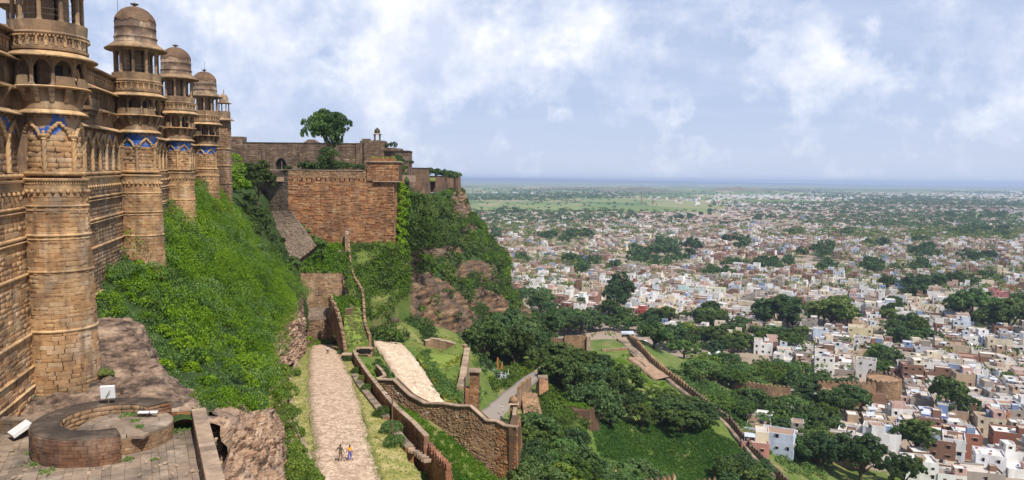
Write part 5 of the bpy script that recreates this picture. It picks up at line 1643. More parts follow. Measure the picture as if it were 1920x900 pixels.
def ridge_tower(px0, px1, ytop, ybot, Y, label, taper=1.0, th=8.0, m=TOWERST, round_=False):
    a, b = P(px0, ytop, Y), P(px1, ytop, Y)
    zt = a.z; zb = P(px0, ybot, Y).z
    cx = (a.x + b.x) / 2; hw = (b.x - a.x) / 2
    t = thing('wall_tower', (cx, Y + th / 2, zb), label, 'wall tower')
    mb = MB()
    if round_:
        mb.lathe([(hw * 1.18, zb), (hw, zt)], 24, c=(cx, Y + hw)); mb.lathe([(hw, zt - .3), (.01, zt - .28)], 24, c=(cx, Y + hw))
    else:
        mb.hexa([(cx - hw - taper, Y - taper, zb), (cx + hw + taper, Y - taper, zb), (cx + hw + taper, Y + th, zb), (cx - hw - taper, Y + th, zb)], [(cx - hw, Y, zt), (cx + hw, Y, zt), (cx + hw, Y + th, zt), (cx - hw, Y + th, zt)])
    mb.build('tower_body', m, t)
    mb = MB()
    if round_: ring(mb, hw - .4, hw + .15, zt, zt + .35, 24)
    else: mb.box(-hw - .15, hw + .15, -th / 2 - .15, th / 2 + .1, 0, .4)
    o = mb.build('coping', SOOT, t, world=False); o.location = (0, (hw - th / 2) if round_ else 0, (0 if round_ else zt - zb))
    if round_:
        o.data.transform(Matrix.Translation((0, 0, -zb)))
    return t
ridge_tower(765, 800, 316, 372, 296, 'square tan tower of the fort wall standing out from the green cliff top')
ridge_tower(728, 768, 318, 368, 292, 'dark stretch of fort wall directly behind the gate block', m=DKWALL)
ridge_tower(817, 833, 331, 392, 318, 'narrow leaning wall tower wrapped in creepers on the cliff')
ridge_tower(829, 849, 329, 352, 330, 'low round wall tower second from the end of the cliff', round_=True)
ridge_tower(851, 863, 327, 360, 334, 'last round wall tower at the very end of the cliff top', round_=True)
ridge_tower(795, 852, 331, 360, 340, 'long low stretch of fort wall linking the last towers', m=DKWALL)

# ------------------------------------------------------------------ ledges, stair and walls beyond the end of the road
def ledges():
    t = thing('terraced_wall', P(610, 640, 176), 'tiered brown retaining walls with a sloping stone ledge behind the end of the road', 'retaining wall')
    poly_wall('upper_wall_core', t, [P(556, 578, 180), P(648, 574, 180), P(648, 512, 182), P(560, 512, 182)], RUBB, nmax=150, course=.42, length=1.0, seed=71, thick=9, push=.08)
    poly_wall('ledge_core', t, [P(560, 600, 176.5), P(630, 598, 176.5), P(622, 575, 180), P(560, 577, 180)], GREYST, nmax=60, course=.5, length=1.0, seed=72, thick=3)
    poly_wall('lower_wall_core', t, [P(556, 646, 176.3), P(632, 642, 176.3), P(630, 598, 176.3), P(558, 600, 176.3)], WALLG, nmax=90, course=.42, length=1.0, seed=73, thick=4, push=.08)
    return t
ledges()
def bank(name, pts, label, m=EARTHG, drop=6, cat='bank'):
    """planted earth bank: a top polygon with skirts"""
    mb = MB(); n = len(pts)
    vs = [tuple(p) for p in pts] + [(p[0], p[1], p[2] - drop) for p in pts]
    mb.add(vs, [tuple(range(n))] + [(i + n, (i + 1) % n + n, (i + 1) % n, i) for i in range(n)])
    o = mb.build(name, m); tag(o, label, cat, kind='structure'); return o
BANK1 = [P(560, 508, 182.5), P(652, 512, 182.5), P(654, 470, 188), P(640, 458, 189.6), P(590, 456, 189.6), P(566, 470, 188)]
bank('bank', BANK1, 'bright green grassy ledge between the bastion foot and the tiered walls')
BANK2 = [P(655, 560, 175), P(672, 574, 172), P(700, 600, 176), P(770, 545, 190), P(768, 470, 192), P(738, 455, 189), P(656, 458, 189.4), P(650, 510, 182)]
bank('bank', BANK2, 'shrub covered bank right of the stair below the bastion', drop=8)
BANK3 = [P(622, 585, 170), P(650, 590, 170), P(656, 560, 174.5), P(648, 556, 176), P(618, 556, 178)]
bank('bank', BANK3, 'small green ledge left of the stair')
CORR = [P(645, 652, 162), P(692, 640, 164), P(676, 590, 170), P(674, 572, 172.5), P(648, 580, 171.5), P(645, 600, 168.5)]
bank('grass_corridor', CORR, 'bright grass strip enclosed between two parapet walls above the road', m=GRASSG, cat='lawn')
CAPR = stone_mat('brown_coping_stone', [(.28, .19, .13), (.40, .29, .20), (.34, .23, .16)], stain=.5, streak=.2)
def stairs():
    t = thing('stair', P(652, 480, 187), 'narrow broken stone stair climbing to the bastion between grassy ledges', 'stair')
    pts = [(634, 470, 187.6, 650), (636, 490, 186, 655), (641, 515, 183, 660), (646, 535, 180, 668), (650, 560, 176.5, 673), (660, 580, 172.5, 677)]
    A = [P(a, y, Y) for a, y, Y, b in pts]; B = [P(b, y, Y) for a, y, Y, b in pts]
    n = 34
    for i in range(n):
        s = i / (n - 1) * (len(pts) - 1); k = min(int(s), len(pts) - 2); f = s - k
        a = A[k].lerp(A[k + 1], f); b = B[k].lerp(B[k + 1], f)
        d = (B[k] - A[k]).normalized(); fw = Vector((d.y, -d.x, 0)).normalized()
        mb = MB(); c = (a + b) / 2
        mb.obox(c + Vector((0, 0, -.35)), d, fw, (0, 0, 1), (b - a).length / 2, .36, .5); mb.build('step', PAVE, t)
stairs()
def WL(L): return [P(*c) for c in L]
wall_thing('stair_wall', WL([(653, 455, 189.3), (656, 488, 186), (660, 512, 182.8), (664, 528, 180.5), (672, 540, 178.5), (680, 555, 176), (682, 575, 173), (683, 600, 169.5), (685, 618, 167), (694, 640, 164)]), 1.3, .6, 'winding parapet wall snaking down beside the stair from the bastion', 'parapet', RUBB, CAPR, stone=REDST, nst=22, course=.35, length=.8, capl=1.1, capover=0, seed=74, base=2.0)
tw0 = P(652, 428, 190.0 - 1.2)
wall_thing('stair_wall', [Vector((P(650, 432, 188.6).x, 188.9, P(650, 455, 188.6).z)), Vector((P(652, 455, 188.6).x, 187.2, P(652, 462, 188).z))], 3.0, .8, 'upright end of the winding parapet leaning against the bastion', 'parapet', RUBB, CAPST, seed=75, base=2)
wall_thing('corridor_wall', WL([(619, 580, 170.5), (626, 592, 169), (634, 612, 166.5), (641, 640, 162.5), (646, 668, 158), (648, 690, 153)]), 3.2, .7, 'tall broken parapet with ragged stones along the left of the grass strip', 'parapet', WALLG, None, stone=WALLG, nst=36, course=.36, length=.7, merlons=(1.1, .8, .45), seed=76, base=3.5)  # shade of this side is put into the darker stone colour
wall_thing('corridor_wall', WL([(648, 590, 170.2), (661, 588, 170.2)]), 1.3, .7, 'short cross wall stub at the foot of the stair', 'wall', RUBB, CAPST, seed=77, base=3)
def blockhouse():
    t = thing('wall_block', P(675, 690, 152), 'square stone block with a dark recess where the parapet meets the grass strip', 'ruined block')
    poly_wall('block_core', t, [P(668, 682, 157), P(698, 680, 157), P(698, 649, 159), P(668, 650, 159)], RUBB, nmax=60, course=.35, length=.8, seed=78, thick=2.2)
    poly_wall('side_core', t, [P(642, 694, 149), P(669, 694, 150), P(668, 662, 152), P(642, 664, 151)], REDST, nmax=40, course=.35, length=.8, seed=79, thick=2.0)
    mb = MB(); mb.obox(P(683, 653, 158.3), (1, 0, 0), (0, 1, 0), (0, 0, 1), 1.9, .9, .12); mb.build('coping', CAPST, t)
    mb = MB(); mb.obox(P(656, 664, 150), (1, 0, 0), (0, 1, 0), (0, 0, 1), 1.7, .8, .12); mb.build('coping', CAPST, t)
    mb = MB(); mb.obox(P(684, 658, 156.85), (1, 0, 0), (0, 1, 0), (0, 0, 1), 1.2, .1, .5); mb.build('recess', DARKIN, t)  # near-black slab stands in for the shade of a recess
blockhouse()

# parapet between the two roads
def gp(px, Y, dz=0.0): return onroad(px, Y, dz)
PARA = [(664, 151), (668, 143), (674, 136), (682, 128), (692, 119.5), (702, 113), (712, 107), (722, 102), (735, 96), (748, 91.5), (762, 87.5), (776, 84), (788, 80.5), (800, 77.5)]
PW = [gp(a, y) for a, y in PARA]
wall_thing('parapet_wall', PW, 1.75, .55, 'long red parapet wall running down the right side of the cobbled road', 'parapet', WALLRED, CAPST, stone=REDST, nst=20, course=.3, length=.6, capl=1.0, capover=.05, seed=81, base=3.0, sides=(1,))
wall_thing('parapet_wall', [gp(806, 76.5), gp(815, 74), gp(828, 71), gp(842, 68)], .7, .6, 'broken near end of the red parapet with upright pointed stones', 'parapet', WALLRED, None, stone=REDST, nst=40, course=.3, length=.6, merlons=(.8, .8, .3), seed=82, base=3.0)
mbt = thing('coping_rubble', P(775, 888, 78), 'pale tumbled coping blocks at the near end of the red parapet', 'rubble'); rr = random.Random(8)
for k in range(9):
    mb = MB(); q = gp(762 + k * 5, 79 - k * .7, .15); mb.obox(q, Vector((1, rr.uniform(-.4, .4), 0)).normalized(), Vector((0, 1, 0)), (0, 0, 1), rr.uniform(.25, .5), rr.uniform(.2, .3), rr.uniform(.12, .3)); mb.build('block', CAPST, mbt)
# low kerb walls along the road
wall_thing('kerb_wall', [gp(a, y) for y, a in [(64, 592), (70, 585), (76, 574), (84, 561), (95, 549), (108, 544)]], .55, .35, 'low kerb wall with a pale top along the left verge of the cobbled road', 'kerb wall', REDST, CAPST, capl=1.4, seed=83, base=3)
wall_thing('kerb_wall', [gp(a, y) for y, a in [(122, 545), (132, 549), (145, 558), (156, 568)]], .45, .35, 'pale low kerb wall curving round below the rock bluff', 'kerb wall', CAPST, CAPST, capl=1.4, seed=84, base=3)
wall_thing('verge_wall', [gp(a, y) for y, a in [(128, 664), (118, 674), (109, 690), (100, 708), (93, 724)]], .35, .9, 'flat topped low stone ledge at the foot of the red parapet', 'ledge wall', REDST, PAVE, capl=1.0, seed=85, base=2)
wall_thing('verge_wall', [gp(a, y) for y, a in [(87, 738), (82, 752), (78, 768)]], .35, .9, 'near length of flat stone ledge beside the red parapet', 'ledge wall', REDST, PAVE, capl=1.0, seed=86, base=2)

# ---- great retaining wall
def retaining():
    t = thing('retaining_wall', P(850, 880, 120), 'great brown rubble retaining wall stepping down to the right in front of the lower road', 'retaining wall')
    top = [(708, 712, 133), (738, 713, 131.5), (768, 742, 130), (797, 757, 128.5), (832, 757.5, 127), (862, 762, 125.5), (882, 762, 124.5), (912, 789, 123.5), (930, 790, 123), (946, 799, 122.2), (970, 802, 121)]
    T = [P(*c) for c in top]
    for i in range(len(T) - 1):
        a, b = T[i], T[i + 1]
        zb = -56.0
        d = Vector((b.x - a.x, b.y - a.y, 0)).normalized(); n = Vector((d.y, -d.x, 0))
        m = REDST if i >= 8 else RUBB
        pa, pb = a + n * .9, b + n * .9
        lo = lambda p: Vector((p.x + n.x * .9, p.y + n.y * .9, zb))
        poly_wall('wall_section', t, [lo(a), lo(b), b, a], m, core=MORT, course=.34 if i else .4, length=.62, nmax=36, seed=90 + i, thick=1.6, push=.07, stuff='section_masonry')
        mb = MB(); u = n * .35
        mb.hexa([a + u, b + u, b - n * .6, a - n * .6], [a + u + Vector((0, 0, .2)), b + u + Vector((0, 0, .2)), b - n * .6 + Vector((0, 0, .2)), a - n * .6 + Vector((0, 0, .2))]); mb.build('coping_stone', CAPST, t)
    e = T[-1]
    poly_wall('end_section', t, [Vector((e.x + .2, e.y - .6, -56)), Vector((e.x + 1.6, e.y + 7, -56)), Vector((e.x + .6, e.y + 6.5, e.z)), Vector((e.x, e.y, e.z))], REDST, course=.34, length=.62, seed=99, thick=1.5, stuff='section_masonry')
    for (px, py, w) in ((802, 770, .3), (859, 776, .25), (722, 742, .2)):
        q = P(px, py, 127); mb = MB(); mb.obox((q.x, q.y - 1.35, q.z), (1, 0, 0), (0, 1, 0), (0, 0, 1), w, .25, .18); mb.build('drain_spout', CAPST, t)
    return T
RT = retaining()
wall_thing('road_wall', [P(706, 690, 146), P(716, 700, 141), P(722, 710, 136), P(708, 716, 133.5)], .6, .5, 'short stub of low wall joining the lower road and the great retaining wall', 'wall', RUBB, CAPST, seed=101, base=4)

# ---- ruined walls of the grassy terrace, brick pier
wall_thing('ruined_wall', WL([(796, 652, 173), (812, 646, 174), (838, 652, 173.5), (874, 660, 171)]), 1.6, 1.2, 'broken pale top wall closing the back of the grassy terrace', 'ruined wall', RUBB, CAPST, seed=102, base=3, capl=1.8)
wall_thing('ruined_wall', WL([(876, 664, 171), (872, 690, 160), (867, 720, 150), (862, 740, 144)]), 1.5, 1.3, 'crumbling side wall running down the right edge of the grassy terrace', 'ruined wall', RUBB, CAPST, seed=103, base=5, capl=1.4)
TERG = [P(780, 655, 172), P(874, 664, 171), P(866, 720, 151), P(866, 752, 141), P(838, 757, 137), P(806, 705, 149), P(784, 672, 160)]
bank('grass_terrace', TERG, 'sunny overgrown grass terrace between the lower road and the cliff', m=GRASSG, drop=9, cat='terrace')
def pier():
    a = P(880, 753, 146); b = P(898, 753, 146); zt = P(889, 698, 146).z
    t = thing('brick_pier', ((a.x + b.x) / 2, 147, a.z - 2), 'tall narrow brick pier with a flat cap at the corner of the grassy terrace', 'pier')
    poly_wall('pier_core', t, [(a.x, 146, a.z - 2), (b.x, 146, a.z - 2), (b.x, 146.2, zt), (a.x, 146.2, zt)], REDST, nmax=60, course=.34, length=.7, seed=104, thick=2.2)
    mb = MB(); mb.box(a.x - .3, b.x + .35, 145.7, 148.5, zt, zt + .25); mb.build('cap', CAPST, t)
    mb = MB(); mb.box(a.x - .8, a.x + .1, 145.7, 148.2, a.z - 2, zt - 3.6); mb.build('buttress', REDST, t)
pier()

# ---- parapet with kiosk right of the gate road
def kiosk2():
    q = P(963, 768, 152)
    t = thing('kiosk', (q.x, q.y, q.z), 'weathered stone kiosk with a ribbed onion dome on the parapet of the gate road', 'kiosk')
    z0 = q.z
    mb = MB(); mb.box(q.x - .85, q.x + .85, q.y - .85, q.y + .85, z0 - 5, z0 + .2); mb.build('plinth', RUBB, t)
    for i in (-1, 1):
        for j in (-1, 1):
            mb = MB(); column_mb(mb, q.x + i * .6, q.y + j * .6, z0 + .2, z0 + 1.45, .15); mb.build('column', RUBB, t)
    mb = MB(); e_ = lambda e, zz: [(q.x - e, q.y - e, zz), (q.x + e, q.y - e, zz), (q.x + e, q.y + e, zz), (q.x - e, q.y + e, zz)]
    mb.hexa(e_(1.15, z0 + 1.4), e_(.85, z0 + 1.62)); mb.build('eave', CAPST, t)
    mb = MB(); n = 20
    prof = [(.80, 1.6), (.98, 1.95), (.95, 2.3), (.75, 2.65), (.4, 2.9), (.12, 3.02), (.03, 3.2)]
    vs = []
    for r, z in prof:
        for i in range(n):
            a = 2 * PI * i / n; r2 = r * (1 + (.05 if i % 2 else -.03)); vs.append((q.x + r2 * math.cos(a), q.y + r2 * math.sin(a), z0 + z))
    mb.add(vs, [(k * n + i, k * n + (i + 1) % n, (k + 1) * n + (i + 1) % n, (k + 1) * n + i) for k in range(len(prof) - 1) for i in range(n)])
    mb.build('dome', RUBB, t, smooth=True)
kiosk2()
wall_thing('road_parapet', WL([(968, 802, 137), (964, 785, 145), (966, 768, 153)]), .9, .7, 'pale stone parapet running from the domed kiosk to the end of the great wall', 'parapet', RUBB, CAPST, seed=105, base=8)
def fan_wall():
    t = thing('scarp_wall', P(1003, 785, 162), 'steep flaring scarp of rough tan stone falling from the parapet of the gate road', 'scarp wall')
    poly_wall('scarp_core', t, [P(985, 800, 156), P(1017, 780, 164), P(1006, 738, 176), P(978, 733, 174)], TANWALL, nmax=150, course=.45, length=.7, seed=106, thick=2.5, push=.1)
    poly_wall('upper_core', t, [P(1012, 740, 178), P(1028, 730, 186), P(1026, 705, 196), P(1012, 708, 192)], REDST, nmax=50, course=.4, length=.8, seed=107, thick=2.0)
    mb = MB(); q = P(1018, 707, 193); mb.obox(q, (1, 0, 0), (0, 1, 0), (0, 0, 1), 1.3, 1.2, .25); mb.build('cap', CAPST, t)
fan_wall()
wall_thing('road_parapet', WL([(972, 742, 166), (984, 730, 178), (994, 722, 188)]), 1.5, .7, 'ragged parapet with pointed stones above the flaring scarp', 'parapet', RUBB, None, merlons=(.8, 1.0, .4), seed=108, base=3)
wall_thing('road_parapet', WL([(1000, 706, 212), (1015, 692, 224), (1030, 684, 236)]), .9, .6, 'pale low wall along the outer bend of the gate road', 'parapet', CAPST, CAPST, seed=109, base=3)

# ---- gate block with merlons, grassy bastion, long battlemented walls
def gate_block():
    Y = 262.0
    a, b = P(1031, 668, Y), P(1100, 668, Y)
    m_ = P(1058, 640, Y).x
    zt, zt2, zb = P(1070, 636, Y).z, P(1040, 640, Y).z, a.z - 3
    t = thing('gatehouse', ((a.x + b.x) / 2, Y, zb), 'ruined ochre gatehouse with a row of rounded merlons among the dark trees', 'gatehouse')
    poly_wall('right_core', t, [(m_, Y, zb), (b.x, Y, zb), (b.x, Y, zt), (m_, Y, zt)], TANWALL, nmax=120, course=.5, length=1.0, seed=110, thick=5, depth=.12)
    poly_wall('left_core', t, [(a.x, Y + .3, zb), (m_, Y + .3, zb), (m_, Y + .3, zt2), (a.x, Y + .3, zt2)], REDST, nmax=80, course=.5, length=1.0, seed=111, thick=5, depth=.12)
    g = MB(); n = 10
    pr = [(-.55, 0), (.55, 0), (.55, .8), (.42, 1.1), (.0, 1.5), (-.42, 1.1), (-.55, .8)]
    vs = [(x, -.3, z) for x, z in pr] + [(x, .3, z) for x, z in pr]; n = len(pr)
    g.add(vs, [tuple(range(n)), tuple(range(2 * n - 1, n - 1, -1))] + [(i + n, (i + 1) % n + n, (i + 1) % n, i) for i in range(n)])
    gm = g.mesh('merlon', TANWALL)
    k = 8
    for i in range(k):
        o = link('merlon', gm, t); o.location = (m_ + .7 + (b.x - m_ - 1.4) * i / (k - 1) - t.location.x, .4, zt - zb - .02)
    mb = MB(); mb.box(b.x - .2, b.x + 1.2, Y - 1, Y + 5, zb, zt + 1.2); mb.build('corner_turret', CAPST, t)
    mb = MB(); mb.box(a.x, m_, Y - .05, Y + .3, zb + 3.2, zb + 3.5); mb.build('string_course', CAPST, t)
    mb = MB(); mb.box(a.x - 1.6, a.x - .2, Y - 1, Y + 2, zb, zb + 5.5); mb.build('side_pier', REDST, t)
gate_block()
def green_bastion():
    zt = P(1075, 765, 192).z; zb = zt - 13
    a = P(1040, 765, 196); b = P(1108, 765, 190)
    t = thing('bastion', ((a.x + b.x) / 2, 196, zb), 'brown stone bastion with a bright green grassy top among the bushes', 'bastion')
    poly_wall('front_core', t, [(a.x - .8, 196, zb), (b.x + .4, 190, zb), (b.x, 190.3, zt), (a.x, 196.3, zt)], RUBB, nmax=150, course=.45, length=1.1, seed=112, thick=6, push=.07)
    poly_wall('side_core', t, [(b.x + .4, 190, zb), (b.x - 1, 207, zb), (b.x - 1.4, 207, zt), (b.x, 190.3, zt)], RUBB, nmax=60, course=.45, length=1.1, seed=113, thick=5)
    mb = MB(); q = [(a.x + .2, 196.6, zt), (b.x - .3, 190.8, zt), (b.x - 1.7, 207, zt), (a.x + 1, 209, zt)]
    vs = q + [(x, y, z + .12) for x, y, z in q]; mb.hexa(vs[:4], vs[4:]); mb.build('earth_fill', GRASSG, t)
    return q
GBT = green_bastion()
def GW(L, dz=0.0): return [Vector((p.x, p.y, gh(p.x, p.y) + dz)) for p in (P(*c) for c in L)]
wall_thing('battlemented_wall', GW([(1180, 645, 300), (1192, 652, 290), (1220, 675, 275), (1250, 702, 262), (1290, 738, 249)]), 2.2, .9, 'far length of the long battlemented wall above the dirt path', 'rampart', RUBB, None, stone=RUBB, nst=10, course=.45, length=.9, merlons=(1.25, 1.35, .45), seed=114, base=4, sides=(1,))
wall_thing('battlemented_wall', GW([(1290, 738, 249), (1330, 768, 236), (1368, 800, 225), (1410, 842, 211), (1450, 880, 199), (1480, 915, 191), (1510, 960, 184)]), 2.4, .9, 'near length of the long battlemented wall dropping to the bottom of the picture', 'rampart', DKWALL, None, stone=RUBB, nst=10, course=.45, length=.9, merlons=(1.25, 1.1, .25), seed=115, base=4, sides=(1,))
WALK = [((1156, 655, 300), (1180, 652, 298)), ((1180, 665, 286), (1196, 661, 286)), ((1208, 684, 272), (1218, 681, 272)), ((1240, 706, 261), (1248, 704, 261)), ((1280, 742, 248), (1286, 740, 248)), ((1318, 770, 236.5), (1326, 769, 236)), ((1356, 803, 225.5), (1364, 802, 225)), ((1400, 846, 211), (1407, 845, 211)), ((1440, 890, 198.5), (1447, 889, 198))]
def walk():
    prs = []
    for a, b in WALK:
        A, B = P(*a), P(*b); z = gh(B.x, B.y) + 1.2
        prs.append((Vector((A.x, A.y, z)), Vector((B.x, B.y, z))))
    strip('wall_walk', prs, PAVE, 'paved wall walk of pale slabs along the inner side of the long rampart', 'walkway', n=5)
walk()
wall_thing('low_wall', GW([(1128, 672, 280), (1150, 668, 284), (1178, 662, 288)]), .8, .6, 'low straw coloured wall at the top of the walled field', 'wall', TANWALL, CAPST, seed=116, base=2)
wall_thing('low_wall', GW([(1182, 665, 285), (1198, 680, 274), (1212, 692, 268)]), .8, .6, 'low wall with square blocks beside the top of the paved wall walk', 'wall', TANWALL, CAPST, seed=117, base=2)
def ZW(L, z): return [PZ(px, py, z) for px, py in L]
# outer rampart beyond, in pieces
wall_thing('outer_rampart', ZW([(1225, 700), (1262, 716), (1300, 722), (1345, 728)], -91), 4.5, 1.2, 'ruined tan rampart stretch right behind the long battlemented wall', 'rampart', TANWALL, None, merlons=(1.3, 1.3, .5), seed=118, base=5)
wall_thing('outer_rampart', ZW([(1368, 735), (1400, 741), (1440, 748), (1482, 752)], -94), 5.5, 1.2, 'sunlit tan rampart below the row of feathery trees', 'rampart', TANWALL, None, merlons=(1.3, 1.0, .5), seed=119, base=5)
wall_thing('outer_rampart', ZW([(1530, 748), (1570, 750), (1605, 750), (1640, 752)], -97), 7.5, 1.4, 'tan rampart running into the great round corner tower', 'rampart', TANWALL, None, merlons=(1.5, 1.3, .5), seed=120, base=4)
wall_thing('outer_rampart', ZW([(1626, 722), (1655, 722), (1682, 730)], -97), 6.0, 1.2, 'short crenellated wall rising behind the round corner tower', 'rampart', GREYST, None, merlons=(1.5, 1.5, .5), seed=121, base=4)
def round_tower():
    c = PZ(1655, 752, -99)
    t = thing('round_tower', (c.x, c.y, -100), 'broad round tan corner tower at the end of the outer rampart above the houses', 'tower')
    r = 7.2
    mb = MB(); mb.lathe([(r * 1.08, -101), (r - .1, -88.6), (.1, -88.6)], 40, c=(c.x, c.y)); mb.build('tower_body', TANWALL, t)
    masonry(t, drum_map((c.x, c.y), lambda z: r * 1.08 - (r * .08) * (z + 101) / 12.4 - .1, -100, R(-170), r), R(180) * r, 11.3, .55, 1.1, TANWALL, 200, .16, 122, push=.08)
    g = bpy.data.meshes.get('merlon')
    for k in range(20):
        a = 2 * PI * k / 20
        o = link('merlon', g, t); o.location = (r * .97 * math.cos(a), r * .97 * math.sin(a), 11.3); o.rotation_euler = (0, 0, a + PI / 2)
round_tower()
# merlon heads of the buried wall in the trees at the bottom
wall_thing('buried_wall', [P(1086, 856, 168), P(1120, 878, 164), P(1160, 898, 160), P(1205, 925, 156)], .1, .8, 'overgrown wall whose pointed merlon tips poke out of the treetops', 'rampart', TANWALL, None, merlons=(1.1, 1.7, 2.2), seed=123, base=6)
wall_thing('buried_wall', [P(1205, 915, 154), P(1240, 911, 155), P(1268, 907, 157)], .4, .8, 'tightly spaced ruined merlons at the bottom edge of the wooded enclosure', 'rampart', TANWALL, None, merlons=(.9, 2.0, .5), seed=124, base=6)
wall_thing('buried_wall', [P(1296, 922, 176), P(1325, 916, 176), P(1345, 912, 176)], .6, .8, 'jagged pale merlons at the bottom edge in front of the dark bush', 'rampart', TANWALL, None, merlons=(1.0, 2.4, .3), seed=125, base=6)
def paved_corner():
    q = [P(1405, 905, 196), P(1425, 878, 203), P(1448, 868, 206), P(1476, 905, 196)]
    bank('paved_corner', [Vector((p.x, p.y, gh(p.x, p.y) + 1.6)) for p in q], 'bare brown paved corner inside the rampart at the bottom edge', m=PAVE, cat='terrace')
paved_corner()

# ------------------------------------------------------------------ shed, poles, shrines, mast
def shed():
    t = thing('shed', P(930, 722, 208), 'low shed with blue grey tin roofs and white posts at the foot of the cliff', 'shed')
    def roof(c, drop=.12, m=TINM, name='roof_sheet'):
        mb = MB(); q = [P(*x) for x in c]; mb.hexa([p - Vector((0, 0, drop)) for p in q], q); mb.build(name, m, t)
    roof([(908, 700, 212), (932, 704, 208), (928, 692, 218), (908, 688, 222)])
    roof([(918, 716, 202), (938, 724, 198), (956, 700, 210), (934, 696, 214)])
    roof([(912, 722, 202), (934, 722, 200), (926, 712, 206), (912, 712, 206)])
    roof([(906, 684, 226), (920, 688, 224), (922, 684, 228), (908, 680, 230)], m=WHITEM)
    for px, py, Y in ((920, 728, 201), (938, 730, 198), (942, 724, 200), (948, 718, 204), (953, 712, 208), (912, 726, 203)):
        q = P(px, py, Y); mb = MB(); mb.box(q.x - .08, q.x + .08, q.y - .08, q.y + .08, q.z - 1, q.z + 3.0); mb.build('post', WHITEM, t)
    mb = MB(); q = P(925, 722, 205); mb.box(q.x - 2.2, q.x + 2.0, q.y + .5, q.y + 3, q.z - 1, q.z + 2.2); mb.build('dark_store', DARKIN, t)  # near-black box stands in for the shade under the roof sheets
shed()
for k, (px, py, lab) in enumerate([(933, 690, 'tall saffron pennant on a pole behind the tin roofed shed'), (941, 694, 'shorter orange pennant right of the tall one behind the shed')]):
    q = P(px, py, 214); t = thing('pennant', (q.x, q.y, q.z - 2), lab, 'pennant')
    mb = MB(); mb.tube([(q.x, q.y, q.z - 2), (q.x, q.y, q.z + 3.4 - k)], .05, 5); mb.build('pole', METAL, t)
    mb = MB(); mb.box(q.x - .2, q.x + .22, q.y - .03, q.y + .03, q.z - .4, q.z + 3.2 - k); mb.build('cloth', plain('saffron_cloth_%d' % k, (.62, .16, .03), .8), t)
def pole(px, py0, py1, Y, label, arms=True):
    b = P(px, py1, Y); h = b.z; tz = P(px, py0, Y).z
    t = thing('utility_pole', b, label, 'utility pole')
    mb = MB(); mb.tube([b - Vector((0, 0, .5)), (b.x, b.y, tz)], [.11, .07], 8); mb.build('pole', RUST, t)
    if arms:
        mb = MB(); mb.box(b.x - .75, b.x + .75, b.y - .05, b.y + .05, tz - .35, tz - .25); mb.build('crossarm', RUST, t)
        for i in (-.65, 0, .65):
            mb = MB(); mb.ball((b.x + i, b.y, tz - .15), .08, 6, 4); mb.build('insulator', WHITEM, t)
pole(736, 735, 886, 79.5, 'tall thin rusty pole standing between cobbled road and red parapet')
pole(1151, 640, 668, 292, 'pale lattice pole beside the gatehouse', True)
def mast():
    b = PZ(1896, 568, -100)
    t = thing('radio_mast', b, 'slim red and white lattice mast rising from the pink houses', 'mast')
    RED = plain('red_mast_paint', (.45, .04, .03), .5)
    h = 30
    for k in range(6):
        mb = MB(); z0, z1 = b.z + h * k / 6, b.z + h * (k + 1) / 6
        w0, w1 = .9 - .1 * k, .9 - .1 * (k + 1)
        for i, j in ((-1, -1), (1, -1), (1, 1), (-1, 1)):
            mb.tube([(b.x + i * w0, b.y + j * w0, z0), (b.x + i * w1, b.y + j * w1, z1)], .12, 4)
        for q in range(3):
            z = z0 + (z1 - z0) * q / 3; w = w0 + (w1 - w0) * q / 3; zz = z + (z1 - z0) / 3
            mb.tube([(b.x - w, b.y - w, z), (b.x + w, b.y - w, zz)], .07, 4); mb.tube([(b.x + w, b.y - w, z), (b.x + w, b.y + w, zz)], .07, 4)
            mb.tube([(b.x - w, b.y + w, z), (b.x - w, b.y - w, zz)], .07, 4); mb.tube([(b.x + w, b.y - w, z), (b.x - w, b.y - w, zz)], .07, 4)
        mb.build('mast_section', RED if k % 2 == 0 else WHITEM, t)
mast()
def shrine():
    b = PZ(1341, 690, -92)
    t = thing('shrine', b, 'little red brick shrine with two white domes rising out of the trees', 'shrine')
    mb = MB(); mb.box(b.x - 4.5, b.x + 4.0, b.y, b.y + 6, b.z - 4, b.z + 4.2); mb.build('wall', plain('shrine_red', (.36, .10, .06), .85), t)
    mb = MB(); mb.box(b.x - 4.9, b.x + 4.4, b.y - .5, b.y + 6.4, b.z + 4.2, b.z + 4.7); mb.build('eave', plain('shrine_trim', (.55, .22, .13), .8), t)
    for dx, r in ((-2.7, 1.5), (2.0, 2.0)):
        mb = MB(); mb.lathe([(r, b.z + 4.7), (r * 1.04, b.z + 5.2), (r * .9, b.z + 5.2 + r * .75), (r * .5, b.z + 5.2 + r * 1.2), (.06, b.z + 5.2 + r * 1.4), (.03, b.z + 6.0 + r * 1.4)], 20, c=(b.x + dx, b.y + 2.4)); mb.build('dome', WHITEM, t, smooth=True)
    for dx in (-2.6, 0, 2.0):
        mb = MB(); mb.box(b.x + dx - .5, b.x + dx + .5, b.y - .04, b.y + .05, b.z + 1, b.z + 3.2); mb.build('doorway', DARKIN, t)
shrine()
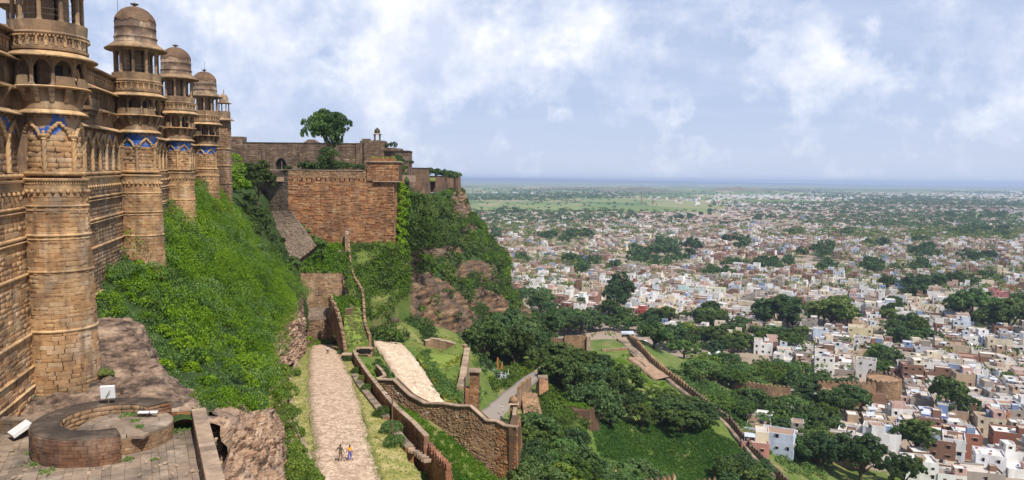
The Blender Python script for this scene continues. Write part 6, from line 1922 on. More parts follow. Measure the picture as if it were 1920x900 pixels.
def shacks():
    rr = random.Random(12)
    spots = [(1160, 655, 300, 6, 'brown tin roofed shack beside the start of the paved wall walk'), (1140, 650, 305, 5, 'dark low shack with a slanting roof left of the square shack'), (1168, 645, 315, 3.4, 'square little guard hut at the top of the paved wall walk'),
             (1178, 632, 330, 5, 'hut with a pale blue tin roof under the trees behind the guard hut'), (1205, 650, 312, 4, 'hut with a white sheet roof just right of the far rampart')]
    for k, (px, py, Y, w, lab) in enumerate(spots):
        q = P(px, py, Y); g = gh(q.x, q.y)
        t = thing('hut', (q.x, q.y, g), lab, 'hut')
        mb = MB(); mb.box(q.x - w / 2, q.x + w / 2, q.y, q.y + 4, g - 1, q.z + 1.6); mb.build('wall', [RUBB, DKWALL, TANWALL, HOUSE if False else GREYST, TANWALL][k], t)
        mb = MB(); z = q.z + 1.6; mb.hexa([(q.x - w / 2 - .4, q.y - .6, z - .3), (q.x + w / 2 + .4, q.y - .6, z - .1), (q.x + w / 2 + .4, q.y + 4.4, z + .3), (q.x - w / 2 - .4, q.y + 4.4, z + .1)], [(q.x - w / 2 - .4, q.y - .6, z - .18), (q.x + w / 2 + .4, q.y - .6, z + .02), (q.x + w / 2 + .4, q.y + 4.4, z + .42), (q.x - w / 2 - .4, q.y + 4.4, z + .22)])
        mb.build('roof', [RUST, METAL, CAPST, TINM, WHITEM][k], t)
        mb = MB(); mb.box(q.x - .45, q.x + .45, q.y - .04, q.y + .04, g, q.z + .9); mb.build('doorway', DARKIN, t)
shacks()

# ------------------------------------------------------------------ people
def person(base, yaw, h, label, top, bottom, skin=(.18, .09, .055), stride=.0, arms=.25, head_turn=0.0, bend=.0):
    t = thing('person', base, label, 'person', rz=0)
    s = h / 1.72
    J = {}
    V = lambda x, y, z: Vector((x * s, y * s, z * s))
    P0 = {'pel': (0, 0, .95), 'spi': (0, .0, 1.15), 'che': (0, 0, 1.36), 'nec': (0, 0, 1.50), 'hed': (0, -.015, 1.60), 'top': (0, -.01, 1.69),
          'hl': (-.09, 0, .90), 'kl': (-.10, -stride * .5 - .02, .50), 'al': (-.10, -stride * .6 + .03, .08), 'tl': (-.12, -stride * .6 - .14, .03),
          'hr': (.09, 0, .90), 'kr': (.10, stride * .35 - .02, .50), 'ar': (.10, stride * .75 + .03, .09), 'tr': (.12, stride * .75 - .12, .03),
          'sl': (-.17, 0, 1.42), 'el': (-.23 - arms * .15, .05, 1.14), 'wl': (-.24 - arms * .3, -.06, .90), 'fl': (-.24 - arms * .3, -.10, .80),
          'sr': (.17, 0, 1.42), 'er': (.24 + arms * .3, .02, 1.16), 'wr': (.30 + arms * .5, -.10, .97), 'fr': (.32 + arms * .55, -.14, .88)}
    names = list(P0)
    rad = {'pel': .135, 'spi': .125, 'che': .15, 'nec': .058, 'hed': .10, 'top': .075, 'hl': .09, 'kl': .06, 'al': .04, 'tl': .035, 'hr': .09, 'kr': .06, 'ar': .04, 'tr': .035,
           'sl': .06, 'el': .042, 'wl': .03, 'fl': .026, 'sr': .06, 'er': .042, 'wr': .03, 'fr': .026}
    E = [('pel', 'spi'), ('spi', 'che'), ('che', 'nec'), ('nec', 'hed'), ('hed', 'top'), ('pel', 'hl'), ('hl', 'kl'), ('kl', 'al'), ('al', 'tl'), ('pel', 'hr'), ('hr', 'kr'), ('kr', 'ar'), ('ar', 'tr'),
         ('che', 'sl'), ('sl', 'el'), ('el', 'wl'), ('wl', 'fl'), ('che', 'sr'), ('sr', 'er'), ('er', 'wr'), ('wr', 'fr')]
    fingers = []
    for sd, w, f in (('l', 'wl', 'fl'), ('r', 'wr', 'fr')):
        d = (Vector(P0[f]) - Vector(P0[w])).normalized()
        for k in range(4):
            n1 = 'g%s%d' % (sd, k); P0[n1] = tuple(Vector(P0[f]) + d * (.075 - abs(k - 1.4) * .008) + Vector((0, (k - 1.5) * .022, 0))); rad[n1] = .009; names.append(n1); E.append((f, n1))
        n1 = 't' + sd; P0[n1] = tuple(Vector(P0[w]) + d * .06 + Vector((0, -.05, 0))); rad[n1] = .010; names.append(n1); E.append((w, n1))
    R3 = Matrix.Rotation(yaw, 3, 'Z')
    def skinned(name, keep, m, grow=0.0, root='pel'):
        ns = [n for n in names if n in keep]
        me = bpy.data.meshes.new(name)
        me.from_pydata([tuple(R3 @ V(*P0[n])) for n in ns], [(ns.index(a), ns.index(b)) for a, b in E if a in keep and b in keep], [])
        me.materials.append(m)
        o = link(name, me, t)
        sk = o.modifiers.new('skin', 'SKIN')
        for i, n in enumerate(ns):
            me.skin_vertices[0].data[i].radius = ((rad[n] + grow) * s, (rad[n] * (1.0 if n not in ('pel', 'spi', 'che') else .72) + grow) * s)
            me.skin_vertices[0].data[i].use_root = (n == root)
        su = o.modifiers.new('subdivision', 'SUBSURF'); su.levels = 1; su.render_levels = 2
        return o
    mk = lambda n, c: plain(n, c, .8, .2)
    skinned('body', set(names), mk('skin', skin))
    skinned('shirt', {'spi', 'che', 'sl', 'sr', 'el', 'er', 'pel'}, mk('shirt_cloth', top), .016)
    skinned('trousers', {'pel', 'hl', 'hr', 'kl', 'kr', 'al', 'ar'}, mk('trouser_cloth', bottom), .014)
    hd = R3 @ V(0, .005, 1.645)
    mb = MB(); mb.ball(tuple(hd), .105 * s, 12, 8, 1.0); o = mb.build('hair', mk('hair', (.012, .010, .010)), t, world=False, smooth=True)
    mb = MB(); mb.obox(R3 @ V(0, -.115, 1.585), R3 @ Vector((1, 0, 0)), R3 @ Vector((0, 1, 0)), (0, 0, 1), .012 * s, .02 * s, .022 * s); mb.build('nose', mk('nose_skin', skin), t, world=False)
    mb = MB()
    for i in (-1, 1): mb.ball(tuple(R3 @ V(i * .035, -.098, 1.61)), .012 * s, 6, 4)
    mb.build('eyes', WHITEM, t, world=False)
    sm = mk('shoe_leather', (.05, .03, .025))
    for i in ('tl', 'tr'):
        mb = MB(); q = R3 @ V(P0[i][0], P0[i][1] + .05, .035); mb.obox(q, R3 @ Vector((1, 0, 0)), R3 @ Vector((0, 1, 0)), (0, 0, 1), .05 * s, .12 * s, .035 * s); mb.build('shoe', sm, t, world=False)
    return t
person(onroad(638.5, 73.0, .17), PI * .96, 1.72, 'man in dark camouflage shirt walking away down the road with an arm swung out', (.075, .075, .055), (.13, .095, .065), stride=.22, arms=.5)
person(onroad(656, 73.3, .17), PI * 1.05, 1.62, 'person in orange shirt and blue shorts walking beside the man in camouflage', (.80, .36, .04), (.06, .09, .40), stride=.28, arms=.12)
person(onroad(614.5, 157, .17), .2, 1.68, 'small distant person in white shirt and dark trousers at the far end of the road', (.72, .72, .72), (.03, .03, .04), stride=.1, arms=.1)
rp = P(700, 663, 161); person((rp.x, rp.y, P(700, 664, 161).z), -.3, 1.66, 'person wrapped in red with a white head cloth at the start of the lower road', (.55, .06, .04), (.50, .05, .03), arms=.05)
pp = gp(679, 118, .1); person(pp, 2.2, 1.6, 'person in a dark red shirt at the foot of the red parapet', (.20, .04, .05), (.30, .32, .34), stride=.2, arms=.1)
wp = P(941, 772, 156); person((wp.x, wp.y, wp.z), 1.0, 1.7, 'person in white standing on the gate road next to the domed kiosk', (.75, .75, .75), (.70, .70, .68), arms=.05)
# ------------------------------------------------------------------ vegetation
def cards(Pc, Nc, S, T, rng, aspect=.55, jit=.6):
    """rhombic leaf sprays: centres, facing directions, half lengths, tints"""
    n = len(Pc)
    N = Nc + rng.normal(0, jit, (n, 3)); N /= np.linalg.norm(N, axis=1, keepdims=True) + 1e-9
    A = rng.normal(0, 1, (n, 3)); A -= N * (A * N).sum(1, keepdims=True); A /= np.linalg.norm(A, axis=1, keepdims=True) + 1e-9
    B = np.cross(N, A)
    S = S[:, None]
    V = np.stack([Pc - A * S, Pc - B * S * aspect + N * S * .12, Pc + A * S, Pc + B * S * aspect + N * S * .12], 1)
    return V.reshape(-1, 3), np.arange(n * 4).reshape(n, 4), T

def card_mesh(name, V, Q, T, m):
    me = bpy.data.meshes.new(name)
    quad_mesh(me, V, Q)
    me.materials.append(m)
    me.attributes.new('tint', 'FLOAT', 'FACE').data.foreach_set('value', T.astype(np.float32))
    return me

def clump_cards(C, N, Rd, per, size, rng, up=.35, flat=.8, tv=None, inner=.55):
    """cards over the outer side of many little mounds"""
    n = len(C)
    idx = np.repeat(np.arange(n), per)
    d = rng.normal(0, 1, (len(idx), 3)); d /= np.linalg.norm(d, axis=1, keepdims=True)
    Nn = N[idx].copy(); Nn[:, 2] += up; Nn /= np.linalg.norm(Nn, axis=1, keepdims=True)
    dot = (d * Nn).sum(1, keepdims=True)
    d = np.where(dot < -.15, d - 2 * dot * Nn, d)
    r = Rd[idx][:, None] * (inner + (1 - inner) * rng.random((len(idx), 1)) ** .5)
    off = d * r; off[:, 2] *= flat
    ct = rng.random(n) if tv is None else tv
    T = np.clip(ct[idx] * .6 + rng.random(len(idx)) * .4, 0, 1)
    S = size * (.6 + .8 * rng.random(len(idx)))
    return cards(C[idx] + off, d, S, T, rng)

def grid_samples(G, n, rng, mask=None):
    a = np.cross(G[1:, :-1] - G[:-1, :-1], G[:-1, 1:] - G[:-1, :-1])
    ar = np.linalg.norm(a, axis=-1)
    if mask is not None: ar = ar * mask
    p = (ar / ar.sum()).ravel()
    k = rng.choice(len(p), n, p=p)
    i, j = np.unravel_index(k, ar.shape)
    u, v = rng.random((2, n, 1))
    P0 = G[i, j] * (1 - u) * (1 - v) + G[i + 1, j] * u * (1 - v) + G[i, j + 1] * (1 - u) * v + G[i + 1, j + 1] * u * v
    Nn = np.cross(G[i, j + 1] - G[i, j], G[i + 1, j] - G[i, j]); Nn /= np.linalg.norm(Nn, axis=1, keepdims=True) + 1e-9
    Nn = np.where(Nn[:, 2:3] < 0, -Nn, Nn)
    return P0, Nn, i, j

def npproj(A):
    M = np.array([list(r) for r in CI])
    q = A @ M.T
    return np.stack([960 + F * q[:, 0] / -q[:, 2], 450 - F * q[:, 1] / -q[:, 2]], 1)

def in_poly(XY, poly):
    x, y = XY[:, 0], XY[:, 1]; r = np.zeros(len(x), bool); j = len(poly) - 1
    for i in range(len(poly)):
        xi, yi = poly[i]; xj, yj = poly[j]
        with np.errstate(divide='ignore', invalid='ignore'):
            c = ((yi > y) != (yj > y)) & (x < (xj - xi) * (y - yi) / (yj - yi + 1e-12) + xi)
        r ^= c; j = i
    return r

def lump(x, y, s, seed=0):
    return .5 + .5 * np.clip(fbm(x, y, s, 3, seed), -1, 1)

def stuff(name, me, label, cat):
    o = link(name, me); tag(o, label, cat, kind='stuff'); return o

# palace slope: bright scrub in overlapping mounds
def mounds(C, N, Rd, k, per, size, r, tv, up=.3, flat=.85, sub=.45, inner=.45):
    idx = np.repeat(np.arange(len(C)), k)
    d = r.normal(0, 1, (len(idx), 3)); d /= np.linalg.norm(d, axis=1, keepdims=True)
    nn = N[idx] + np.array([0, 0, up]); nn /= np.linalg.norm(nn, axis=1, keepdims=True)
    dt = (d * nn).sum(1, keepdims=True); d = np.where(dt < -.05, d - 2 * dt * nn, d)
    C2 = C[idx] + d * (Rd[idx] * .72)[:, None]
    t2 = np.clip(tv[idx] + r.normal(0, .10, len(idx)), 0, 1)
    return clump_cards(C2, d, Rd[idx] * sub, per, size, r, up=.15, flat=flat, tv=t2, inner=inner)
r_ = np.random.default_rng(21)
ROCKPOLY = [(0, 400), (172, 400), (176, 590), (190, 600), (258, 628), (284, 690), (325, 742), (368, 775), (0, 900)]
mk = np.zeros((119, 63)); mk[14:, :37] = 1; mk[:14, :35] = 1
C, N, i_, j_ = grid_samples(SG, 500, r_, mk)
kp = ~in_poly(npproj(C), ROCKPOLY); C, N, i_ = C[kp], N[kp], i_[kp]
tv = np.clip(lump(C[:, 0], C[:, 1], .16, 3) * .8 + r_.normal(0, .26, len(C)) + .06, 0, 1)
V, Q, T = mounds(C, N, (r_.uniform(0, 1, len(C)) ** 1.6 * 2.1 + .8) * np.clip(C[:, 1] / 85, .6, 1.25), 14, 38, .105, r_, tv, sub=.42, inner=.6)
stuff('scrub', card_mesh('scrub', V, Q, T, LEAFB), 'dense bright green scrub covering the slope under the palace', 'scrub')
C, N, i_, j_ = grid_samples(SG, 130, r_, mk)
kp = ~in_poly(npproj(C), [(0, 400), (175, 400), (190, 590), (250, 610), (300, 690), (365, 740), (420, 750), (420, 900), (0, 900)]); C, N = C[kp], N[kp]
V, Q, T = mounds(C + N * .4, N, r_.uniform(1.0, 2.2, len(C)), 14, 34, .11, r_, r_.random(len(C)))
stuff('shrubs', card_mesh('shrubs', V, Q, T, LEAFM), 'darker leafy shrubs rising out of the scrub under the palace', 'shrubs')
C, N, i_, j_ = grid_samples(SG, 2600, r_, mk)
kp = ~in_poly(npproj(C), ROCKPOLY); C, N = C[kp], N[kp]
V, Q, T = clump_cards(C, N, r_.uniform(.3, .8, len(C)), 30, .10, r_)
stuff('undergrowth', card_mesh('undergrowth', V, Q, T, LEAFM), 'low shady undergrowth between the bushes of the palace slope', 'undergrowth')
# cliff
mk = (CMI == 0).astype(float); mk[:, :7] = 0; mk[:, 7:14] *= .35; mk[136:] *= .5
C, N, i_, j_ = grid_samples(CG, 1250, r_, mk + .03)
tv = np.clip(lump(C[:, 0] + C[:, 2], C[:, 1], .05, 5) * .8 + r_.normal(0, .22, len(C)), 0, 1)
hi = tv > .5
Rd = r_.uniform(1.3, 3.6, len(C))
V, Q, T = mounds(C[~hi], N[~hi], Rd[~hi], 12, 17, .34, r_, r_.random((~hi).sum()))
stuff('cliff_bushes', card_mesh('cliff_bushes', V, Q, T, LEAFD), 'dark bushes covering the steep cliff of the fort hill', 'bushes')
V, Q, T = mounds(C[hi], N[hi], Rd[hi] * .8, 12, 17, .30, r_, r_.random(hi.sum()))
stuff('cliff_scrub', card_mesh('cliff_scrub', V, Q, T, LEAFB), 'lighter green scrub patches on the cliff of the fort hill', 'scrub')
def blob_patch(name, pts, per, size, m, label, cat, seed=1, up=.5, flat=.8):
    """pts: (px, py, Y, radius in metres)"""
    r = np.random.default_rng(seed)
    C = np.array([tuple(P(a, b, c)) for a, b, c, d in pts]); Rd = np.array([d for *_, d in pts])
    N = np.tile([0, -.4, 1.0], (len(C), 1)); N /= np.linalg.norm(N, axis=1, keepdims=True)
    # break every blob into smaller mounds on its surface
    k = 16
    idx = np.repeat(np.arange(len(C)), k)
    d = r.normal(0, 1, (len(idx), 3)); d /= np.linalg.norm(d, axis=1, keepdims=True); d[:, 2] = np.abs(d[:, 2]) * .9 - .15
    C2 = C[idx] + d * (Rd[idx] * .72)[:, None]
    V, Q, T = clump_cards(C2, d, Rd[idx] * .42, per, size, r, up=.2, flat=flat)
    return stuff(name, card_mesh(name, V, Q, T, m), label, cat)
# bright creeper on the cliff right of the bastion
blob_patch('creeper', [(752 + k % 3 * 4 - 4, 350 + k * 6.5, 197 - k * .35, 1.5) for k in range(20)], 14, .35, LEAFB, 'bright green creeper hanging down the right edge of the bastion', 'creeper', 31)
blob_patch('tree_canopy', [(770, 395, 212, 4.6), (785, 410, 210, 5), (765, 425, 206, 4.5), (790, 432, 205, 5), (800, 455, 203, 4.5), (775, 455, 202, 5), (760, 470, 200, 3.5), (780, 380, 216, 3.5)], 44, .42, LEAFM, 'thick leafy bushes bulging from the cliff beside the bastion', 'bushes', 32)
blob_patch('shrubs', [(745, 300, 228, 1.2), (738, 273, 236, 1.5), (728, 274, 236, 1.2), (746, 296, 232, 1.4), (752, 303, 232, 1.3), (722, 273, 238, .9), (770, 305, 236, 1.0)], 16, .24, LEAFD, 'small bushes sprouting from the top of the rear gate block', 'bushes', 33)
blob_patch('shrubs', [(700 + k * 6, 298 + (k % 3), 194, .8) for k in range(7)], 20, .2, GRASSM, 'tuft of yellow green grass on the raised corner of the bastion', 'grass', 34)
blob_patch('shrubs', [(806 + k * 6.3, 322 + k * .9 + (k % 2) * 2, 322, 2.2) for k in range(9)], 14, .5, LEAFD, 'bushes along the skyline between the last wall towers', 'bushes', 35)
blob_patch('shrubs', [(570, 312, 222, 1.8), (588, 314, 222, 2.0), (604, 312, 222, 2.2), (622, 310, 222, 2.4), (640, 313, 222, 2.2), (656, 314, 222, 1.6), (676, 314, 222, 1.3), (540, 316, 224, 1.1), (614, 300, 222, 2.8), (622, 290, 222, 2.4), (612, 285, 222, 2.0)], 34, .3, LEAFD, 'dark undergrowth round the foot of the lone tree on the fort wall', 'undergrowth', 36)
blob_patch('shrubs', [(438, 300, 168, 1.8), (446, 318, 166, 2.0), (440, 335, 160, 2.0), (452, 345, 160, 1.9), (436, 352, 158, 1.6), (462, 352, 162, 1.4), (432, 322, 160, 1.4)], 42, .22, LEAFB, 'bright green bushes hanging over the ruined wall beyond the corner turret', 'bushes', 37)
blob_patch('shrubs', [(470, 372, 166, 1.6), (472, 395, 165, 1.6), (468, 412, 164, 1.5), (488, 412, 168, 2.2), (498, 425, 170, 2.4), (492, 398, 170, 1.8), (500, 445, 170, 2.6), (515, 455, 170, 2.4), (524, 478, 168, 2.2), (506, 470, 165, 2.6), (478, 430, 160, 2.2), (470, 452, 156, 2.0)], 60, .22, LEAFD, 'dark bushes in the gully between the palace slope and the grey bastion flank', 'bushes', 38)
blob_patch('shrubs', [(596, 452, 187.5, 1.2), (604, 458, 187, 1.4), (586, 446, 188, 1.0), (575, 434, 188.5, .9), (565, 424, 189, .8), (600, 475, 184, 1.4), (556, 500, 173, 1.8), (548, 492, 174, 1.8)], 34, .2, LEAFM, 'low scrub along the foot of the bastion and the sloping apron', 'scrub', 39)

def poly_fill(poly3, n, rng):
    P3 = np.array([tuple(p) for p in poly3]); c = P3.mean(0)
    out = []
    m = len(P3)
    w = []
    for k in range(m):
        w.append(np.linalg.norm(np.cross(P3[k] - c, P3[(k + 1) % m] - c)))
    w = np.array(w) / sum(w)
    k = rng.choice(m, n, p=w)
    a, b = rng.random((2, n)); s = a + b > 1; a[s], b[s] = 1 - a[s], 1 - b[s]
    return c + (P3[k] - c) * a[:, None] + (P3[(k + 1) % m] - c) * b[:, None]
def bank_plants(name, poly3, n, rad, per, size, m, label, cat, seed):
    r = np.random.default_rng(seed)
    C = poly_fill(poly3, n, r); N = np.tile([0, -.3, 1.0], (n, 1)); N /= np.linalg.norm(N[0])
    tv = np.clip(lump(C[:, 0], C[:, 1], .3, seed) * .8 + r.normal(0, .15, n), 0, 1)
    V, Q, T = clump_cards(C, N, r.uniform(rad * .5, rad * 1.3, n), per, size, r, tv=tv)
    return stuff(name, card_mesh(name, V, Q, T, m), label, cat)
bank_plants('grass', BANK1, 330, .9, 42, .2, LEAFB, 'lush bright grass on the ledge below the bastion', 'grass', 41)
bank_plants('scrub', BANK2, 420, 1.3, 55, .22, LEAFM, 'bushes and scrub filling the bank right of the stair', 'scrub', 42)
bank_plants('scrub', BANK2, 260, .9, 40, .2, LEAFB, 'brighter growth between the bushes of the bank right of the stair', 'scrub', 43)
bank_plants('grass', BANK3, 130, .8, 40, .18, LEAFB, 'bright grass on the little ledge left of the stair', 'grass', 44)
bank_plants('grass', CORR, 160, .5, 40, .14, GRASSM, 'yellow green grass inside the parapet walled strip', 'grass', 45)
bank_plants('grass', TERG, 420, .55, 40, .15, GRASSM, 'patchy yellow green grass on the ruined terrace', 'grass', 46)
bank_plants('shrubs', [P(778, 655, 171), P(800, 690, 154), P(820, 735, 141), P(840, 752, 137), P(866, 752, 140), P(858, 730, 145), P(826, 700, 152), P(806, 672, 163)], 95, 1.1, 80, .2, LEAFM, 'leafy bushes lining the right side of the lower road', 'bushes', 47)
bank_plants('shrubs', [P(700, 645, 172), P(700, 612, 184), P(760, 590, 192), P(812, 600, 190), P(815, 640, 180), P(770, 655, 172)], 130, 1.4, 75, .24, LEAFM, 'blue green bushes below the rock ledges beyond the lower road', 'bushes', 48)
bank_plants('grass', [Vector(q) for q in GBT], 220, .8, 46, .2, LEAFB, 'bright grass growing on the top of the low square bastion', 'grass', 49)
blob_patch('shrubs', [(704, 668, 160, 1.1), (708, 682, 152, 1.2), (716, 692, 148, 1.1), (722, 700, 145, 1.0), (732, 706, 143, .9)], 40, .15, LEAFM, 'low bushes between the blockhouse and the lower road', 'bushes', 50)
blob_patch('shrubs', [(685, 692, 143, 1.3), (690, 706, 138, 1.4), (698, 716, 134, 1.4), (704, 728, 128, 1.2), (712, 742, 122, 1.2)], 46, .15, LEAFB, 'fresh green growth in the angle behind the red parapet', 'bushes', 51)

LEAFU = leaf_mat('rank_grass_leaves', [(.014, .040, .008), (.030, .085, .012), (.060, .135, .018), (.11, .19, .03)], vary=0, val=.9)
# the ground: cover where the photograph is green
HG = np.stack([_X, _Y, _Z], -1)
def ground_cover(name, polys, n, rad, per, size, m, label, cat, seed, flat=.7, mound=False):
    r = np.random.default_rng(seed)
    cen = (HG[:-1, :-1] + HG[1:, 1:]) / 2; pc_ = npproj(cen.reshape(-1, 3)); mk_ = np.zeros(len(pc_), bool)
    for p in polys: mk_ |= in_poly(pc_, p)
    C, N, i, j = grid_samples(HG, n * 2, r, mk_.reshape(cen.shape[:2]).astype(float) + 1e-9)
    pp = npproj(C)
    k = np.zeros(len(C), bool)
    for p in polys: k |= in_poly(pp, p)
    for Gb in BURN:                                  # keep roads clear
        cand = np.where(k)[0]
        if len(cand):
            for q in Gb[::2]:
                d = (C[cand, 0] - q[0]) ** 2 + (C[cand, 1] - q[1]) ** 2
                k[cand[d < 3.2]] = False
    C, N = C[k][:n], N[k][:n]
    ar = mk_.sum() * HS * HS; dens = len(C) * (rad ** 2) / ar

    tv = np.clip(lump(C[:, 0], C[:, 1], .12, seed) + r.normal(0, .12, len(C)) - .05, 0, 1)
    if mound:
        C, N, tv = C[::4], N[::4], np.clip(tv[::4] + r.normal(0, .15, len(C[::4])), 0, 1)
        V, Q, T = mounds(C, N, r.uniform(rad * .8, rad * 2.0, len(C)), 11, max(8, per // 3), size, r, tv)
    else:
        V, Q, T = clump_cards(C, N, r.uniform(rad * .5, rad * 1.4, len(C)), per, size, r, tv=tv, flat=flat)
    return stuff(name, card_mesh(name, V, Q, T, m), label, cat)
ground_cover('scrub', [[(700, 690), (735, 700), (768, 770), (830, 810), (900, 850), (975, 885), (975, 905), (800, 905), (770, 830), (690, 730)]], 2600, .6, 34, .13, LEAFB, 'bright green scrub at the foot of the great retaining wall', 'scrub', 61)
ground_cover('grass', [[(1112, 690), (1180, 660), (1240, 705), (1290, 745), (1340, 800), (1300, 805), (1230, 770), (1150, 745)]], 900, .7, 34, .2, LEAFB, 'bright grass of the walled field around the dirt path', 'grass', 62)
ground_cover('undergrowth', [[(1110, 790), (1300, 790), (1380, 830), (1440, 880), (1400, 905), (1180, 905), (1120, 850)]], 5200, .75, 22, .22, LEAFU, 'rolling dark green undergrowth filling the walled enclosure', 'undergrowth', 63)
ground_cover('scrub', [[(1230, 690), (1300, 705), (1400, 745), (1540, 770), (1540, 905), (1470, 880), (1380, 800), (1300, 735)]], 2300, 1.2, 32, .32, LEAFM, 'green scrub outside the long battlemented wall', 'scrub', 64, mound=True)
ground_cover('scrub', [[(890, 740), (960, 690), (1050, 660), (1120, 680), (1100, 780), (1110, 905), (975, 905), (985, 790), (1010, 735), (1000, 710), (930, 735)]], 2400, 1.3, 34, .3, LEAFM, 'dense green scrub below the outer parapet of the gate road', 'scrub', 65, mound=True)
ground_cover('scrub', [[(890, 650), (950, 640), (1040, 640), (1030, 680), (960, 700), (905, 735), (890, 760), (865, 770), (870, 720)]], 800, 1.1, 36, .26, LEAFM, 'low bushes along the inner side of the gate road', 'scrub', 66, mound=True)

ground_cover('grass', [[(700, 640), (770, 600), (880, 640), (905, 700), (890, 760), (832, 757), (790, 670), (745, 645)]], 2200, .6, 34, .16, GRASSM, 'rough grass around the ruined terrace and the bend of the lower road', 'grass', 67)
ground_cover('scrub', [[(700, 640), (700, 600), (770, 590), (830, 640), (820, 655), (760, 645)], [(785, 655), (812, 660), (850, 740), (866, 756), (836, 756)], [(870, 640), (1000, 640), (1010, 690), (905, 740), (890, 700)]], 900, 1.2, 60, .2, LEAFM, 'dark low bushes scattered over the ruined terrace and below the cliff', 'scrub', 68)
# hanging growth near the road, left side
blob_patch('bushes', [(528, 700, 92, 1.5), (520, 720, 88, 1.6), (536, 735, 84, 1.4), (524, 752, 80, 1.6), (540, 775, 78, 1.4), (530, 790, 76, 1.5), (545, 812, 74, 1.4), (536, 835, 71, 1.5), (552, 850, 70, 1.3), (562, 872, 67, 1.3), (570, 895, 64, 1.4), (550, 890, 64, 1.4), (586, 900, 62, 1.0), (548, 700, 96, 1.1), (515, 700, 92, 1.2)], 110, .10, LEAFM, 'dark glossy bushes between the rock face and the kerb of the road', 'bushes', 71)
blob_patch('bushes', [(575, 655, 170, 1.4), (590, 650, 173, 1.1), (578, 640, 174, 1.4), (600, 642, 175.5, 1.0), (615, 641, 175.5, .8)], 40, .16, LEAFB, 'green weeds in the corner at the far end of the road', 'weeds', 72)
blob_patch('weeds', [(190, 702, 53.5, .35), (196, 699, 53.8, .42), (204, 700, 54, .36), (210, 702, 54, .25)], 60, .06, GRASSM, 'yellow green grass tuft on the pale rock beside the nearest tower', 'grass', 73)
def terrace_weeds():
    r = np.random.default_rng(5)
    spots = [(245, 778, .9, .5), (255, 790, .5, .3), (345, 800, 1.1, 1.6), (350, 780, .9, 1.0), (240, 862, .45, .35), (70, 870, .6, .5), (85, 885, .5, .4), (60, 850, .4, .3), (290, 862, .3, .2), (262, 800, .5, .3)]
    Cs = []
    for px, py, a, b in spots:
        on = 230 < px < 300 and py < 810
        q = PZ(px, py, TZ + (1.05 if on else .02))
        n = int(60 * a * b) + 14
        Cs.append(np.stack([q.x + r.normal(0, a * .35, n), q.y + r.normal(0, b * .5, n), np.full(n, q.z + .02)], -1))
    C = np.concatenate(Cs); N = np.tile([0, 0, 1.0], (len(C), 1))
    V, Q, T = clump_cards(C, N, r.uniform(.04, .12, len(C)), 26, .035, r, flat=1.0)
    stuff('weeds', card_mesh('weeds', V, Q, T, LEAFM), 'weeds growing between the slabs of the terrace and platform', 'weeds')
    C = [PZ(241, 855, TZ + .3)]
    me = None
terrace_weeds()

# ------------------------------------------------------------------ trees
def crown(seed, R=1.0, hz=.8, nl=22, per=150, size=.085, gap=.0, spread=1.0):
    """unit crown: lobes over an uneven envelope, sprays on the outside of each lobe"""
    r = np.random.default_rng(seed)
    d = r.normal(0, 1, (nl, 3)); d /= np.linalg.norm(d, axis=1, keepdims=True); d[:, 2] = np.where(d[:, 2] < -.35, -d[:, 2], d[:, 2])
    rad = r.uniform(.38, .86, nl)
    C = d * rad[:, None] * np.array([spread, spread, hz])
    Rl = r.uniform(.17, .42, nl)
    tv = np.clip(r.random(nl) * .8 + .1, 0, 1)
    k = 9
    idx = np.repeat(np.arange(nl), k)
    e = r.normal(0, 1, (len(idx), 3)); e /= np.linalg.norm(e, axis=1, keepdims=True)
    C2 = C[idx] + e * (Rl[idx] * .8)[:, None]
    nn = e * .6 + d[idx] * .5 + np.array([0, 0, .25])
    V, Q, T = clump_cards(C2, nn, Rl[idx] * .42, max(6, per // k), size, r, up=.15, flat=.85, tv=tv[idx], inner=.3)
    return V, Q, T, C, Rl

def tree_meshes(seed, kind):
    r = random.Random(seed)
    cfg = {'round': dict(hz=.78, nl=22, per=330, size=.06), 'tall': dict(hz=1.15, nl=28, per=330, size=.058), 'wide': dict(hz=.5, nl=26, per=320, size=.058, spread=1.15), 'feather': dict(hz=.55, nl=20, per=240, size=.048, spread=1.2)}[kind]
    V, Q, T, C, Rl = crown(seed, **cfg)
    m = {'round': LEAFD, 'tall': LEAFD, 'wide': LEAFM, 'feather': LEAFM}[kind]
    lift = {'round': .95, 'tall': 1.2, 'wide': .85, 'feather': .95}[kind]
    V = V + np.array([0, 0, lift])
    cm = card_mesh('crown', V, Q, T, m)
    tb = MB()
    tb.tube([(0, 0, -.35), (.02, .01, .15), (.0, -.02, .5), (.02, 0, lift)], [.085, .062, .05, .02], 7)
    for k in range(9):
        c = C[k] * .9
        tb.tube([(0.0, 0, .25 + .05 * (k % 4)), (c[0] * .5, c[1] * .5, lift * .62 + c[2] * .3), (c[0], c[1], c[2] + lift)], [.035, .022, .008], 5)
    tm = tb.mesh('trunk', BARK)
    return tm, cm
TVAR = {}
for kd, n in (('round', 4), ('tall', 2), ('wide', 3), ('feather', 2)):
    TVAR[kd] = [tree_meshes(100 + 10 * len(TVAR) + k, kd) for k in range(n)]
LANDM = {}
TREES = []
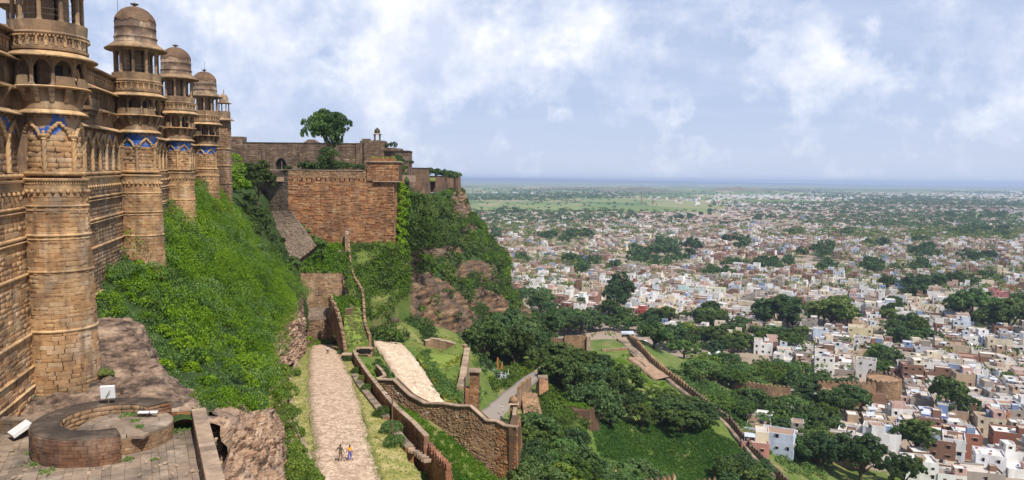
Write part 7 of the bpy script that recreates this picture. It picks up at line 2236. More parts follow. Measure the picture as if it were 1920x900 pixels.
def tree(base, rad, kind='round', hs=1.0, var=None, label=None, group=None, name=None, rs=None):
    rr = rs or random.Random(int(base[0] * 13 + base[1] * 7))
    tm, cm = TVAR[kind][(var if var is not None else rr.randrange(len(TVAR[kind])))]
    t = bpy.data.objects.new(name or 'tree', None); COL.objects.link(t)
    t.location = base
    a = rr.uniform(0, 2 * PI)
    for nm, me in (('trunk', tm), ('crown', cm)):
        o = link(nm, me, t); o.scale = (rad, rad * rr.uniform(.9, 1.1), rad * hs); o.rotation_euler = (0, 0, a)
    TREES.append([t, kind, rad, label, group])
    if label: LANDM[label] = Vector(base)
    return t

def ground_at(px, py):
    d = CAM_M @ Vector(((px - 960) / F, -(py - 450) / F, -1)); d = d / d.y
    ys = np.concatenate([np.arange(62, 420, 1.5), np.geomspace(420, 9000, 300)])
    X = d.x * ys; Zr = d.z * ys
    H = np.where((X > HX0) & (X < HX1) & (ys < HY1), ground_h(np.clip(X, HX0, HX1), np.clip(ys, HY0, HY1)), GZ)
    k = np.argmax(Zr < H)
    return Vector((float(X[k]), float(ys[k]), float(max(GZ, H[k]))))

rt = random.Random(77)
# lone tree on the rear wall with a dense dark crown
lt = tree(P(616, 306, 224), 6.3, 'tall', 1.0, 0, 'lone dark leafy tree standing up against the sky over the rear fort wall')
tree(P(484, 382, 172), 3.6, 'tall', 1.25, 1, 'soft round tree in the gully between the corner turret and the bastion')
for o in lt.children:
    if o.name.startswith('crown'): o.location = (.6, 0, .6); o.scale = (3.9, 3.9, 6.0)
    else: o.scale = (5.5, 5.5, 6.6)
for kd_, v_, loc_, sc_ in (('wide', 1, (-1.3, -.4, 5.0), (5.4, 5.2, 7.0)), ('round', 2, (1.2, .5, 6.0), (5.6, 5.6, 6.2))):
    o = link('crown', TVAR[kd_][v_][1], lt); o.location = loc_; o.scale = sc_
# named big trees (pixel of trunk foot, crown radius in metres)
BIG = [((1155, 596), 15.0, 'tall', 1.05, 'very tall dark tree rising in front of the white houses left of centre'), ((1085, 580), 6.5, 'round', 1.0, 'dark tree between two groups of pale houses left of the very tall one'),
       ((1015, 590), 15, 'round', .85, 'wide dark tree in front of the white arcaded house near the cliff'), ((1780, 792), 12, 'round', .95, 'big dark tree alone among the lower right houses'),
       ((1716, 862), 11.5, 'round', .8, 'dense rounded tree among the roofs near the bottom edge'), ((1612, 905), 11.0, 'round', .95, 'large tree at the bottom edge left of the rounded one'), ((1694, 915), 7.5, 'round', .9, 'smaller dark tree touching the bottom edge'),
       ((1822, 608), 20, 'wide', .95, 'great grey green tree right of centre in the town'), ((1885, 632), 22, 'round', .75, 'very wide dark tree at the right edge of the town'), ((1560, 618), 20, 'round', .75, 'large dark tree group head above the pale two storey house'),
       ((1460, 622), 19, 'round', .8, 'broad dark tree left of the large one above the blue white house'), ((1670, 610), 9.5, 'round', .8, 'round dark tree in front of the white castle like house'), ((1693, 656), 9, 'round', .95, 'dark bushy tree just right of the pale yellow house'),
       ((1725, 650), 11, 'wide', .8, 'lighter tree to the right of the dark one by the yellow house'), ((1640, 705), 8.5, 'wide', .8, 'tree on top of the bank above the round corner tower'), ((1484, 668), 9, 'feather', 1.0, 'half bare tree with pale limbs below the broad dark one'),
       ((1715, 562), 13, 'round', .7, 'rounded dark tree with a flat base in the middle of the town'), ((1893, 674), 5.5, 'round', .9, 'small round tree between brick houses at the right edge')]
for (p, r, kd, hs, lab) in BIG:
    tree(ground_at(*p), r * .88, kd, hs, None, lab)
OCC = [(t[0].location.x, t[0].location.y, t[2]) for t in TREES]
def free(x, y, r, f=.55):
    return all((x - a) ** 2 + (y - b) ** 2 > (f * (r + c)) ** 2 for a, b, c in OCC)
WOODS = [  # polygon of trunk feet in the photo, count, radius range, kinds, phrase, height factor
    ([(905, 640), (960, 640), (1030, 640), (1020, 668), (960, 690), (905, 680)], 16, (5.5, 8.5), ('round',), 'beside the gate road', .95),
    ([(975, 600), (1400, 600), (1460, 650), (1400, 668), (1330, 680), (1250, 668), (1200, 640), (1130, 632), (1030, 640), (985, 625)], 62, (5.5, 10), ('round', 'round', 'wide'), 'between gatehouse and town', .8),
    ([(1030, 705), (1120, 690), (1130, 700), (1175, 730), (1140, 790), (1110, 800), (1040, 735)], 18, (5.5, 8.5), ('round',), 'behind the low grassy bastion', .85),
    ([(1120, 760), (1200, 755), (1290, 770), (1340, 800), (1330, 822), (1240, 815), (1130, 815)], 11, (4.5, 7.0), ('round',), 'across the middle of the enclosure', .7),
    ([(985, 830), (1080, 850), (1100, 900), (1060, 960), (985, 940), (980, 880)], 17, (4.0, 6.0), ('round', 'wide'), 'just right of the retaining wall', .9),
    ([(1080, 880), (1160, 900), (1250, 930), (1230, 960), (1100, 960)], 14, (3.6, 5.2), ('wide', 'round'), 'around the buried merlons', .8),
    ([(1400, 880), (1440, 905), (1400, 925), (1290, 920)], 5, (3.5, 4.6), ('round',), 'beside the paved corner', .8),
    ([(1290, 700), (1480, 705), (1590, 735), (1580, 745), (1380, 735), (1300, 720)], 26, (5, 8.5), ('feather', 'feather', 'wide'), 'above the outer rampart', .85),
    ([(1400, 780), (1500, 770), (1560, 800), (1560, 895), (1500, 890), (1430, 800)], 26, (5, 8), ('round', 'wide'), 'outside the long battlemented wall', .85),
    ([(1320, 760), (1420, 770), (1430, 800), (1400, 805), (1330, 775)], 7, (4.5, 6.5), ('feather',), 'in the pale group beside the long wall', .7),
]
def wood(poly, n, rr_, kinds, phrase, hs):
    xs = [p[0] for p in poly]; ys = [p[1] for p in poly]
    got = 0
    for _ in range(n * 30):
        if got >= n: break
        px, py = rt.uniform(min(xs), max(xs)), rt.uniform(min(ys), max(ys))
        if not in_poly(np.array([[px, py]]), poly)[0]: continue
        b = ground_at(px, py); r = rt.uniform(*rr_)
        if not free(b.x, b.y, r, .5): continue
        OCC.append((b.x, b.y, r)); got += 1
        t = tree(b, r, rt.choice(kinds), hs * rt.uniform(.85, 1.15)); TREES[-1][4] = phrase
for w in WOODS: wood(*w)
GROVES = [(930, 445, 12, 9, 3), (1060, 447, 52, 12, 10), (1082, 494, 42, 11, 9), (1100, 513, 24, 7, 4), (1225, 478, 80, 24, 26), (1258, 462, 34, 12, 6), (1348, 517, 30, 10, 5), (1378, 456, 22, 10, 4), (1332, 402, 26, 6, 4), (950, 397, 30, 8, 7),
          (1392, 458, 24, 12, 4), (1446, 498, 60, 11, 11), (1545, 476, 24, 15, 6), (1547, 507, 26, 9, 5), (1630, 505, 36, 14, 8), (1706, 503, 38, 12, 8), (1731, 475, 32, 14, 7), (1728, 445, 26, 14, 6), (1845, 437, 76, 13, 24), (1834, 404, 86, 9, 22),
          (1713, 545, 26, 12, 3), (1657, 537, 34, 9, 5), (1748, 532, 30, 16, 5), (1810, 536, 32, 10, 6), (1852, 585, 68, 34, 10), (1857, 520, 34, 14, 5), (1466, 590, 50, 28, 8), (1560, 590, 52, 24, 8), (1668, 588, 18, 12, 2), (1700, 630, 58, 20, 6),
          (1474, 642, 44, 16, 6), (1840, 490, 36, 7, 6), (1782, 755, 36, 28, 0), (1716, 832, 40, 24, 0), (1616, 878, 46, 26, 1), (1694, 884, 26, 18, 0), (1641, 686, 28, 14, 2), (1510, 740, 30, 18, 4), (1574, 760, 30, 32, 5), (1518, 826, 30, 52, 9), (1893, 660, 12, 10, 0),
          (1155, 560, 34, 40, 0), (1010, 568, 44, 26, 2), (1084, 552, 14, 18, 0), (1275, 412, 30, 5, 3), (1180, 408, 10, 4, 1), (1420, 410, 40, 6, 4), (1590, 440, 30, 8, 5), (1640, 460, 24, 8, 4), (1490, 440, 26, 7, 4), (1905, 560, 20, 26, 3), (1365, 500, 20, 6, 3), (985, 490, 16, 8, 2), (1150, 508, 14, 5, 2), (1500, 480, 10, 5, 2), (1300, 470, 14, 6, 2), (1430, 600, 12, 8, 2)]
MASS = []
for gi, (gx, gy, rx, ry, n) in enumerate(GROVES):
    got = 0
    for _ in range(n * 25):
        if got >= n: break
        a, q = rt.uniform(0, 2 * PI), rt.random() ** .5
        px, py = gx + rx * .85 * q * math.cos(a), gy + ry * .35 + ry * .7 * q * math.sin(a)
        b = PZ(px, py, GZ) if py < 700 else ground_at(px, py)
        r = rt.uniform(5.5, 9.5) * (1.0 if b.y < 900 else 1.35)
        if not free(b.x, b.y, r, .45): continue
        OCC.append((b.x, b.y, r)); got += 1
        MASS.append((b, r))
MASS.sort(key=lambda q: q[0].y)
near_n = max(0, 296 - len(TREES))
for b, r in MASS[:near_n]:
    tree(b, r, rt.choice(('round', 'round', 'wide', 'tall')), rt.uniform(.75, .95))
def grove_mass():
    lo = [crown(500 + k, nl=12, per=45, size=.13, hz=.62)[:3] for k in range(5)]
    Vs, Ts = [], []
    for i, (b, r) in enumerate(MASS[near_n:]):
        V, Q, T = lo[i % 5]; a = rt.uniform(0, 6.28); ca, sa = math.cos(a), math.sin(a)
        W_ = V * r; X2 = W_[:, 0] * ca - W_[:, 1] * sa; Y2 = W_[:, 0] * sa + W_[:, 1] * ca
        Vs.append(np.stack([X2 + b.x, Y2 + b.y, W_[:, 2] + b.z + r * .8], -1)); Ts.append(np.clip(T * .8 + rt.uniform(-.1, .3), 0, 1))
    V = np.concatenate(Vs); stuff('grove_trees', card_mesh('grove_trees', V, np.arange(len(V)).reshape(-1, 4), np.concatenate(Ts), LEAFD), 'dark groves standing among the farther houses of the town', 'trees')
grove_mass()

# small scattered trees in the streets, and the far ones as one mass
def far_trees():
    r = np.random.default_rng(90)
    L = []
    def field(n, y0, y1, fx0, fx1, rad, bunch, lo=-.2):
        C = []
        while len(C) < n:
            y = math.exp(r.uniform(math.log(y0), math.log(y1))); x = r.uniform(fx0, fx1) * y
            if fbm(np.array([x]), np.array([y * 1.6]), bunch, 3, 9)[0] > r.uniform(lo, .8):
                C.append((x, y, GZ + 3.2 + rad * r.uniform(.5, .9), rad * r.uniform(.6, 1.3)))
        return C
    L += field(2500, 620, 1500, -.04, .78, 4.6, .012, -1.2) + field(130, 340, 640, .1, .78, 3.6, .012, -1.2)
    L += field(4200, 1200, 3300, -.1, .78, 7.5, .006, -1.1)
    L += field(3800, 3000, 9500, -.1, .8, 9.5, .0030)
    # tree belts on the plain
    for k in range(2200):
        b = r.integers(0, 7); Y = [2750, 3000, 3900, 4200, 5200, 6600, 8800][b] + r.normal(0, [60, 160, 90, 260, 160, 300, 500][b]); x = r.uniform(-.1, .8) * Y
        if [1, r.random() < .5, 1, 1, 1, 1, 1][b]: L.append((x, Y + .03 * x, GZ + 4, r.uniform(5, 10)))
    A = np.array(L)
    pp = npproj(np.stack([A[:, 0], A[:, 1], np.full(len(A), GZ)], -1))
    ok = (pp[:, 0] > 850)
    # leave the open meadow strip between town and belts free
    ok &= ~((pp[:, 1] > 379) & (pp[:, 1] < 399) & (pp[:, 0] < 1330) & (r.random(len(A)) < .93))
    A = A[ok]
    C = A[:, :3]; Rd = A[:, 3]
    near = A[:, 1] < 1500
    for nm, msk, per, lab in (('street_trees', near, 32, 'small trees sprinkled between the houses of the town'), ('far_trees', ~near, 20, 'countless far trees and hedgerows on the plain beyond the town')):
        c, rd = C[msk], Rd[msk]
        idx = np.repeat(np.arange(len(c)), 4)
        e = r.normal(0, 1, (len(idx), 3)); e[:, 2] = abs(e[:, 2]) * .4
        c2 = c[idx] + e * (rd[idx] * .38)[:, None]
        per_ = max(5, per // 4)
        ii = np.repeat(np.arange(len(c2)), per_)
        d = r.normal(0, 1, (len(ii), 3)); d /= np.linalg.norm(d, axis=1, keepdims=True); d[:, 2] = abs(d[:, 2]) * 1.0 - .2
        rr2 = rd[idx][ii]
        ct = r.random(len(c))[idx][ii]
        V, Q, T = cards(c2[ii] + d * (rr2 * .48)[:, None], d, rr2 * (.16 if nm == 'street_trees' else .27), np.clip(ct * .6 + r.random(len(ii)) * .4, 0, 1), r, .7, .4)
        stuff(nm, card_mesh(nm, V, Q, T, LEAFD), lab, 'trees')
far_trees()
def edge_tufts():
    r = np.random.default_rng(64); Cs = []
    for Gb, w in ((BURN[0], 6),):
        G = Gb.reshape(-1, w, 3)
        for e in (G[:, 0], G[:, -1]):
            for k in range(len(e) - 1):
                for q in range(26):
                    if r.random() < .55: Cs.append(e[k] + (e[k + 1] - e[k]) * r.random() + np.array([r.normal(0, .28), 0, .0]))
    G = BURN[1].reshape(-1, 6, 3); H_ = BURN[2].reshape(-1, 6, 3)
    for Gv in (G, H_):
        P0, Nn, i, j = grid_samples(Gv, 2600, r); Cs += list(P0)
    C = np.array(Cs); N = np.tile([0, 0, 1.0], (len(C), 1))
    V, Q, T = clump_cards(C, N, r.uniform(.05, .16, len(C)), 9, .05, r, up=1.0, flat=1.2)
    stuff('grass', card_mesh('grass', V, Q, T, GRASSM), 'dry grass tufts on both verges and along the edges of the cobbled road', 'grass')
edge_tufts()
# single bushes on the verge
for k, (px, Y, r, lab) in enumerate([(717, 95, 1.5, 'dark rounded bush on the verge just above the rusty pole foot'), (735, 85.5, 1.7, 'loose leafy bush at the foot of the rusty pole'), (741, 79.5, 1.5, 'leafy bush on the verge at the bottom edge of the picture'),
                                     (690, 113, 1.35, 'green bush between the road and the ledge halfway down the parapet'), (680, 122, 1.2, 'green bush by the kerb above the halfway bush'), (668, 131, 1.2, 'small bush close behind the person in dark red'), (651, 147, 1.2, 'bush at the upper end of the verge below the blockhouse'), (640, 158, 1.1, 'topmost little bush on the right verge')]):
    b = onroad(px, Y, .1)
    t = thing('bush', b, lab, 'bush', 'bushes along the right verge')
    rg = np.random.default_rng(300 + k)
    d = rg.normal(0, 1, (26, 3)); d /= np.linalg.norm(d, axis=1, keepdims=True); d[:, 2] = abs(d[:, 2])
    V, Q, T = clump_cards(d * .62 * r, d, np.full(26, r * .42), 90, .085, rg)
    link('leaves', card_mesh('leaves', V, Q, T, LEAFM), t)
    mb = MB()
    for q in range(5): mb.tube([(0, 0, -.1), (d[q, 0] * .3 * r, d[q, 1] * .3 * r, .4 * r), (d[q, 0] * .6 * r, d[q, 1] * .6 * r, .9 * r)], [.03, .02, .008], 5)
    mb.build('stems', BARK, t, world=False)
# ------------------------------------------------------------------ the town
ORD = ['', 'second ', 'third ', 'fourth ', 'fifth ', 'sixth ', 'seventh ', 'eighth ', 'ninth ', 'tenth ', 'eleventh ', 'twelfth ', 'thirteenth ', 'fourteenth ', 'fifteenth ', 'sixteenth ', 'seventeenth ', 'eighteenth ', 'nineteenth ', 'twentieth ',
       'twenty-first ', 'twenty-second ', 'twenty-third ', 'twenty-fourth ', 'twenty-fifth ', 'twenty-sixth ', 'twenty-seventh ', 'twenty-eighth ', 'twenty-ninth ', 'thirtieth ', 'thirty-first ', 'thirty-second ', 'thirty-third ', 'thirty-fourth ', 'thirty-fifth ', 'thirty-sixth ', 'thirty-seventh ', 'thirty-eighth ', 'thirty-ninth ', 'fortieth '] + ['forty-%s ' % w for w in ('first', 'second', 'third', 'fourth', 'fifth', 'sixth', 'seventh', 'eighth', 'ninth')] + ['fiftieth '] + ['fifty-%s ' % w for w in ('first', 'second', 'third', 'fourth', 'fifth', 'sixth')]
PAL = [('white', (.72, .71, .69), .33), ('cream', (.66, .57, .42), .12), ('brick red', (.22, .115, .075), .19), ('bare grey', (.32, .28, .24), .18), ('pink', (.54, .35, .30), .03), ('blue', (.20, .28, .46), .012), ('pale blue', (.50, .55, .62), .048), ('tan', (.42, .30, .20), .10)]
ROOFS = [(.34, .29, .25), (.50, .45, .40), (.24, .20, .17), (.62, .59, .56), (.42, .34, .27), (.30, .19, .14)]
hr = random.Random(1234)
TL = ([900, 945, 1010, 1060, 1105, 1150, 1200, 1260, 1330, 1400, 1440, 1500, 1560, 1690, 1700], [545, 585, 575, 592, 600, 600, 612, 640, 628, 652, 672, 700, 706, 716, 1000])
def town_ok(px, py, Y):
    if px < 890 or px > 2150: return False
    ok = py < np.interp(px, *TL)
    if not ok:
        ok = (px > 1560 and py > 758 and px > 1545 + (py - 758) * -.02) or (px > 1690)
        ok = ok or (1402 < px < 1482 and 796 < py < 852) or (1476 < px < 1545 and 758 < py < 792)
    if not ok: return False
    for gx, gy, rx, ry, n in GROVES:
        if ((px - gx) / (rx * 1.0)) ** 2 + ((py - gy - ry * .35) / (ry * .95)) ** 2 < 1: return False
    # open grounds
    if 940 < px < 1095 and 462 < py < 476: return False
    if px < 1330 and py < 402: return False
    if py < 388 - max(0, px - 1300) * .08: return False
    return True
HOV = [(1612, 640, 'pale yellow', (.66, .58, .34), 3, 14), (1545, 640, 'pale blue', (.52, .60, .74), 2, 14), (1660, 590, 'white', (.78, .78, .80), 3, 12), (1752, 805, 'blue', (.16, .23, .50), 2, 9), (1700, 815, 'blue', (.18, .26, .52), 1, 8), (1765, 840, 'brick red', (.28, .10, .06), 2, 12),
       (1808, 858, 'brick red', (.32, .12, .07), 3, 9), (1785, 870, 'white', (.76, .77, .80), 3, 7), (1808, 720, 'white', (.76, .76, .78), 2, 15), (1720, 765, 'white', (.76, .76, .78), 2, 9), (1605, 828, 'white', (.74, .76, .82), 1, 13), (1830, 680, 'brick red', (.30, .12, .07), 1, 18), (1790, 665, 'cream', (.58, .48, .33), 2, 14),
       (1845, 780, 'white', (.74, .75, .80), 2, 9), (1868, 795, 'brick red', (.40, .16, .09), 2, 7), (1440, 838, 'pale blue', (.48, .55, .70), 1, 16), (1415, 845, 'pink', (.50, .22, .18), 1, 8), (1900, 840, 'brick red', (.26, .09, .055), 2, 15), (1852, 885, 'white', (.76, .76, .80), 2, 9),
       (1800, 845, 'pale blue', (.42, .50, .78), 1, 12), (1215, 605, 'brick red', (.36, .07, .05), 3, 14), (1185, 600, 'pink', (.62, .36, .28), 3, 8), (1250, 600, 'cream', (.66, .55, .32), 3, 12), (1030, 525, 'white', (.80, .80, .80), 2, 22), (955, 535, 'pale blue', (.50, .54, .64), 2, 22), (1870, 545, 'pink', (.52, .22, .22), 2, 26),
       (1880, 560, 'pink', (.50, .20, .20), 2, 24), (1390, 585, 'cream', (.66, .56, .40), 2, 20), (1215, 475, 'tan', (.60, .38, .22), 3, 20), (1295, 555, 'pale blue', (.50, .66, .66), 2, 22), (1343, 560, 'cream', (.60, .62, .42), 3, 14), (1600, 672, 'cream', (.55, .44, .27), 1, 17), (1650, 700, 'brick red', (.38, .15, .08), 1, 9)]
HOUSES = []
taken = []
for (px, py, nm, c, st, w) in HOV:
    b = ground_at(px, py) if Vector(PZ(px, py, GZ)).y < 400 else PZ(px, py, GZ)
    HOUSES.append((b.x, b.y, b.z, w, hr.uniform(8, 11), R(hr.uniform(-32, -16)), nm, c, st)); taken.append((b.x, b.y, w * .62))
def fill_houses():
    ga = R(-24); ca, sa = math.cos(ga), math.sin(ga)
    u = -2600.0
    k = 0
    while u < 3700:
        du = 9.8 if k % 4 else 12.0
        v = -600.0; m = 0
        while v < 4400:
            dv = (8.6 if m % 6 else 11.0)
            x = u * ca - v * sa; y = u * sa + v * ca
            v += dv; m += 1
            if y < 235 or y > (2500 if x < .3 * y else 3500): continue
            x += hr.uniform(-1.2, 1.2); y += hr.uniform(-1.2, 1.2)
            if x < -.06 * y or x > .80 * y: continue
            z = GZ
            if x < HX1 - 14 and y < HY1 - 14:
                z = gh(x, y)
            px, py = proj((x, y, z))
            if not town_ok(px, py, y): continue
            if y > 620 and lump(np.array([x]), np.array([y * 1.5]), .012 if y < 1300 else .006, 4)[0] > .86: continue
            if y > 2000 and hr.random() < (y - 2000) / (600 if x < .3 * y else 1500): continue
            if any((x - a) ** 2 + (y - b) ** 2 < c * c for a, b, c in taken): continue
            w, d = du * hr.uniform(.78, 1.04), dv * hr.uniform(.78, 1.02)
            q = hr.random(); acc = 0
            for nm, c, pb in PAL:
                acc += pb
                if q < acc: break
            if y > 700 and hr.random() < .35: nm, c = ('tan', (.38, .27, .21)) if hr.random() < .6 else ('brick red', (.24, .12, .09))
            j = hr.uniform(.86, 1.08); c = tuple(min(.8, t * j) for t in c)
            st = hr.choices((1, 2, 3), (.56, .37, .07))[0]
            HOUSES.append((x, y, z, w, d, ga + R(hr.uniform(-9, 9)) + .25 * math.sin(x * .004) * math.cos(y * .003), nm, c, st))
        u += du; k += 1
fill_houses()

wq = MB(); wq.box(-.45, .45, -.06, .03, 0, 1.15); WIN_OPEN = wq.mesh('window', DARKIN)
wq = MB(); wq.box(-.62, .62, -.42, .02, 1.22, 1.30); WIN_SILL = wq.mesh('window_shade', CAPST)
wq = MB(); wq.box(-.5, .5, -.05, .03, 0, 2.1); DOOR_M = wq.mesh('door', RUST)
wq = MB(); wq.lathe([(.5, 0), (.52, .1), (.5, .9), (.3, 1.05), (.01, 1.1)], 10); TANK_M = wq.mesh('water_tank', plain('tank_plastic', (.03, .03, .035), .5)); TANK_W = wq.mesh('water_tank', WHITEM)
def block(mb, x0, x1, y0, y1, z0, z1, wall, roof, par=.7, simple=False):
    """walls, parapet ring and a roof sunk inside it"""
    mb.col = wall
    if simple:
        mb.add([(x0, y0, z0), (x1, y0, z0), (x1, y1, z0), (x0, y1, z0), (x0, y0, z1), (x1, y0, z1), (x1, y1, z1), (x0, y1, z1)], [(0, 1, 5, 4), (1, 2, 6, 5), (2, 3, 7, 6), (3, 0, 4, 7)])
        mb.col = roof; b = [(x0, y0, z1), (x1, y0, z1), (x1, y1, z1), (x0, y1, z1)]; mb.add(b, [(0, 1, 2, 3)]); return
    t = .22; zr = z1 - par
    o = [(x0, y0), (x1, y0), (x1, y1), (x0, y1)]; i = [(x0 + t, y0 + t), (x1 - t, y0 + t), (x1 - t, y1 - t), (x0 + t, y1 - t)]
    vs = [(a, b, z0) for a, b in o] + [(a, b, z1) for a, b in o] + [(a, b, z1) for a, b in i] + [(a, b, zr) for a, b in i]
    fs = [(k, (k + 1) % 4, (k + 1) % 4 + 4, k + 4) for k in range(4)]
    mb.add(vs, fs)
    mb.col = tuple(min(.8, .5 * (c + .55)) for c in wall)
    mb.add(vs, [(k + 4, (k + 1) % 4 + 4, (k + 1) % 4 + 8, k + 8) for k in range(4)])
    mb.col = wall
    mb.add(vs, [(k + 8, (k + 1) % 4 + 8, (k + 1) % 4 + 12, k + 12) for k in range(4)])
    mb.col = roof
    mb.add(vs, [(12, 13, 14, 15)])

def house_plan(h, rr):
    x, y, z, w, d, a, nm, c, st = h
    H = st * 3.05 + .6
    roof = rr.choice(ROOFS)
    B = [(-w / 2, w / 2, -d / 2, d / 2, -2.0, H, c, roof, .7, 'wall')]
    if y < 1700 and rr.random() < .68:
        ww, dd = w * rr.uniform(.3, .62), d * rr.uniform(.35, .75)
        sx, sy = rr.choice((-1, 1)), rr.choice((-1, 1))
        cx, cy = sx * (w - ww) / 2 * .97, sy * (d - dd) / 2 * .97
        c2 = c if rr.random() < .6 else rr.choice(PAL)[1]
        B.append((cx - ww / 2, cx + ww / 2, cy - dd / 2, cy + dd / 2, H - .7, H + rr.uniform(2.1, 2.9), c2, rr.choice(ROOFS), .3, 'upper_room'))
    if y < 1200 and rr.random() < .35:
        ww = rr.uniform(1.6, 2.6); cx, cy = rr.uniform(-.3, .3) * w, rr.uniform(-.3, .3) * d
        B.append((cx - ww / 2, cx + ww / 2, cy - ww / 2, cy + ww / 2, H - .7, H + rr.uniform(1.3, 2.0), rr.choice(PAL)[1], rr.choice(ROOFS), .15, 'stair_room'))
    return B

vis = []
for h in HOUSES:
    px, py = proj((h[0], h[1], h[2] + 3))
    if -20 < px < 1940 and py < 925: vis.append((h[1], h))
    else: vis.append((1e6 + h[1], h))
vis.sort(key=lambda t: t[0])
single = [h for q, h in vis[:300] if q < 1e6]
rest = [h for q, h in vis[len(single):]]
LMK = [('the broad round corner tower', PZ(1655, 752, GZ)), ('the big lone dark tree', PZ(1780, 792, GZ)), ('the dense rounded tree', PZ(1716, 862, GZ)), ('the pale yellow block', PZ(1612, 640, GZ)), ('the white castle-like house', PZ(1660, 592, GZ)),
       ('the long red brick hall', PZ(1835, 680, GZ)), ('the bottom right corner', PZ(1915, 895, GZ)), ('the right picture edge halfway down', PZ(1915, 720, GZ)), ('the wide dark tree at the right edge', PZ(1885, 640, GZ)), ('the feathery tree row', PZ(1440, 655, GZ)), ('the cluster outside the battlemented wall', PZ(1445, 830, GZ))]
byk = {}
for h in single:
    d = sorted(((Vector((h[0], h[1], GZ)) - q).length, n) for n, q in LMK)[0]
    byk.setdefault((h[6], h[8], d[1]), []).append((d[0], h))
HL = {}
for (cn, st, lm), L in byk.items():
    L.sort(key=lambda t: t[0])
    for i, (d, h) in enumerate(L):
        HL[id(h)] = '%s %s house, %s%s to %s' % (['', 'one storey', 'two storey', 'three storey'][st], cn, ORD[i], 'closest' if i else 'closest', lm)
def build_house(h):
    x, y, z, w, d, a, nm, c, st = h
    rr = random.Random(int(x * 31 + y * 17))
    t = thing('house', (x, y, z), HL[id(h)].replace('one storey', 'single storey'), 'house', 'flat roofed houses of the town', rz=a)
    plan = house_plan(h, rr)
    for q in plan:
        mb = MB(); block(mb, *q[:9]); mb.build(q[9], HOUSE, t, world=False)
        x0, x1, y0, y1, z0, z1 = q[:6]
        if q[9] == 'stair_room': continue
        floors = st if q[9] == 'wall' else 1
        for f in range(floors):
            zz = (f * 3.05 if q[9] == 'wall' else z0 + .7) + 1.15
            # front (-y), right (+x), left (-x)
            for side in range(3):
                L = (x1 - x0) if side == 0 else (y1 - y0)
                n = max(1, int(L / 3.1))
                for i in range(n):
                    if rr.random() < .38: continue
                    s = -L / 2 + L * (i + .5) / n
                    if side == 0: pt, rz = ((x0 + x1) / 2 + s, y0, zz), 0
                    elif side == 1: pt, rz = (x1, (y0 + y1) / 2 + s, zz), PI / 2
                    else: pt, rz = (x0, (y0 + y1) / 2 - s, zz), -PI / 2
                    if f == 0 and i == 0 and side == 0 and q[9] == 'wall':
                        o = link('door', DOOR_M, t); o.location = (pt[0], pt[1], zz - 1.1); o.rotation_euler = (0, 0, rz); continue
                    o = link('window', WIN_OPEN, t); o.location = pt; o.rotation_euler = (0, 0, rz)
                    s_ = rr.choice((.8, 1, 1, 1.5)); o.scale = (s_, 1, rr.choice((.7, 1, 1.1)))
                    if y < 460: link('window_shade', WIN_SILL, o)
    H = plan[0][5]
    if rr.random() < .5:
        o = link('water_tank', rr.choice((TANK_M, TANK_W)), t); o.location = (rr.uniform(-.3, .3) * w, rr.uniform(-.3, .3) * d, H - .7); s_ = rr.uniform(.8, 1.3); o.scale = (s_, s_, s_)
    mb = MB()
    for k in range(rr.randint(3, 9)):
        cx, cy = rr.uniform(-.44, .44) * w, rr.uniform(-.44, .44) * d; s = rr.uniform(.15, .55); mb.col = rr.choice(((.05, .05, .05), (.3, .2, .13), (.6, .6, .6), (.12, .2, .4), (.4, .1, .08), (.25, .22, .2)))
        mb.box(cx - s, cx + s, cy - s * .6, cy + s * .6, H - .72, H - .7 + rr.uniform(.1, .8))
    mb.build('roof_clutter', HOUSE, t, world=False, kind='stuff')
    if rr.random() < .3:
        mb = MB(); cx, cy = rr.uniform(-.25, .25) * w, -d * .25; mb.hexa([(cx - 1.6, cy - 1.3, H + 1.2), (cx + 1.6, cy - 1.3, H + 1.2), (cx + 1.6, cy + 1.3, H + 1.6), (cx - 1.6, cy + 1.3, H + 1.6)], [(cx - 1.6, cy - 1.3, H + 1.28), (cx + 1.6, cy - 1.3, H + 1.28), (cx + 1.6, cy + 1.3, H + 1.68), (cx - 1.6, cy + 1.3, H + 1.68)])
        for i in (-1.5, 1.5):
            for j in (-1.2, 1.2): mb.box(cx + i - .05, cx + i + .05, cy + j - .05, cy + j + .05, H - .7, H + 1.45 + j * .15)
        mb.build('tin_awning', TINM if rr.random() < .6 else RUST, t, world=False)
for h in single: build_house(h)
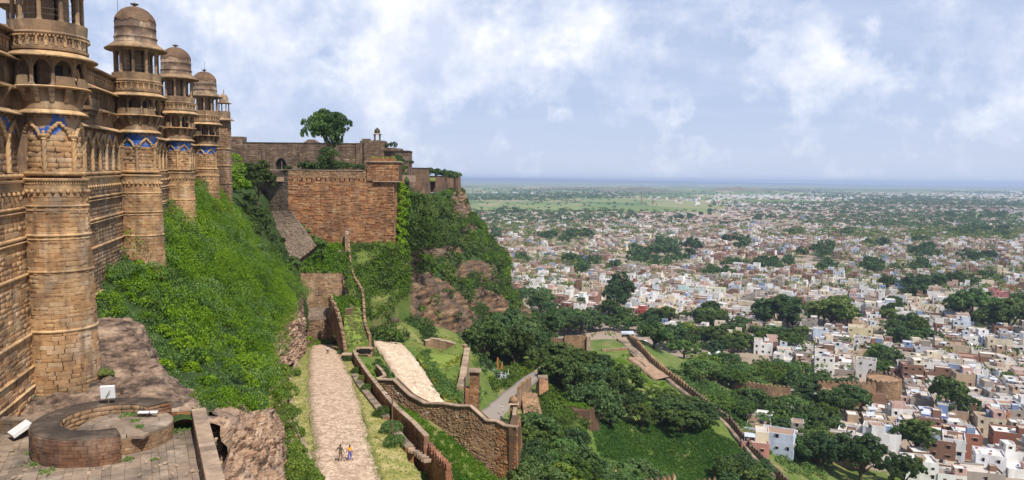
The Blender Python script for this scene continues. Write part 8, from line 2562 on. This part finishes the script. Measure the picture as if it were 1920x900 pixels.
def town_mass():
    mb = MB()
    win = MB()
    for h in rest:
        x, y, z, w, d, a, nm, c, st = h
        rr = random.Random(int(x * 31 + y * 17))
        b0 = len(mb.v); w0 = len(win.v)
        for q in house_plan(h, rr):
            if y < 1100: block(mb, *q[:9])
            else: block(mb, *q[:9], simple=True)
        if y < 1500:
            for f in range(st):
                for i in range(int(w / 3)):
                    if rr.random() < .45: continue
                    s = -w / 2 + w * (i + .5) / int(w / 3); zz = f * 3.05 + 1.1
                    win.add([(s - .5, -d / 2 - .05, zz), (s + .5, -d / 2 - .05, zz), (s + .5, -d / 2 - .05, zz + 1.3), (s - .5, -d / 2 - .05, zz + 1.3)], [(0, 1, 2, 3)])
                for i in range(int(d / 3)):
                    if rr.random() < .45: continue
                    s = -d / 2 + d * (i + .5) / int(d / 3); zz = f * 3.05 + 1.1
                    win.add([(-w / 2 - .05, s + .5, zz), (-w / 2 - .05, s - .5, zz), (-w / 2 - .05, s - .5, zz + 1.3), (-w / 2 - .05, s + .5, zz + 1.3)], [(0, 1, 2, 3)])
        ca, sa = math.cos(a), math.sin(a)
        for B_, s0 in ((mb, b0), (win, w0)):
            for k in range(s0, len(B_.v)):
                p = B_.v[k]; B_.v[k] = (x + p[0] * ca - p[1] * sa, y + p[0] * sa + p[1] * ca, z + p[2])
    o = mb.build('town_houses', HOUSE); tag(o, 'thousands of small flat roofed houses filling the plain to the fields', 'houses', kind='stuff')
    w = win.build('windows', DARKIN, o); w['kind'] = 'stuff'
    # scattered far settlements
    r = random.Random(6); fb = MB()
    n = 0
    while n < 2600:
        y = math.exp(r.uniform(math.log(2500), math.log(9000))); x = r.uniform(.28, .8) * y if r.random() < .86 else r.uniform(-.05, .5) * y
        if lump(np.array([x]), np.array([y]), .0016, 8)[0] < .62: continue
        s = r.uniform(6, 16) * (1 + y / 9000); c = r.choice(PAL)[1] if r.random() < .5 else (.72, .71, .70)
        fb.col = c
        fb.box(x - s / 2, x + s / 2, y - 4, y + 5, GZ - 1, GZ + r.uniform(3.5, 8)); n += 1
    o = fb.build('far_settlement', HOUSE); tag(o, 'pale specks of far villages and sheds scattered across the plain', 'buildings', kind='stuff')
town_mass()
for k, (px, py, Y, w, h, lab) in enumerate([(1213, 343, 11500, 160, 14, 'long white industrial shed far out on the plain below the skyline'), (1318, 346, 10500, 70, 10, 'small white shed right of the long one on the far plain'), (1905, 359, 6500, 120, 16, 'white flats at the far right edge of the plain')]):
    q = PZ(px, py + 4, GZ); t = thing('far_shed', (q.x, q.y, GZ), lab, 'shed')
    mb = MB(); mb.box(q.x - w / 2, q.x + w / 2, q.y, q.y + 40, GZ - 1, GZ + h); mb.build('wall', WHITEM, t)
    mb = MB(); mb.hexa([(q.x - w / 2 - 2, q.y - 2, GZ + h), (q.x + w / 2 + 2, q.y - 2, GZ + h), (q.x + w / 2 + 2, q.y + 42, GZ + h), (q.x - w / 2 - 2, q.y + 42, GZ + h)], [(q.x - w / 2, q.y + 18, GZ + h + 5), (q.x + w / 2, q.y + 18, GZ + h + 5), (q.x + w / 2, q.y + 22, GZ + h + 5), (q.x - w / 2, q.y + 22, GZ + h + 5)]); mb.build('roof', TINM, t)
for px in (1203, 1224):
    q = PZ(px, 383, GZ); t = thing('chimney_stack', (q.x, q.y, GZ), 'thin brick kiln chimney on the plain, the %s of a pair' % ('redder left one' if px == 1203 else 'paler right one'), 'chimney')
    mb = MB(); mb.lathe([(3.0, GZ), (1.6, GZ + 34), (1.9, GZ + 35), (.1, GZ + 35)], 14, c=(q.x, q.y)); mb.build('stack', REDST if px == 1203 else CAPST, t)

# labels for the trees: each by its ranking from something one can find
TLM = LMK + [('the gatehouse', P(1065, 660, 262)), ('the twin domed shrine', PZ(1341, 690, GZ)), ('the cliff foot', PZ(980, 560, GZ)), ('the red and white mast', PZ(1896, 560, GZ)), ('the open meadow', PZ(1150, 430, GZ)), ('the very tall dark tree', PZ(1155, 596, GZ)), ('the pink row of houses', PZ(1870, 545, GZ)), ('the tan block house', PZ(1215, 475, GZ)),
             ('the far right town edge', PZ(1900, 430, GZ)), ('the middle of the town', PZ(1550, 490, GZ)), ('the upper right groves', PZ(1740, 470, GZ)), ('the left end of the town', PZ(960, 440, GZ))]
kindw = {'round': 'dark round tree', 'tall': 'dark tall tree', 'wide': 'paler broad tree', 'feather': 'feathery tree'}
G1, G2 = {}, {}
for t in TREES:
    o, kd, r, lab, ph = t
    o['category'] = 'tree'
    if lab: o['label'] = lab; continue
    px = proj(o.location)[0]
    if ph: G1.setdefault((kd, ph), []).append((px, o))
    else:
        d = sorted(((o.location - q).length, n) for n, q in TLM)[0]; G2.setdefault((kd, d[1]), []).append((d[0], o))
for (kd, ph), L in G1.items():
    L.sort(key=lambda t: t[0])
    for i, (a, o) in enumerate(L):
        o['label'] = '%s, %sfrom the left %s' % (kindw[kd], (ORD[i] or 'first '), ph); o['group'] = 'trees ' + ph
for (kd, lm), L in G2.items():
    L.sort(key=lambda t: t[0])
    for i, (a, o) in enumerate(L):
        o['label'] = '%s in town, %sclosest to %s' % (kindw[kd], ORD[i], lm); o['group'] = 'trees between the houses of the town'

# ------------------------------------------------------------------ the hazy air
def air():
    m = bpy.data.materials.new('hazy_air'); m.use_nodes = True; t = NT(m.node_tree); t.n.clear()
    v = t.new('ShaderNodeVolumePrincipled')
    v.inputs['Color'].default_value = (.56, .70, .95, 1)
    v.inputs['Density'].default_value = 8e-5
    v.inputs['Anisotropy'].default_value = .1
    o = t.new('ShaderNodeOutputMaterial'); t.l.new(v.outputs[0], o.inputs['Volume'])
    mb = MB(); mb.box(-33000, 33000, -1200, 33000, GZ - 2.6, 60)
    h = mb.build('haze', m); tag(h, 'thin bluish haze lying over the whole plain', 'haze', kind='stuff')
air()
